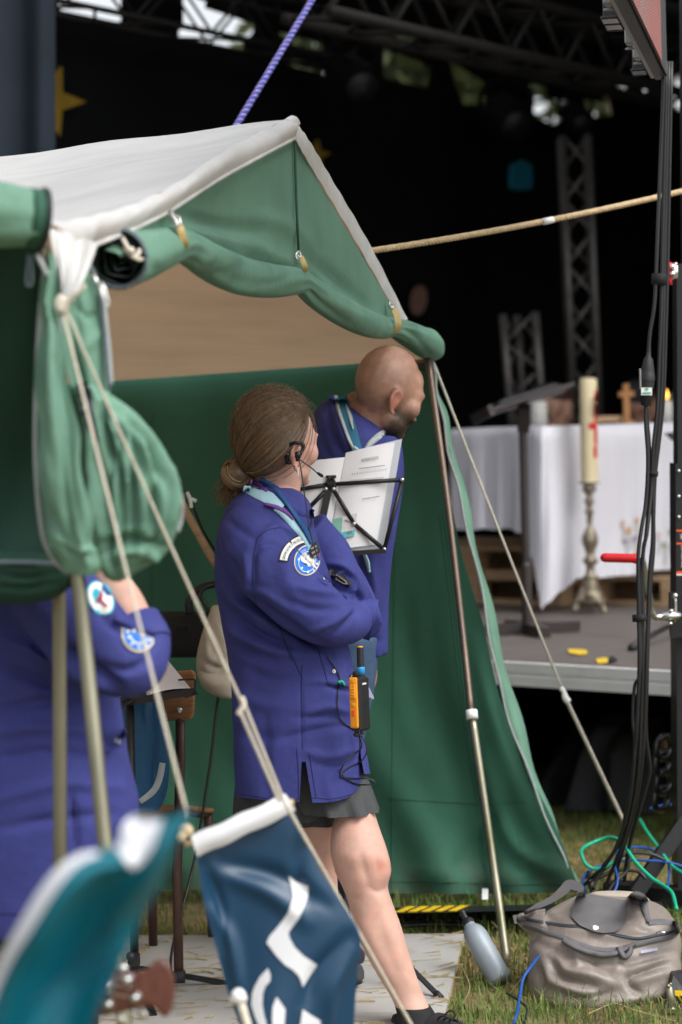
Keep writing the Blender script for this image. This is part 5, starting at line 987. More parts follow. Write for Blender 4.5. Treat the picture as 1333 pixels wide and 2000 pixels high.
# ------------------------------------------------------------------ MAN
man = thing('person', 'bald bearded person in a purple blue coat leaning to look out past the tent edge', 'person', G(700, 1880, 0), None)
mc = P(760, 757, 7.02); MA = head_axes(math.radians(30), .42, .0); f_, r_h, u_ = MA; ms_ = 1.05
mneck = [limb([(700, 885, 7.06, .062), (716, 850, 7.05, .060), (735, 800, 7.04, .062), (748, 770, 7.03, .062)], 14, 18), limb([(690, 870, 7.1, .05), (700, 830, 7.09, .055), (716, 780, 7.06, .058)], 10, 16)]
mleg = [loftpx([(1250, 630, 736, .11), (1330, 620, 728, .10), (1420, 612, 708, .09), (1520, 606, 694, .085), (1640, 612, 692, .075), (1760, 630, 694, .062), (1850, 640, 690, .05), (1866, 636, 694, .05)], 7.0, 20, 20), loftpx([(1250, 600, 720, .11), (1500, 600, 690, .085), (1640, 606, 676, .075), (1760, 612, 668, .062), (1850, 616, 664, .05), (1866, 612, 668, .05)], 7.2, 20, 20)]
gM = fuse(head_shapes(mc, MA, ms_, True)+mneck+[loftpx([(880, 660, 740, .1), (1000, 640, 740, .12), (1260, 640, 735, .12)], 7.1, 12, 20)]+mleg+hand_shapes(P(728, 1290, 6.98), np.array([-.1, 0, -1]), np.array([1, -.2, 0]), 1, .5), .006, 4)
er_ = (gM[0]-mc)/ms_; nM = vnormals(*gM); a_, b_, c_ = er_@f_, er_@r_h, er_@u_
stub = np.clip(.97/(1+np.exp(-(a_-.014)/.007))/(1+np.exp((c_+.052+.35*np.maximum(a_-.05, 0)*0)/.009)), 0, 1)*(c_ > -.16)*(np.abs(b_) < .073)
stub = np.clip(stub+.8*np.exp(-(((a_-.095)/.016)**2+((c_+.066)/.007)**2))*(np.abs(b_) < .03), 0, 1); stub = np.where(np.abs(b_) > .0745, stub*.1, stub)
stub = np.clip(stub+.34/(1+np.exp((c_-.045)/.02))/(1+np.exp((a_-.03)/.012))*(c_ > -.075), 0, 1)
redm = .7*np.exp(-(((a_+.014)/.022)**2+((c_+.048)/.036)**2))*(np.abs(b_) > .078)
obj('body', gM, 'skin_tan', man, attrs={'stubble': stub, 'red': redm})
# short beard and shaved hair as tiny strands
pk_ = np.where(rng.random(len(stub)) < np.clip(stub*1.8-.55, 0, 1))[0]; pk_ = np.repeat(pk_, 2)[:7000]; q0_ = gM[0][pk_]+rng.normal(0, .0022, (len(pk_), 3)); d_ = nM[pk_]+rng.normal(0, .45, (len(pk_), 3))-UP*.5; d_ /= np.linalg.norm(d_, axis=1)[:, None]; tt_ = np.linspace(0, 1, 4)[None, :, None]
vB, fB_ = strands(q0_[:, None]+d_[:, None]*tt_*rng.uniform(.003, .008, (len(pk_), 1, 1)), .00035); obj('beard', (vB, fB_), 'hair_dark', man)
mcoat = fuse([loftpx([(782, 630, 690, .07, 7.15), (800, 618, 705, .15, 7.14), (830, 610, 748, .20, 7.12), (870, 604, 765, .21, 7.1), (930, 600, 762, .205, 7.08), (1000, 602, 750, .195, 7.08), (1100, 606, 738, .185, 7.08), (1200, 610, 742, .185, 7.08), (1280, 614, 738, .19, 7.08), (1318, 620, 722, .18, 7.08)], 7.1, 40, 36),
   limb([(745, 865, 6.99, .06), (748, 930, 6.95, .062), (738, 1020, 6.93, .058), (728, 1110, 6.95, .054), (726, 1200, 6.97, .05), (728, 1280, 6.98, .046)], 26, 18), limb([(622, 830, 7.22, .06), (612, 930, 7.28, .062), (615, 1050, 7.26, .056), (650, 1150, 7.1, .05)], 22, 18)], .008, 4)
mcoat = (crease(mcoat[0], mcoat[1], [([(640, 800), (650, 850), (690, 900)], 8, -.012), ([(660, 790), (672, 850), (706, 890)], 7, .012), ([(625, 820), (632, 870), (650, 900)], 8, -.008), ([(700, 1110), (708, 1180), (700, 1260)], 8, -.012), ([(724, 1090), (732, 1150), (724, 1200)], 7, .01), ([(712, 1230), (728, 1250), (742, 1250)], 7, -.01)]), mcoat[1])
mc_ = obj('coat', mcoat, 'coat', man); bvM = tree_bvh(mcoat, gM)
obj('jeans', fuse([loftpx([(y, a-5, b+5, h*1.08, d) for y, a, b, h, d in ss], 7, 22, 24) for ss in ([(1240, 628, 738, .12, 7.0), (1330, 618, 730, .108, 7.0), (1420, 610, 712, .098, 7.0), (1520, 604, 698, .09, 7.0), (1640, 608, 698, .082, 7.0), (1760, 626, 700, .072, 7.0), (1852, 636, 696, .062, 7.0)], [(1240, 600, 720, .12, 7.2), (1500, 600, 692, .09, 7.2), (1640, 604, 680, .082, 7.2), (1760, 608, 672, .072, 7.2), (1852, 610, 670, .062, 7.2)])], .010, 3), 'jeans', man)
for d, xs in ((6.96, (636, 660, 690)), (7.2, (612, 640, 676))): obj('shoe', fuse([limb([(xs[0]+8, 1862, d+.08, .036), (xs[1], 1866, d, .042), (xs[2], 1868, d-.04, .036), (xs[2]+16, 1870, d-.06, .022)], 14, 12)], .007, 2), 'case_dark', man)
ms2 = obj('neck_scarf', ribbon([(666, 776), (672, 800), (682, 830), (692, 860), (704, 892)], [22, 26, 26, 22, 14], bvM, .012, 34, 7.0), 'scarf_teal', man)
obj('scarf_trim', ribbon([(656, 772), (662, 800), (672, 830), (684, 862), (698, 890)], [7, 8, 8, 8, 6], bvM, .018, 34, 7.0), 'scarf_grey', ms2); obj('scarf_trim', ribbon([(676, 790), (684, 815), (690, 838)], [4, 9, 4], bvM, .019, 14, 7.0), 'scarf_grey', ms2); obj('scarf_trim', ribbon([(692, 872), (704, 884), (714, 894)], [6, 12, 6], bvM, .02, 14, 7.0), 'scarf_blue', ms2)
obj('neck_scarf', ribbon([(752, 842), (740, 852), (726, 864), (716, 876)], [8, 13, 12, 8], bvM, .012, 20, 7.0), 'scarf_grey', man)
obj('coat_collar', ribbon([(648, 772), (652, 800), (662, 840), (678, 880)], [10, 14, 16, 14], bvM, .012, 26, 7.0), 'coat', man)
obj('scarf_end', ribbon([(712, 1082), (718, 1098), (722, 1118)], [7, 9, 5], bvM, .012, 14, 6.92), 'scarf_blue', ms2)
# ------------------------------------------------------------------ PERSON AT LEFT
LD = 4.95
lp = thing('person', 'person in purple blue coat at the far left, partly hidden by tent flaps', 'person', G(80, 2460, 0)*np.array([1, 1, 0]))
lc_ = P(-20, 905, 5.0); LA = head_axes(math.radians(60), .1, 0)
larm = [limb([(95, 1120, 4.86, .05), (180, 1240, 4.74, .045), (245, 1300, 4.76, .04), (262, 1240, 4.80, .042), (246, 1190, 4.83, .044), (214, 1138, 4.88, .040), (180, 1090, 4.95, .032)], 26, 14)]
lleg = [loftpx([(1500, -60, 110, .13, 4.9), (1800, -40, 90, .10, 4.9), (2100, -20, 70, .075, 4.9), (2330, 0, 55, .05, 4.9)], 4.9, 16, 18), loftpx([(1500, 40, 220, .13, 5.05), (1800, 60, 190, .10, 5.05), (2100, 90, 180, .075, 5.05), (2290, 100, 165, .05, 5.05)], 5.05, 16, 18)]
gL = fuse(head_shapes(lc_, LA, 1.05)+[limb([(-40, 1110, 5.02, .065), (-32, 1030, 5.02, .058), (-26, 960, 5.01, .058)], 10, 16), loftpx([(1080, -110, 80, .1), (1300, -70, 170, .13), (1560, -80, 210, .14)], LD, 10, 20)]+larm+lleg+hand_shapes(P(184, 1096, 4.94), np.array([-.6, .2, .8]), np.array([.5, -.8, .2]), 1, .4), .007, 4)
obj('body', gL, 'skin', lp, attrs={'red': np.zeros(len(gL[0]))})
obj('hair', fuse([ell(lc_-LA[0]*.018+LA[2]*.03, (.104, .086, .098), LA), ell(lc_-LA[0]*.06-LA[2]*.03, (.06, .07, .07), LA)], .006, 3), 'hair', lp, attrs={'hl': np.zeros(1)} if False else None)
lcoat = fuse([loftpx([(1050, -150, 40, .08), (1090, -190, 130, .16), (1140, -190, 190, .19), (1250, -160, 222, .19), (1340, -140, 230, .185), (1420, -135, 242, .19), (1500, -135, 256, .20), (1580, -135, 272, .205), (1680, -130, 250, .21), (1760, -130, 225, .21), (1802, -130, 205, .20)], LD, 50, 40, 2.4),
    limb([(60, 1110, 4.84, .085), (120, 1180, 4.76, .088), (175, 1240, 4.72, .084), (225, 1285, 4.72, .076), (262, 1300, 4.74, .062), (280, 1262, 4.77, .054), (274, 1225, 4.79, .053)], 30, 20)], .007, 5)
lfold = [([(100, 1250), (160, 1290), (230, 1340)], 10.8, -0.0319), ([(60, 1270), (130, 1310), (210, 1345)], 10.8, 0.0174), ([(0, 1300), (80, 1330), (150, 1350)], 10.8, -0.0174), ([(0, 1250), (60, 1270), (130, 1300)], 10.8, 0.0145), ([(0, 1390), (90, 1370), (200, 1360)], 10.8, -0.0145), ([(0, 1430), (80, 1420), (180, 1430)], 12.6, 0.0130), ([(0, 1480), (90, 1470), (200, 1480)], 10.8, -0.0116), ([(180, 1150), (210, 1210), (250, 1240)], 8.1, -0.0116), ([(200, 1300), (250, 1310), (290, 1290)], 8.1, -0.0116), ([(0, 1560), (120, 1530), (240, 1540)], 11.7, 0.0101), ([(0, 1620), (100, 1600), (230, 1590)], 10.8, -0.0101), ([(140, 1560), (150, 1620), (148, 1700)], 8.1, -0.0116), ([(190, 1420), (215, 1455), (240, 1465)], 4.5, -0.0087)]
lcoat = (wob(crease(lcoat[0], lcoat[1], lfold), lcoat[1], .0016, 20, 5), lcoat[1]); lo_ = obj('coat', lcoat, 'coat', lp); bvL = tree_bvh(lcoat, gL)
ca_ = P(268, 1216, 4.80)-P(284, 1268, 4.77); ca_ /= np.linalg.norm(ca_); ca_ = ca_*.9+np.array([-.25, 0, .1]); ca_ /= np.linalg.norm(ca_)
obj('cuff', tube_prof(P(279, 1258, 4.77), ca_, [(.057, -.012), (.060, .0), (.060, .045), (.055, .046), (.046, .02)], 26), 'coat', lp, sharp=50)
obj('cuff_strap', ribbon([(226, 1206), (250, 1214), (278, 1224), (306, 1232)], [20, 20, 20, 22], bvL, .014, 24, 4.72), 'coat', lp)
button(232, 1206, lo_, bvL, 6, 'coat_in', 'scarf_blue')
po = obj('oval_badge', ringmesh(bvL, .003, 197, 1168, 36, .5, 0, 2*math.pi, 44, sx=.70, rot=-.42), 'patch_teal', lo_); obj('badge_field', ringmesh(bvL, .0045, 197, 1168, 32.5, .5, 0, 2*math.pi, 44, sx=.68, rot=-.42), 'patch_white', po)
obj('badge_figure', dpoly([(182, 1152), (190, 1148), (197, 1156), (199, 1166), (196, 1174), (190, 1178), (191, 1184), (186, 1182), (184, 1170), (180, 1162)], bvL, .006, 6), 'patch_teal', po, False); obj('badge_figure', dpoly([(198, 1152), (202, 1162), (200, 1172), (208, 1180), (214, 1184), (206, 1185), (196, 1176), (188, 1176), (196, 1170)], bvL, .0068, 6), 'patch_red', po, False)
ph = obj('half_badge', dpoly([(238, 1226)]+[(272-34*math.cos(a), 1236+38*math.sin(a)) for a in np.linspace(.1, 2.6, 16)]+[(300, 1246)], bvL, .004, 9), 'patch_gold', lo_, False)
obj('badge_field', dpoly([(242, 1228)]+[(272-30*math.cos(a), 1236+33.5*math.sin(a)) for a in np.linspace(.1, 2.6, 16)]+[(297, 1246)], bvL, .0056, 9), 'patch_blue', ph, False)
obj('badge_ring', ringmesh(bvL, .007, 272, 1240, 18, 15, rad(185), rad(330), 18), 'patch_white', ph)
for x, y in ((252, 1244), (258, 1258), (272, 1264), (286, 1260), (250, 1234), (262, 1232), (280, 1240), (292, 1250)): obj('badge_symbol', dpoly([(x-3, y-2), (x+3, y-3), (x+2, y+3), (x-2, y+2)], bvL, .0076, 9), 'patch_white', ph, False)
for pl_ in ([(145, 1560), (144, 1600), (146, 1640)], [(190, 1475), (215, 1468), (238, 1448), (244, 1428)], [(0, 1785), (80, 1786), (160, 1780)], [(105, 1130), (110, 1180), (135, 1235)]): obj('seam', dline(pl_, .0014, bvL, .0006, 30, 4.75, 5), 'seam', lo_)
obj('pocket_flap', ribbon([(186, 1470), (214, 1464), (236, 1448), (246, 1424)], [8, 9, 9, 6], bvL, .008, 20, 4.75), 'coat', lo_)
tx = text2('HS', 13); obj('pocket_lettering', drape([(230+x*.8+y*.25, 1452-y+x*.25) for x, y in tx[0]], tx[1], bvL, .010, 4.75), 'patch_white', lo_, False)
obj('trousers', fuse([loftpx([(1640, -70, 120, .14, 4.9), (1800, -50, 100, .115, 4.9), (2100, -30, 80, .09, 4.9), (2350, -10, 66, .07, 4.9)], 4.9, 18, 20), loftpx([(1640, 30, 225, .14, 5.05), (1800, 50, 200, .115, 5.05), (2100, 80, 190, .09, 5.05), (2310, 90, 175, .07, 5.05)], 5.05, 18, 20)], .012, 3), 'black_matte', lp)
for x, y, d in ((40, 2350, 4.9), (140, 2310, 5.05)): obj('shoe', fuse([limb([(x-20, y, d, .04), (x+20, y+6, d-.02, .045), (x+70, y+12, d-.05, .03)], 10, 10)], .008, 2), 'case_dark', lp)
# ------------------------------------------------------------------ PEOPLE FAR BEHIND THE ALTAR
def far_person(label, x, y, d, phi, shirt, cap):
    T = thing('person', label, 'person', (P(x, y, d)[0], P(x, y, d)[1], ZS), 'people behind the altar'); c = P(x, y, d); A = head_axes(phi, .2); k = d/F
    gb = fuse(head_shapes(c, A, 1.0)+[limb([(x, y+20, d, .05), (x, y+60, d+.03, .06)], 6, 12)], .009, 3); obj('body', gb, 'skin_tan', T, attrs={'stubble': np.zeros(len(gb[0])), 'red': np.zeros(len(gb[0]))})
    obj('shirt', fuse([loftpx([(y+50, x-40, x+40, .07), (y+80, x-85, x+85, .13), (y+200, x-80, x+80, .14), (y+330, x-85, x+85, .16)], d+.04, 16, 24)], .015, 3), shirt, T)
    if cap: obj('cap', fuse([ell(c+A[2]*.06-A[0]*.008, (.104, .085, .06), A), ell(c+A[2]*.045+A[0]*.10, (.07, .06, .010), A)], .008, 2), 'brown_metal', T)
    else: obj('hair', fuse([ell(c-A[0]*.02+A[2]*.035, (.10, .084, .09), A)], .009, 2), 'case_dark', T)
far_person('person with a brown cap far behind the altar beside the lectern desk', 1084, 792, 13.1, .1, 'case_dark', True)
far_person('person in a grey shirt behind the altar cross and the hanging cables', 1252, 786, 13.3, .5, 'tote_grey', False)
# ================================================================== MUSIC STAND, CHAIR AND OTHER THINGS IN THE TENT
def mstand_d(y): return 6.78+(1080-y)/670*.10
def MP(x, y, o=0.): return P(x, y, mstand_d(y)+o)
ms = thing('music_stand', 'black folding music stand holding sheet music in front of the bald person', 'music stand', G(690, 1900, .02))
B_ = 'black'
obj('desk_frame', merge(*[seg(MP(*a), MP(*b), .0062, 8) for a, b in (((648, 946), (786, 937)), ((786, 937), (751, 1073)), ((652, 957), (692, 1023)), ((692, 1023), (749, 1072)), ((645, 946), (576, 957)), ((576, 957), (560, 1080)), ((640, 955), (604, 992)), ((604, 992), (566, 1082)))]), B_, ms)
obj('desk_spine', bar(MP(648, 930), MP(618, 1072), .020, .010, (0, 1, 0)), B_, ms, False)
obj('page_clip', merge(ptube([(642, 948, 6.79), (640, 940, 6.79), (644, 934, 6.79), (641, 932, 6.79)], .004, 10, 6), ptube([(650, 948, 6.79), (653, 940, 6.79), (650, 934, 6.79), (656, 931, 6.79)], .004, 10, 6), seg(MP(637, 931), MP(657, 930), .0035), ell(MP(647, 947), (.016, .012, .018))), B_, ms)
for x, y in ((786, 937), (751, 1073), (692, 1023), (637, 955), (652, 955)): obj('rivet', ell(MP(x, y, -.006), .006), 'steel', ms)
obj('ledge', bar(MP(565, 1088), MP(753, 1076), .035, .012, (0, 0, 1)), B_, ms, False)
obj('pole', tube([MP(618, 1072), P(640, 1180, 6.82), P(676, 1892, 6.80)], .011, 10), B_, ms)
fb = P(676, 1880, 6.80); fb[2] = .03
for x, y in ((862, 1950), (560, 1908), (740, 1858)): q = G(x, y, .025); m0 = fb+UP*.20; obj('leg', bar(m0, q, .016, .006), B_, ms, False); obj('rubber_foot', seg(q-(q-m0)*.05, q, .010, 8), 'rubber', ms)
sm = thing('sheet_music', 'open clear folder of white sheet music on the tall music stand', 'sheet music', MP(680, 1075))
obj('page', loft2([MP(676, 886, .014), MP(640, 1080, .014)], [MP(772, 864, .018), MP(736, 1064, .018)], 12, 8, lambda u, v: np.array([0, -.012*math.sin(math.pi*v), .004*math.sin(math.pi*v)])), 'paper', sm)
obj('page', loft2([MP(600, 900, .014), MP(560, 1078, .014)], [MP(674, 893, .014), MP(638, 1079, .014)], 12, 8, lambda u, v: np.array([0, -.010*math.sin(math.pi*v), 0])), 'paper', sm)
obj('clear_pocket', loft2([MP(676, 884, .020), MP(638, 1083, .020)], [MP(786, 857, .024), MP(750, 1074, .024)], 8, 8, lambda u, v: np.array([0, -.008*math.sin(math.pi*v), 0])), 'paper_clear', sm)
def onpage(x, y, o=.000): return MP(x, y, o)
lines = []
for k in range(3): lines.append(bar(onpage(702+k*3, 915+k*30-10*0), onpage(752-k*5, 909+k*30), .0018, .0006, (0, 1, 0)))
for y0 in (893, 934):
    for k in range(3): x0 = 706 if y0 < 900 else 684; lines.append(bar(onpage(x0, y0+4+k*2.2), onpage(x0+(34 if y0 < 900 else 66), y0+k*2.2-2), .0010, .0005, (0, 1, 0)))
for k in range(14): lines.append(bar(onpage(688+k*5, 924-k*.7), onpage(688+k*5+1.5, 928-k*.7), .0014, .0005, (0, 1, 0)))
obj('print', merge(*lines), 'ink', sm, False)
cdp = lambda pts, o: prism([onpage(x, y, o) for x, y in pts], (0, -.0015, 0))
cd_ = obj('card', cdp([(650, 1014), (698, 1002), (694, 1046), (641, 1062)], .0005), 'card_pale', sm, False)
obj('green_field', cdp([(650, 1014), (670, 1010), (667, 1040), (645, 1046)], -.0015), 'card_green', cd_, False); obj('blue_field', cdp([(645, 1046), (667, 1040), (694, 1034), (692, 1046), (642, 1058)], -.0025), 'card_blue', cd_, False)
obj('card_print', merge(*[bar(onpage(674+k*6, 1016+k*2, -.0035), onpage(680+k*6, 1018+k*2, -.0035), .003, .0005, (0, 1, 0)) for k in range(3)], bar(onpage(650, 1052, -.0045), onpage(672, 1046, -.0045), .0025, .0005, (0, 1, 0)), bar(onpage(678, 1042, -.0045), onpage(688, 1039, -.0045), .008, .0005, (0, 1, 0))), 'ink', cd_, False)
# low music stand at the left
ls = thing('music_stand', 'low black music stand with flat tilted desk beside the wooden chair', 'music stand', G(262, 1935, .02))
D1 = 6.35
obj('ledge', prism([P(234, 1366, D1), P(376, 1344, D1), P(388, 1357, D1-.01), P(236, 1380, D1-.01)], (0, .014, 0)), B_, ls, False)
obj('desk_plate', prism([P(234, 1364, D1+.02), P(372, 1344, D1+.02), P(322, 1280, D1+.30), P(190, 1300, D1+.30)], (0, .004, -.006)), B_, ls, False)
obj('page_clip', ptube([(350, 1328, D1+.03), (368, 1327, D1+.0), (381, 1329, D1), (377, 1354, D1-.01), (362, 1362, D1-.012)], .0032, 20, 6), B_, ls); obj('page_clip', ptube([(236, 1372, D1-.012), (248, 1362, D1-.01), (262, 1366, D1-.012), (246, 1376, D1-.016), (238, 1382, D1-.016)], .003, 20, 6), B_, ls)
obj('pole', tube(PP([(254, 1376, D1+.04), (259, 1640, D1+.05), (264, 1905, D1+.05)]), .0115, 10), B_, ls)
obj('clamp_knob', merge(box(P(262, 1874, D1+.03), (.032, .03, .038), None, .006), ell(P(256, 1868, D1), .013)), B_, ls, False)
fb = G(264, 1925, .03)
for x, y in ((452, 1922), (150, 1900), (300, 1985)): q = G(x, y, .025); obj('leg', bar(fb+UP*.05, q, .020, .012), B_, ls, False)
pp_ = thing('sheet_music', 'white printed sheets lying on the low music stand at left', 'sheet music', P(300, 1340, D1))
obj('page', loft2([P(288, 1360, D1+.0), P(240, 1290, D1+.27)], [P(373, 1346, D1+.0), P(316, 1276, D1+.27)], 10, 8, lambda u, v: np.array([0, 0, .006*math.sin(math.pi*v)+.002])), 'paper', pp_)
obj('page', loft2([P(230, 1368, D1), P(190, 1310, D1+.2)], [P(296, 1358, D1), P(250, 1300, D1+.2)], 10, 8, lambda u, v: np.array([0, 0, .012*math.sin(math.pi*v)+.004])), 'paper', pp_)
obj('print', merge(*[bar(P(296+k*9, 1318+k*6, D1+.10), P(318+k*11, 1312+k*6, D1+.10), .002, .0006) for k in range(4)]), 'ink', pp_, False)
# chair
ch = thing('wooden_chair', 'school chair with varnished wooden backrest and brown tube legs', 'chair', G(348, 1925, .02)); cD = 6.72
gk = fuse([prism([P(300, 1314, cD+.03), P(376, 1309, cD), P(383, 1316, cD), P(379, 1400, cD), P(372, 1406, cD), P(302, 1410, cD+.03)], (0, .018, 0))], .005, 2); obj('backrest', gk, 'wood_chair', ch)
obj('backrest', fuse([prism([P(216, 1330, cD+.05), P(298, 1322, cD+.04), P(298, 1406, cD+.04), P(220, 1410, cD+.05)], (0, .018, 0))], .005, 2), 'wood_chair', ch); obj('screw', ell(P(351, 1387, cD-.002), (.008, .004, .008)), 'steel', ch)
obj('leg', tube(PP([(352, 1330, cD+.025), (353, 1480, cD+.02), (346, 1700, cD-.02), (350, 1912, cD-.08)]), .0135, 10), 'brown_metal', ch); obj('rubber_foot', tube(PP([(350, 1896, cD-.078), (350, 1920, cD-.082)]), .018, 10), 'rubber', ch)
obj('leg', tube(PP([(225, 1340, cD+.07), (224, 1560, cD+.06), (212, 1900, cD)]), .0135, 10), 'brown_metal', ch)
obj('seat', fuse([prism([P(232, 1580, cD+.0), P(352, 1570, cD), P(420, 1578, cD+.40), P(300, 1590, cD+.42)], (0, 0, -.016))], .006, 2), 'wood_chair', ch)
for x, y in ((415, 1832), (300, 1850)): obj('leg', tube([P(x-8, 1592, cD+.38), G(x, y, .02)], .0135, 10), 'brown_metal', ch)
obj('side_rail', merge(seg(P(344, 1640, cD), P(408, 1650, cD+.38), .009), seg(P(350, 1585, cD), P(405, 1592, cD+.38), .011)), 'brown_metal', ch)
# blue jacket on the chair
jk = fuse([loftpx([(1362, 222, 318, .05), (1400, 224, 322, .07), (1470, 228, 330, .08), (1540, 226, 328, .08), (1582, 236, 312, .06)], cD-.05, 20, 30)], .008, 3)
jk = (crease(jk[0], jk[1], [([(300, 1370), (308, 1450), (300, 1560)], 8, -.02), ([(280, 1380), (284, 1460), (276, 1560)], 8, .014), ([(322, 1400), (326, 1470), (318, 1540)], 8, .012)]), jk[1])
jt = solo('jacket', jk, 'jacket_blue', 'dark blue jacket draped over the wooden chair', 'jacket'); bvJ = tree_bvh(jk)
obj('reflective_stripe', ribbon([(318, 1490), (312, 1520), (300, 1545), (274, 1566)], [12, 13, 13, 10], bvJ, .004, 24, cD-.1), 'scarf_grey', jt)
# cap, bag and cables on the far wall
cpg = fuse([loftpx([(1182, 414, 448, .02), (1200, 408, 452, .05), (1240, 394, 458, .08), (1285, 384, 462, .09), (1318, 386, 464, .08), (1330, 392, 462, .06)], 7.0, 24, 26)], .006, 3)
cpg = (crease(cpg[0], cpg[1], [([(395, 1285), (412, 1300), (440, 1310)], 6, -.012), ([(405, 1250), (425, 1280), (445, 1290)], 7, -.010), ([(400, 1230), (408, 1270), (404, 1300)], 6, .008), ([(425, 1215), (436, 1250), (440, 1280)], 6, .008)]), cpg[1])
cpt = thing('cap', 'crumpled beige cap hanging by its strap behind the coat', 'cap', P(420, 1330, 7.0)); obj('crown', cpg, 'cap', cpt)
obj('visor', fuse([loftpx([(1310, 388, 462, .03), (1330, 390, 463, .05), (1348, 402, 463, .045), (1360, 424, 462, .035), (1364, 440, 458, .02)], 6.95, 18, 24)], .005, 2), 'cap', cpt)
obj('strap', ptube([(412, 1200, 7.0), (398, 1175, 7.0), (392, 1160, 7.02), (404, 1146, 7.05), (420, 1142, 7.06)], .006, 16, 6), 'black', cpt)
bgp = fuse([loftpx([(1196, 236, 420, .05), (1204, 232, 424, .09), (1240, 230, 428, .11), (1274, 234, 424, .09), (1282, 244, 416, .05)], 7.35, 16, 30)], .010, 3)
bg_ = thing('shoulder_bag', 'black flat shoulder bag hanging on the inner tent wall', 'bag', P(330, 1282, 7.35)); obj('body', bgp, 'black_matte', bg_); obj('strap', ptube([(372, 1200, 7.25), (370, 1175, 7.25), (386, 1152, 7.26), (408, 1143, 7.28), (425, 1140, 7.3)], .012, 18, 6), 'black', bg_); obj('buckle', box(P(356, 1228, 7.22), (.03, .012, .02), None, .003), 'black_gloss', bg_, False)
stk = thing('wooden_stick', 'thin light wooden stick leaning behind the gathered green flap', 'stick', P(420, 1100, 7.3)); obj('shaft', ptube([(350, 975, 7.3), (385, 1038, 7.32), (424, 1108, 7.34)], .0125, 8, 8), 'wood_pale', stk)
obj('tip', ptube([(348, 971, 7.3), (353, 980, 7.3)], .014, 4, 8), 'black', stk)
cl = thing('cable', 'black cable with a small white toggle hanging beside the wooden stick', 'cable', P(420, 1080, 7.2)); obj('cord', ptube([(346, 930, 7.2), (360, 955, 7.2), (376, 985, 7.2), (396, 1035, 7.22), (420, 1075, 7.25)], .0042, 24, 6), 'cable', cl); obj('toggle', merge(ptube([(366, 962, 7.19), (372, 976, 7.18), (374, 992, 7.18)], .006, 8, 6), ptube([(374, 974, 7.18), (384, 979, 7.18)], .006, 5, 6)), 'white_plastic', cl)
solo('cable', ptube([(430, 1340, 6.98), (424, 1380, 6.98), (410, 1500, 6.95), (380, 1680, 6.9), (352, 1790, 6.8), (336, 1860, 6.7), (334, 1900, 6.65)], .0042, 40, 6), 'cable', 'thin black cable hanging down behind the cap to the floor boards', 'cable')
# ================================================================== FLOOR BOARD, GRASS
bd_ = [G(907, 1826, .022), G(868, 1990, .022), G(800, 2230, .022), G(-60, 2230, .022), G(160, 1830, .022)]
brd = thing('floor_board', 'pale plywood sheet scattered with straw under the standing person', 'floor board', (bd_[0]+bd_[3])/2*np.array([1, 1, 0]))
obj('top_sheet', prism(bd_, (0, 0, .004)), 'board', brd, False); obj('core', prism([q-UP*.018 for q in bd_], (0, 0, .0175)), 'board_edge', brd, False)
r = np.random.default_rng(11); Vs, Fs = [], []
sp0 = np.array([bd_[0], bd_[1], bd_[2], bd_[3], bd_[4]])[:, :2]
def inside(x, y, pg):
    c = False; n = len(pg)
    for i in range(n):
        a, b = pg[i], pg[(i+1) % n]
        if (a[1] > y) != (b[1] > y) and x < (b[0]-a[0])*(y-a[1])/(b[1]-a[1])+a[0]: c = not c
    return c
while len(Vs) < 4*420:
    x = r.uniform(-1.3, .4); y = r.uniform(5.6, 7.35)
    if not inside(x, y, sp0): continue
    if y > 6.9 and r.random() < .3: continue
    L = abs(r.normal(.02, .022))+.006; a = r.normal(.1, .7); d = np.array([math.cos(a), math.sin(a), 0]); s = np.array([-d[1], d[0], 0])*.0013; c = np.array([x, y, .0285]); k = len(Vs); cv = np.array([-d[1], d[0], 0])*r.normal(0, L*.12)
    Vs += [c-d*L-s, c-d*L+s, c+d*L+s+UP*r.uniform(.0, .006)+cv, c+d*L-s+cv]; Fs.append((k, k+1, k+2, k+3))
so_ = obj('straw', (np.array(Vs), Fs), 'straw', brd, False); so_['kind'] = 'stuff'
# grass blades
r = np.random.default_rng(5); n = 105000
x = r.uniform(-1.7, 2.1, n); y = 5.7+(9.9-5.7)*r.random(n)**.8; dens = np.sin(x*5.1+1)*np.sin(y*4.3)+.6*np.sin(x*11+y*7)+.5*np.sin(x*3.1-y*9); keep = np.array([not inside(a, b, sp0) for a, b in zip(x, y)]) & (dens+r.normal(0, .9, n) > -1.0)
x, y, dens = x[keep], y[keep], dens[keep]; n = len(x)
dry = np.clip((r.random(n) < (.33+.30*np.sin(x*2.3+y*3.7)+.25*(y > 7.9)))*r.uniform(.45, 1, n)+r.uniform(0, .2, n), 0, 1); h = np.abs(r.normal(.040, .018, n))*(1-.45*dry)*(1-.35*(y > 7.9))+.010; az = r.uniform(0, 6.283, n); lean = np.abs(r.normal(.55, .45, n))+.7*dry
d = np.stack([np.cos(az), np.sin(az), 0*az], 1); s = np.stack([-np.sin(az), np.cos(az), 0*az], 1)*r.uniform(.0010, .0026, n)[:, None]; b0_ = np.stack([x, y, 0*x-.002], 1)
m1 = b0_+d*(h*.35*np.sin(lean*.6))[:, None]+UP*(h*.55*np.cos(lean*.5))[:, None]; t1 = b0_+d*(h*np.clip(np.sin(lean), 0, 1)*1.1)[:, None]+UP*(h*np.clip(np.cos(lean), .08, 1))[:, None]
V = np.stack([b0_-s, b0_+s, m1+s*.85, m1-s*.85, t1], 1).reshape(-1, 3); bi = np.arange(n)*5; Fg = np.stack([bi, bi+1, bi+2, bi+3], 1).tolist()+np.stack([bi+3, bi+2, bi+4], 1).tolist()
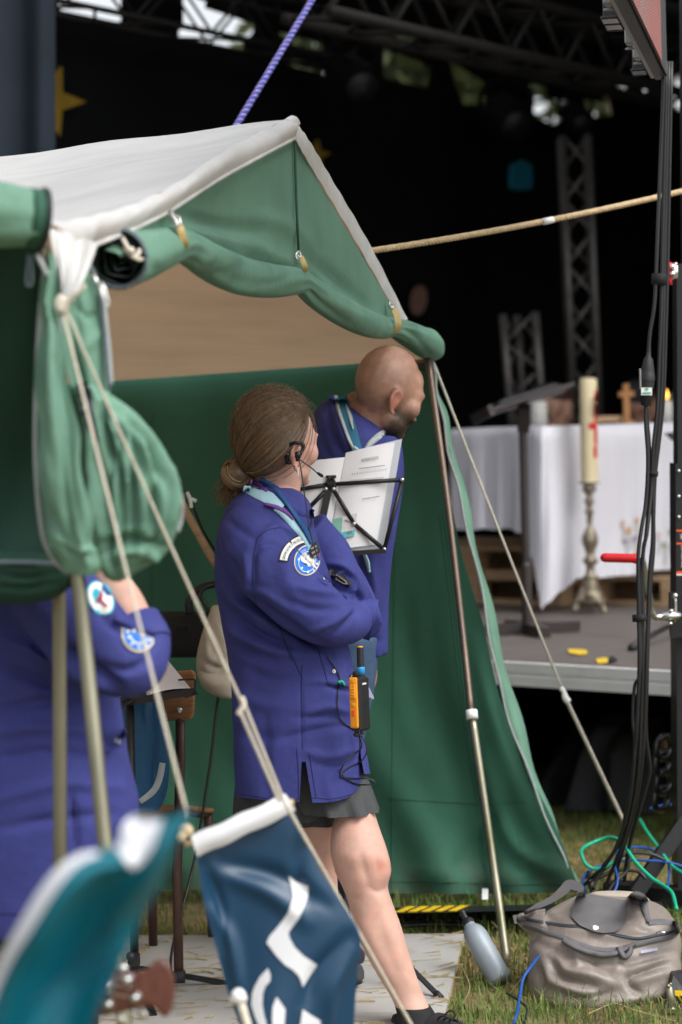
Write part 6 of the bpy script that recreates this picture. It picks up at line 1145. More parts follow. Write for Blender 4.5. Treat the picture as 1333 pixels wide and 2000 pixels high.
o = obj('grass', (V, Fg), 'grass_blade', None, False, attrs={'dry': np.repeat(dry, 5)}); tag(o, 'short green and dry grass round the tent and stage', 'grass', kind='stuff')
# loose long dry stalks
Vst = []
for (a, b, c) in (((905, 1893), (918, 1930), (895, 1975)), ((1020, 1912), (1008, 1925), (996, 1940)), ((960, 1800), (975, 1815), (985, 1840)), ((1150, 1980), (1200, 1960), (1240, 1975)), ((1230, 1970), (1270, 1982), (1320, 1995)), ((1120, 1950), (1134, 1965), (1110, 1998))):
    g0 = G(*b, .0); Vst.append(tube(cr([G(*a, .05), G(*b, .03), G(*c, .012)], 8), .0018, 5))
o = obj('dry_stalks', merge(*Vst), 'straw', None); tag(o, 'loose long dry stalks lying in the grass', 'straw', kind='stuff')
# ================================================================== LIFT TOWER, CABLES, SCREEN
TD = 7.6
tw = thing('lift_tower', 'black wind-up lifting tower with red crank at the right edge', 'lift tower', G(1372, 1745, 0))
def mast(xl, xr, y0, y1, th, nm, m, z=0., par=tw):
    a, b, c, d = P(xl, y0, TD+z), P(xr, y0, TD+z), P(xr+(y1-y0)*.0055, y1, TD+z), P(xl+(y1-y0)*.0055, y1, TD+z); return obj(nm, prism([a, b, c, d], (0, th, 0)), m, par, False)
mast(1322, 1420, 515, 1740, .10, 'inner_mast', 'black'); lower = mast(1320, 1440, 905, 1740, .14, 'outer_mast', 'black', -.02)
mast(1334, 1410, -40, 520, .08, 'upper_mast', 'black', .02)
for y in (1035, 1060, 1116): mast(1321.5, 1440, y, y+(3.5 if y < 1100 else 5), .142, 'orange_stripe', 'orange_red', -.0225, lower)
mast(1322, 1440, 1121, 1124, .142, 'white_stripe', 'patch_white', -.0225, lower)
tx = text2('ALUSTAR LIFT', 12, 'LEFT')
for s_, x0, y0, sz in (('VM', 1335, 1054, 8), ('TOWERLIFT', 1337, 1108, 8)): 
    tv = text2(s_, sz, 'LEFT'); obj('lettering', (np.array([P(x0-y_, y0-x_, TD-.0245) for x_, y_ in tv[0]]), tv[1]), 'patch_white', lower, False)
for y in (920, 970, 1010): obj('bolt', ell(P(1326, y, TD-.022), .006), 'steel', lower)
# latch lever
lv = obj('lever', fuse([limb([(1318, 524, 7.58, .010), (1308, 519, 7.58, .013), (1302, 524, 7.58, .013), (1304, 535, 7.58, .011), (1309, 548, 7.58, .007), (1312, 557, 7.58, .004)], 18, 10)], .0035, 1), 'red', tw)
obj('lever_bracket', merge(box(P(1317, 532, 7.60), (.022, .04, .045), None, .004), ell(P(1314, 521, 7.57), .009), ell(P(1314, 535, 7.57), .009), ell(P(1320, 516, 7.58), .006)), 'chrome', tw)
# winch crank
ck = obj('crank_arm', merge(ptube([(1238, 1090, 7.34), (1248, 1090, 7.34), (1254, 1093, 7.34), (1257, 1102, 7.345), (1265, 1140, 7.38), (1272, 1180, 7.42), (1275, 1198, 7.43), (1281, 1205, 7.44), (1296, 1204, 7.45)], .0098, 40, 10)), 'steel', tw)
obj('crank_grip', lathe(P(1244, 1091, 7.34), P(1178, 1089, 7.34)-P(1244, 1091, 7.34), [(.001, 0), (.0165, .001), (.0155, .006), (.0140, .012), (.0140, .098), (.011, .106), (.004, .110), (.0005, .111)], 18), 'red', ck)
obj('winch_hub', merge(lathe(P(1292, 1204, 7.45), np.array([1, .05, .0]), [(.002, 0), (.014, .001), (.015, .036), (.012, .042), (.012, .06)], 16), ell(P(1311, 1193, 7.44), (.008, .008, .006)), ell(P(1310, 1218, 7.44), (.007, .007, .006)), ell(P(1319, 1164, 7.45), .009), ptube([(1319, 1164, 7.46), (1320, 1190, 7.46), (1319, 1215, 7.46)], .005, 6, 6)), 'steel', tw)
obj('winch_plate', box(P(1340, 1200, 7.52), (.10, .04, .14)), 'black', tw, False)
# outriggers
obj('outrigger', prism([G(700, 1786, .005), G(1300, 1772, .005), G(1300, 1772, .085), G(700, 1786, .085)], (0, .09, 0)), 'black', tw, False)
og = S.objects[tw.children[-1].name] if tw.children else None
tape = []
for k, x0 in enumerate(range(772, 902, 26)): tape.append(prism([G(x0, 1782.5-(x0-772)*.02, .0855)*np.array([1, 1, 0])+UP*.0865, G(x0+15, 1782.2-(x0-772)*.02, .0855)*np.array([1, 1, 0])+UP*.0865, (G(x0+15, 1782.2-(x0-772)*.02, .0855)*np.array([1, 1, 0])+UP*.0865)+np.array([.04, .075, 0]), (G(x0, 1782.5-(x0-772)*.02, .0855)*np.array([1, 1, 0])+UP*.0865)+np.array([.04, .075, 0])], (0, 0, .002)))
obj('hazard_tape', merge(*tape), 'yellow', [o for o in S.objects if o.parent == tw and o.name.startswith('outrigger')][0], False)
obj('outrigger', bar(G(1372, 1760, .05), G(1190, 1742, .05), .08, .07), 'black', tw, False); obj('diagonal_brace', bar(P(1242, 1745, 7.55), P(1350, 1585, 7.6), .045, .04, (0, 1, 0)), 'black', tw, False)
obj('outrigger', prism([P(1288, 2010, 6.35), P(1316, 1905, 6.42), P(1420, 1890, 6.42), P(1420, 2040, 6.35)], (0, .05, 0)), 'black', tw, False)
obj('foot_latch', merge(box(P(1311, 1952, 6.31), (.018, .02, .075), (_r, np.array([0, 1., 0]), np.array([-.15, 0, 1])), .004), ell(P(1306, 1926, 6.29), .006), ell(P(1314, 1972, 6.29), .008), ell(P(1310, 1922, 6.29), .004)), 'pole', tw)
hz = obj('hazard_label', prism([P(1318, 1934, 6.34), P(1345, 1936, 6.34), P(1345, 1962, 6.34), P(1320, 1960, 6.34)], (0, -.003, 0)), 'yellow', tw, False)
for k in range(3): obj('hazard_stripe', prism([P(1318+k*10, 1944, 6.335), P(1324+k*10, 1946, 6.335), P(1332+k*10, 1960, 6.335), P(1325+k*10, 1960, 6.335)], (0, -.0025, 0)), 'black', hz, False)
# black coiled cable drums in the dark by the mast
for k, (x, y) in enumerate(((1296, 1462), (1294, 1492), (1296, 1530), (1292, 1562))):
    c = P(x, y, 7.75); ax_ = np.array([1., .1, 0]); a_ = np.array([0, 1., 0]); pts = [c+.05*math.cos(t)*a_+.03*math.sin(t)*UP*.0+ax_*(.03*math.cos(t))+UP*.036*math.sin(t) for t in np.linspace(0, 12.6, 60)]
    solo('cable_coil', tube(np.array(pts)+np.stack([0*np.arange(60.), 0*np.arange(60.), .006*np.arange(60.)/60], 1), .010, 6), 'cable', ['topmost black cable coil hanging on the lift tower', 'second black cable coil hanging on the lift tower', 'third black cable coil hanging on the lift tower', 'lowest black cable coil hanging on the lift tower'][k], 'cable', group='cable coils on the lift tower')
# hanging cable bundle
def hc_(pts, lab, r=.0058): T = thing('hanging_cable', lab, 'cable', P(*pts[-1]), 'black cables hanging from the screen'); obj('lead', ptube(pts, r, 90, 8), 'cable', T); return T
cA = hc_([(1298, 120, 6.98), (1291, 300, 7.0), (1284, 480, 7.0), (1279, 590, 7.0), (1270, 650, 7.0), (1267, 690, 7.0)], 'black cable running down into the large plug connector')
lo_c = P(1262, 790, 7.0)
obj('connector', lathe(P(1264, 760, 7.0), P(1268, 672, 7.0)-P(1264, 760, 7.0), [(.001, 0), (.020, .001), (.021, .022), (.022, .023), (.022, .040), (.0205, .042), (.0195, .055), (.013, .088), (.0075, .095), (.0065, .11), (.006, .125)], 18), 'rubber', cA, sharp=40)
cn_ = obj('socket', lathe(P(1262, 794, 7.0), P(1264, 758, 7.0)-P(1262, 794, 7.0), [(.001, 0), (.014, .001), (.016, .012), (.018, .02), (.018, .055)], 16), 'black_gloss', cA, sharp=40)
obj('connector_label', prism([P(1253, 757, 6.978), P(1274, 757, 6.978), P(1274, 772, 6.978), P(1253, 772, 6.978)], (0, .004, 0)), 'patch_white', cA, False); obj('label_print', merge(prism([P(1259, 758, 6.9765), P(1268, 758, 6.9765), P(1263.5, 764, 6.9765)], (0, -.0008, 0)), bar(P(1255, 768, 6.976), P(1272, 767.5, 6.976), .004, .0006, (0, 1, 0))), 'wire_green', cA, False)
obj('locking_tab', box(P(1251, 740, 6.985), (.006, .012, .06), None, .002), 'steel', cA, False)
obj('lead', ptube([(1262, 792, 7.0), (1262, 830, 7.0), (1266, 900, 7.0), (1262, 980, 7.0), (1254, 1030, 6.99), (1247, 1090, 6.98), (1248, 1200, 6.98), (1249, 1300, 6.98), (1244, 1420, 7.0), (1238, 1500, 7.05), (1222, 1590, 7.1), (1214, 1640, 7.15), (1180, 1690, 7.2), (1148, 1722, 7.25)], .0058, 90, 8), 'cable', cA)
cB = hc_([(1302, 120, 7.0), (1296, 400, 7.02), (1292, 600, 7.02), (1288, 700, 7.02), (1284, 800, 7.02), (1276, 880, 7.02), (1272, 960, 7.02), (1264, 1040, 7.0), (1256, 1090, 7.0), (1256, 1250, 7.0), (1252, 1420, 7.02), (1246, 1520, 7.05), (1230, 1600, 7.1), (1212, 1660, 7.15), (1196, 1700, 7.2), (1180, 1738, 7.22)], 'black cable second from the left in the hanging bundle')
cC = hc_([(1307, 120, 7.03), (1300, 420, 7.04), (1296, 620, 7.04), (1292, 760, 7.04), (1284, 860, 7.04), (1276, 930, 7.04), (1276, 1000, 7.04), (1275, 1060, 7.04), (1270, 1110, 7.04), (1266, 1200, 7.04), (1262, 1330, 7.04), (1258, 1440, 7.06), (1252, 1510, 7.08), (1240, 1580, 7.12), (1220, 1650, 7.18), (1206, 1700, 7.22), (1204, 1740, 7.22)], 'black cable third from the left in the hanging bundle')
cD_ = hc_([(1312, 120, 7.05), (1305, 480, 7.06), (1301, 640, 7.06), (1296, 780, 7.06), (1288, 860, 7.06), (1280, 930, 7.06), (1277, 1010, 7.06), (1277, 1070, 7.05), (1272, 1130, 7.05), (1267, 1220, 7.05), (1264, 1330, 7.06), (1262, 1430, 7.08), (1270, 1500, 7.1), (1262, 1540, 7.12), (1244, 1600, 7.15), (1228, 1660, 7.2), (1220, 1720, 7.25)], 'black cable furthest right in the hanging bundle')
cE = hc_([(1262, 792, 7.03), (1268, 860, 7.03), (1270, 920, 7.03), (1266, 1000, 7.02), (1260, 1060, 7.02), (1252, 1120, 7.0), (1252, 1300, 7.0), (1240, 1340, 7.02), (1236, 1400, 7.02), (1240, 1460, 7.02), (1234, 1540, 7.05), (1220, 1610, 7.1), (1190, 1680, 7.15), (1160, 1710, 7.2), (1140, 1730, 7.25)], 'black cable looping out of the plug socket beside the crank', .005)
obj('tape_band', merge(tube(PP([(1249, 1200, 6.99), (1250, 1214, 6.99)]), .021, 12), tube(PP([(1288, 535, 7.01), (1287, 556, 7.01)]), .022, 12), tube(PP([(1276, 920, 7.02), (1275, 930, 7.02)]), .016, 10)), 'black_matte', cB)
# ground cables
def gc(pts, m, lab, r=.0042, nm='ground_cable'): return solo(nm, ptube(pts, r, 80, 7), m, lab, 'cable')
gc([(1204, 1680, 7.25), (1185, 1692, 7.22), (1163, 1697, 7.18), (1145, 1688, 7.18), (1136, 1668, 7.2), (1140, 1656, 7.25), (1163, 1644, 7.3), (1188, 1636, 7.3), (1208, 1640, 7.25), (1224, 1658, 7.2), (1242, 1684, 7.15), (1272, 1714, 7.1), (1300, 1732, 7.05), (1314, 1746, 7.0), (1322, 1776, 6.9)], 'wire_green', 'looping green cable at the foot of the lift tower', .0058)
gc([(1250, 1600, 7.7), (1264, 1624, 7.65), (1284, 1652, 7.6), (1312, 1690, 7.5), (1345, 1712, 7.4)], 'wire_green', 'green cable running behind the diagonal brace', .0058)
gc([(1145, 1745, 7.2), (1139, 1725, 7.25), (1145, 1706, 7.3), (1166, 1694, 7.35), (1196, 1684, 7.4), (1230, 1680, 7.4), (1268, 1681, 7.45), (1305, 1684, 7.5), (1340, 1694, 7.5)], 'wire_blue', 'blue cable curving behind the bundle ends', .004)
gc([(1222, 1656, 7.5), (1250, 1655, 7.55), (1276, 1660, 7.6), (1300, 1678, 7.55), (1308, 1700, 7.5), (1304, 1740, 7.3)], 'wire_blue', 'blue cable arching over the brown grass by the tower', .004)
gc([(1190, 1750, 7.1), (1202, 1738, 7.12), (1207, 1716, 7.15), (1202, 1690, 7.2), (1210, 1650, 7.3)], 'wire_blue', 'short blue cable right behind the canvas bag', .004)
gc([(1052, 1868, 6.5), (1036, 1890, 6.42), (1022, 1912, 6.38), (1016, 1945, 6.32), (1011, 1975, 6.25), (1000, 2010, 6.15), (985, 2050, 6.05)], 'wire_blue', 'blue cable crossing the grass left of the canvas bag', .0045)
gc([(990, 1940, 6.35), (1015, 1955, 6.3), (1030, 1972, 6.25), (1026, 1995, 6.2), (1012, 2020, 6.1)], 'cable', 'thin black cable in the grass beside the blue cable', .0035)
gc([(1270, 1580, 8.0), (1300, 1573, 8.0), (1345, 1568, 8.0)], 'wire_blue', 'blue cable behind the lift tower at stage edge', .006)
for k, pts in enumerate(([(1150, 1722, 7.2), (1175, 1712, 7.22), (1205, 1700, 7.25), (1245, 1702, 7.3), (1262, 1716, 7.3)], [(1160, 1735, 7.15), (1170, 1710, 7.2), (1190, 1690, 7.25), (1225, 1668, 7.35), (1270, 1668, 7.4), (1300, 1680, 7.4)], [(1185, 1748, 7.1), (1200, 1725, 7.15), (1225, 1700, 7.2), (1228, 1670, 7.3)], [(1142, 1716, 7.3), (1150, 1704, 7.3), (1152, 1730, 7.2), (1164, 1752, 7.1)])):
    gc(pts, 'cable', ['black cable end spread towards the brace in the grass', 'long black cable end arching in the grass', 'short black cable end standing behind the bag', 'black cable end curled at the left of the bundle'][k], .0055)
for k, pts in enumerate(([(640, 1806, 7.4), (760, 1802, 7.45), (830, 1800, 7.5), (900, 1797, 7.5)], [(780, 1808, 7.35), (850, 1805, 7.4), (930, 1808, 7.38)])): gc(pts, 'cable', ['black cable lying along the black outrigger', 'thin black cable lying on the grass before the outrigger'][k], .006)
# LED screen
q0, q1 = P(1300, 155, 7.0), P(1224, 0, 5.66); zb = (q0[2]+q1[2])/2; q0[2] = zb; q1[2] = zb; dv = q1-q0; dv /= np.linalg.norm(dv); nv2 = np.array([-dv[1], dv[0], 0]); nv2 = nv2 if nv2[0] > 0 else -nv2
sc = thing('led_screen', 'big black LED video screen panel hanging at the top right corner', 'screen', q0)
q2 = q0+dv*2.6; L = 2.6
obj('frame', box(q0+dv*L/2-nv2*.0145+UP*.5, (L, .028, 1.0), (dv, nv2, UP)), 'black', sc, False)
obj('display', prism([q0+nv2*.002+UP*.01, q0+dv*L+nv2*.002+UP*.01, q0+dv*L+nv2*.002+UP*.99, q0+nv2*.002+UP*.99], nv2*.004), 'led_mesh', sc, False)
def ledmat():
    m = bpy.data.materials.new('led_picture'); m.use_nodes = True; n = m.node_tree; N = n.nodes; L_ = n.links; b = N['Principled BSDF']; tc = N.new('ShaderNodeTexCoord')
    no = N.new('ShaderNodeTexNoise'); no.inputs['Scale'].default_value = 4; no.inputs['Detail'].default_value = 2; L_.new(tc.outputs['Object'], no.inputs['Vector'])
    rp = N.new('ShaderNodeValToRGB'); rp.color_ramp.elements[0].color = (.62, .16, .13, 1); rp.color_ramp.elements[0].position = .35; rp.color_ramp.elements[1].color = (.42, .30, .27, 1); rp.color_ramp.elements[1].position = .65; L_.new(no.outputs[0], rp.inputs[0])
    vo = N.new('ShaderNodeTexVoronoi'); vo.inputs['Scale'].default_value = 130; vo.inputs['Randomness'].default_value = 0; L_.new(tc.outputs['Object'], vo.inputs['Vector']); cmp_ = N.new('ShaderNodeMath'); cmp_.operation = 'LESS_THAN'; cmp_.inputs[1].default_value = .42; L_.new(vo.outputs['Distance'], cmp_.inputs[0])
    mul = N.new('ShaderNodeMath'); mul.operation = 'MULTIPLY'; mul.inputs[1].default_value = 1.0; L_.new(cmp_.outputs[0], mul.inputs[0]); b.inputs['Base Color'].default_value = (.05, .05, .05, 1); L_.new(rp.outputs[0], b.inputs['Emission Color']); L_.new(mul.outputs[0], b.inputs['Emission Strength']); return m
X['led_picture'] = ledmat()
obj('picture', prism([q0+dv*.28+nv2*.0075+UP*.012, q0+dv*2.3+nv2*.0075+UP*.012, q0+dv*2.3+nv2*.0075+UP*.98, q0+dv*.28+nv2*.0075+UP*.98], nv2*.002), 'led_picture', sc, False)
obj('rear_rail', box(q0+dv*L/2-nv2*.035+UP*.03, (L, .012, .05), (dv, nv2, UP)), 'alu_dull', sc, False); obj('rear_rail', box(q0+dv*L/2-nv2*.036+UP*.55, (L, .012, .9), (dv, nv2, UP)), 'black_matte', sc, False)
for t0 in (.10, .92, 1.02, 1.75): obj('rear_bracket', merge(box(q0+dv*t0-nv2*.064+UP*.06, (.010, .045, .12), (dv, nv2, UP), .003), box(q0+dv*(t0+.04)-nv2*.064+UP*.006, (.09, .045, .008), (dv, nv2, UP), .003)), 'black_gloss', sc, False)
for t0 in (.35, .62, 1.25, 1.5): obj('rear_clamp', merge(box(q0+dv*t0-nv2*.053+UP*.04, (.05, .022, .06), (dv, nv2, UP), .004), lathe(q0+dv*t0-nv2*.053+UP*.002, UP*-1, [(.012, 0), (.012, .004), (.006, .005), (.006, .001)], 14)), 'alu_dull', sc, False)
obj('power_loop', tube(cr([q0+dv*.9-nv2*.14+UP*.12, q0+dv*1.1-nv2*.22+UP*.09, q0+dv*1.5-nv2*.26+UP*.2, q0+dv*1.9-nv2*.2+UP*.45], 24), .009, 8), 'cable', sc)
obj('hanger', merge(seg(q0+dv*.2-nv2*.04+UP*1.0, q0+dv*.2-nv2*.04+UP*1.9, .02), seg(q0+dv*2.3-nv2*.04+UP*1.0, q0+dv*2.3-nv2*.04+UP*1.9, .02)), 'black', sc)
# ================================================================== BOTTLE AND BAG
b0_, b1_ = P(980, 1918, 6.68), P(908, 1790, 6.80); ba = b1_-b0_; bL = np.linalg.norm(ba); ba /= bL; bt = thing('water_bottle', 'dented grey aluminium water bottle leaning in the grass by the board', 'bottle', b0_)
gb2 = lathe(b0_, ba, [(.001, 0), (.028, .0), (.034, .006), (.0345, .02), (.0345, .10), (.0335, .12), (.0345, .14), (.034, .152), (.030, .170), (.021, .184), (.0165, .188), (.0165, .196), (.001, .197)], 26); gb2 = (wob(gb2[0], gb2[1], .0008, 40, 3), gb2[1]); obj('flask', gb2, 'aluminium', bt, sharp=60)
bc = obj('cap', lathe(b0_+ba*.194, ba, [(.018, 0), (.018, .012), (.013, .018), (.008, .020), (.0075, .034), (.009, .036), (.009, .043), (.003, .046)], 16), 'black', bt, sharp=40)
TDp = 6.62
sec = [(1748, 1130, 1225, .02, 6.72), (1758, 1110, 1262, .05, 6.7), (1776, 1082, 1298, .085, 6.67), (1796, 1056, 1316, .12, 6.64), (1820, 1042, 1326, .14, 6.62), (1850, 1036, 1330, .15, 6.60), (1890, 1036, 1330, .16, 6.58), (1925, 1032, 1322, .165, 6.57), (1948, 1036, 1306, .155, 6.57), (1960, 1052, 1285, .13, 6.57)]
gT = fuse([loftpx(sec, TDp, 40, 44, 2.5), limb([(1010, 1792, 6.60, .012), (1028, 1798, 6.6, .026), (1060, 1806, 6.6, .05)], 8, 12)], .0065, 5)
k_ = lambda pts: [(833+x/2.667, 1500+y/2.667) for x, y in pts]
tf = [(k_([(560, 900), (700, 960), (900, 1000), (1100, 1010), (1290, 960)]), 9, -.012), (k_([(640, 1000), (690, 1080), (800, 1110), (880, 1140)]), 8, -.020), (k_([(620, 1020), (660, 1110), (760, 1160), (860, 1190)]), 10, .016), (k_([(690, 1000), (740, 1060), (860, 1080), (960, 1120)]), 8, .014), (k_([(1050, 1090), (1130, 1060), (1250, 1020)]), 8, -.018), (k_([(1060, 1060), (1140, 1030), (1260, 990)]), 9, .014), (k_([(1045, 1080), (1060, 1130), (1120, 1180)]), 7, -.014), (k_([(1080, 1110), (1160, 1090), (1270, 1060)]), 9, .012), (k_([(720, 1190), (850, 1200), (1000, 1160)]), 9, -.014), (k_([(880, 1230), (1050, 1210), (1220, 1180)]), 9, .010), (k_([(560, 1000), (600, 1080), (600, 1160)]), 9, -.012), (k_([(760, 930), (790, 1000), (780, 1040)]), 8, .009), (k_([(860, 960), (880, 1020), (940, 1060)]), 8, -.010), (k_([(980, 980), (1000, 1030), (980, 1080)]), 8, .010), (k_([(640, 740), (680, 780), (760, 800)]), 8, .008), (k_([(1060, 740), (1100, 800), (1180, 830)]), 10, .010), (k_([(1080, 830), (1150, 850), (1230, 850)]), 7, -.012), (k_([(520, 800), (640, 830), (800, 850), (1000, 890), (1150, 890), (1290, 850)]), 8, .012)]
gT = (wob(crease(gT[0], gT[1], tf), gT[1], .0030, 34, 9), gT[1]); tote = thing('tote_bag', 'crumpled shiny taupe tote bag with grey flap and handles on the grass', 'bag', G(1180, 1962, 0)); obj('body', gT, 'tote', tote); bvT = tree_bvh(gT)
obj('zip', ribbon(k_([(478, 782), (560, 795), (700, 818), (800, 826), (900, 845), (1000, 872), (1100, 888), (1200, 872), (1300, 850)]), 6.5, bvT, .004, 60, 6.5), 'tote_zip', tote)
obj('zip_tail', ribbon(k_([(455, 790), (480, 785), (520, 785)]), [17, 17, 10], bvT, .007, 12, 6.58), 'tote_grey', tote)
fp = obj('flap', dpoly(k_([(785, 645), (900, 665), (1045, 690), (1040, 760), (1035, 800), (1010, 838), (980, 855), (920, 860), (870, 850), (800, 820), (755, 775)]), bvT, .016, 8, 6.5), 'tote_grey', tote); obj('snap', dpoly(k_([(868, 822), (880, 818), (898, 826), (898, 838), (880, 846), (868, 838)]), bvT, .021, 20, 6.5), 'alu_rail', fp, False)
obj('handle', ribbon(k_([(510, 760), (580, 720), (660, 680), (716, 636), (745, 608), (790, 618), (812, 640)]), [8, 11, 13, 19, 20, 18, 12], bvT, .014, 40, 6.62), 'tote_grey', tote)
obj('rim_band', ribbon(k_([(505, 815), (600, 848), (700, 878), (800, 920), (880, 945), (980, 948), (1080, 925), (1180, 900), (1270, 880), (1306, 850), (1300, 815), (1230, 800), (1160, 806)]), 11, bvT, .007, 80, 6.5), 'tote_grey', tote)
obj('handle', ribbon(k_([(1062, 690), (1095, 668), (1132, 690), (1140, 740), (1160, 800)]), [18, 20, 18, 14, 10], bvT, .016, 30, 6.6), 'tote_grey', tote)
obj('handle', ribbon(k_([(712, 895), (760, 925), (840, 958), (920, 975), (1000, 958), (1090, 915)]), [12, 13, 13, 13, 14, 8], bvT, .020, 40, 6.5), 'tote_grey', tote); obj('handle_loop', ribbon(k_([(1005, 930), (1015, 960), (1035, 985), (1060, 960), (1066, 930)]), [14, 13, 12, 12, 10], bvT, .026, 20, 6.48), 'tote_grey', tote)
obj('brand_tag', dpoly(k_([(1117, 952), (1204, 936), (1206, 950), (1119, 966)]), bvT, .010, 12, 6.5), 'label_lilac', tote, False)
obj('zip_pull', ptube([(1283, 1823, 6.46), (1292, 1821, 6.45), (1301, 1822, 6.45)], .004, 8, 6), 'chrome', tote)
obj('packed_towel', fuse([loftpx([(1742, 1160, 1240, .02, 6.74), (1750, 1146, 1262, .05, 6.74), (1764, 1140, 1275, .06, 6.74)], 6.74, 8, 24)], .008, 2), 'cap', tote)
# ================================================================== FLAGS AND GUITAR IN FRONT
NF = 4.55
lf_ = cr([(376, 1636), (386, 1680), (398, 1760), (425, 1860), (448, 1945), (468, 2000), (490, 2080)], 60); rf_ = cr([(563, 1570), (578, 1592), (622, 1692), (676, 1775), (704, 1830), (698, 1905), (692, 2000), (690, 2080)], 60)
def ip(A, u): i = min(int(u*(len(A)-1)), len(A)-2); t = u*(len(A)-1)-i; return A[i]*(1-t)+A[i+1]*t
def flagfn(u, v):
    a, b = ip(lf_, u), ip(rf_, u); x, y = a*(1-v)+b*v
    d = NF+.05*v+ .034*math.sin(v*5.2+u*4.0-1.0)*u**.5+.012*math.sin(v*9+u*4)*u
    return P(x, y, d)
gFl = grid(flagfn, 90, 60)
gFl = (crease(gFl[0], gFl[1], [([(420, 1700), (520, 1740), (600, 1800)], 18, -.012), ([(440, 1690), (540, 1710), (640, 1770)], 16, .012), ([(600, 1620), (580, 1700), (600, 1760)], 14, .010), ([(420, 1780), (450, 1840), (470, 1940)], 14, -.014), ([(680, 1830), (620, 1900), (600, 1960)], 14, .014), ([(690, 1860), (650, 1930), (640, 2000)], 12, -.012), ([(400, 1690), (430, 1760), (440, 1850)], 10, .010)], False), gFl[1])
fl = thing('pennant_flag', 'navy blue flag with white wavy shapes and white top hem hanging from the rope', 'flag', P(480, 1600, NF)); clo = obj('cloth', gFl, 'flag_navy', fl); bvF = tree_bvh(gFl)
gH = [loft2(PP([(374, 1632, NF-.012), (465, 1592, NF-.006), (557, 1551, NF+.035)]), PP([(387, 1673, NF-.010), (480, 1630, NF-.002), (577, 1584, NF+.042)]), 30, 8, lambda u, v: np.array([0, sg*(.004+.010*math.sin(math.pi*v)), .0015*math.sin(u*15)])) for sg in (-1, 1)]
obj('hem_sleeve', merge(*gH), 'flag_white', fl)
for nm, pts in (('wave_shape', [(564, 1711), (578, 1722), (602, 1731), (602, 1750), (594, 1772), (584, 1794), (572, 1810), (564, 1821), (566, 1832), (576, 1850), (592, 1866), (620, 1885), (606, 1906), (592, 1928), (590, 1920), (584, 1906), (572, 1894), (556, 1884), (538, 1864), (521, 1841), (527, 1828), (539, 1815), (552, 1799), (564, 1781), (573, 1752), (570, 1732)]),
    ('wave_shape', [(524, 1891), (529, 1905), (528, 1917), (519, 1926), (514, 1940), (513, 1962), (517, 1985), (524, 2010), (508, 2010), (498, 1985), (491, 1962), (493, 1940), (499, 1924), (508, 1908)]), ('wave_shape', [(541, 1947), (550, 1960), (558, 1972), (556, 2000), (556, 2020), (534, 2020), (532, 1990), (533, 1966)]), ('wave_shape', [(592, 1972), (610, 1984), (626, 1993), (630, 2020), (583, 2020), (588, 1995)])):
    obj(nm, dpoly(pts, bvF, .003, 9, NF), 'flag_white', fl)
obj('dowel', tube(PP([(362, 1650, NF-.02), (470, 1615, NF), (572, 1566, NF+.05)]), .006, 8), 'wood_ball', fl); obj('dowel_knob', fuse([ell(P(364, 1622, NF-.06), (.014, .013, .014)), ell(P(355, 1636, NF-.07), (.009, .009, .010))], .003, 2), 'wood_ball', fl)
kn = thing('flag_stick', 'white knobbed stick end rising in front of the navy flag', 'stick', P(488, 2060, 4.3)); obj('knob', fuse([ell(P(466, 1946, 4.3), (.014, .014, .015)), ell(P(458, 1953, 4.3), (.009, .009, .008)), ell(P(474, 1950, 4.3), .009)], .0028, 1), 'white_plastic', kn); obj('shaft', tube(PP([(470, 1955, 4.3), (486, 2010, 4.3), (505, 2090, 4.3)]), .0075, 8), 'rope_cream', kn)
# teal flag, close to the camera
TF = 2.75
lt = cr([(372, 1588), (300, 1590), (262, 1592), (242, 1612), (226, 1652), (150, 1672), (96, 1720), (40, 1810), (0, 1890), (-60, 2060), (-120, 2200)], 80); rt_ = cr([(386, 1566), (368, 1602), (344, 1652), (326, 1700), (300, 1752), (272, 1800), (246, 1860), (216, 1930), (186, 1990), (150, 2080), (100, 2220)], 80)
def teal(u, v):
    u = min(max(u, 0), 1); a, b = ip(lt, u), ip(rt_, u); x, y = a*(1-v)+b*v; return P(x, y, TF+.05*math.sin(v*4+u*7)+.035*math.sin(v*8-u*5)*u+.02*math.sin(v*13+u*3)*u)
gTe = grid(teal, 90, 40); tfl = thing('pennant_flag', 'blurred teal flag with white edge close to the camera at lower left', 'flag', P(150, 1800, TF)); obj('cloth', gTe, 'flag_teal', tfl); bvTe = tree_bvh(gTe)
def edge_band(u0, u1, v0, v1, o_): return grid(lambda a, b: teal(u0+(u1-u0)*a, v0(a)+(v1(a)-v0(a))*b)+np.array([0, -o_, 0]), 30, 8)
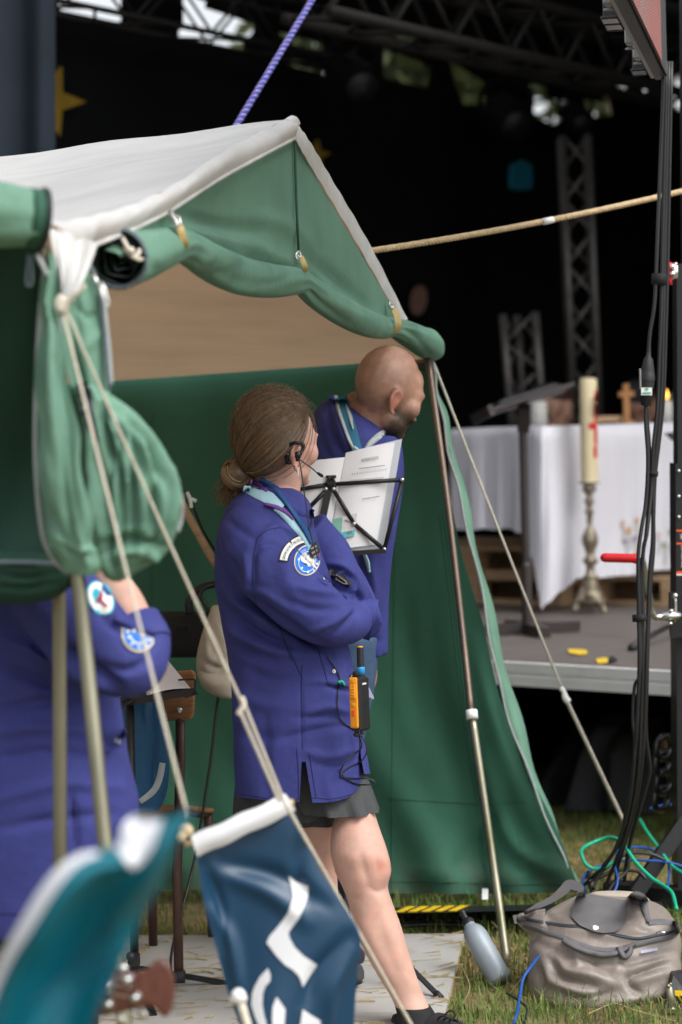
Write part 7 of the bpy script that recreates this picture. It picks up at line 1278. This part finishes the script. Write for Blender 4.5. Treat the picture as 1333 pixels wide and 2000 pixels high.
obj('white_edge', edge_band(.45, 1, lambda a: -.02, lambda a: .07+.04*math.sin(a*5), .006), 'flag_white', tfl); obj('white_field', edge_band(.10, .40, lambda a: 0, lambda a: .62-.9*(a-.55)**2, .006), 'flag_white', tfl)
for (x0, y0, x1, y1) in ((240, 1775, 60, 1965), (190, 1870, 100, 2010), (225, 1790, 190, 1960)): obj('fold_seam', ribbon([(x0, y0), ((x0+x1)/2, (y0+y1)/2+8), (x1, y1)], 7, bvTe, .006, 16, TF), 'scarf_teal', tfl)
# guitar head
GD = 4.0
gt = thing('guitar', 'dark brown guitar headstock with metal tuners poking out behind the teal flag', 'guitar', P(200, 1940, GD))
hsx_ = [(196, 1908), (230, 1898), (262, 1900), (288, 1893), (302, 1878), (316, 1872), (330, 1884), (340, 1910), (342, 1945), (334, 1975), (322, 1988), (312, 1978), (300, 1966), (282, 1966), (240, 1976), (196, 1986), (176, 1990), (170, 1925)]
obj('headstock', fuse([prism([P(x, y, GD) for x, y in hsx_], (0, .022, -.004))], .0035, 2), 'guitar', gt)
obj('neck', fuse([limb([(190, 1945, GD+.012, .030), (100, 1925, GD+.02, .030), (-60, 1890, GD+.04, .031), (-260, 1850, GD+.06, .034)], 16, 14)], .005, 2), 'guitar', gt)
obj('fretboard', bar(P(190, 1938, GD-.018), P(-260, 1842, GD+.03), .056, .008, (0, 1, 0)), 'black_matte', gt, False)
for x, y in ((251, 1913), (266, 1948), (214, 1961), (216, 1926)): tu = obj('tuner_post', lathe(P(x, y, GD-.002), np.array([0, -1, .15]), [(.0105, 0), (.0105, .005), (.006, .007), (.0058, .016), (.0068, .019), (.001, .020)], 14), 'steel', gt)
for x, y in ((280, 1982), (236, 1992), (240, 1892)): obj('tuner_key', fuse([ell(P(x, y, GD+.012), (.010, .006, .008)), seg(P(x, y, GD+.01), P(x-3, y-22 if y > 1900 else y+18, GD+.01), .004)], .0025, 1), 'steel', gt)
for y0, y1 in ((1915, 1913), (1930, 1928), (1948, 1948), (1960, 1961)): obj('string', seg(P(255 if y0 < 1950 else 215, y0, GD-.018), P(-200, y0-92, GD-.01), .0011, 5), 'brass', gt)
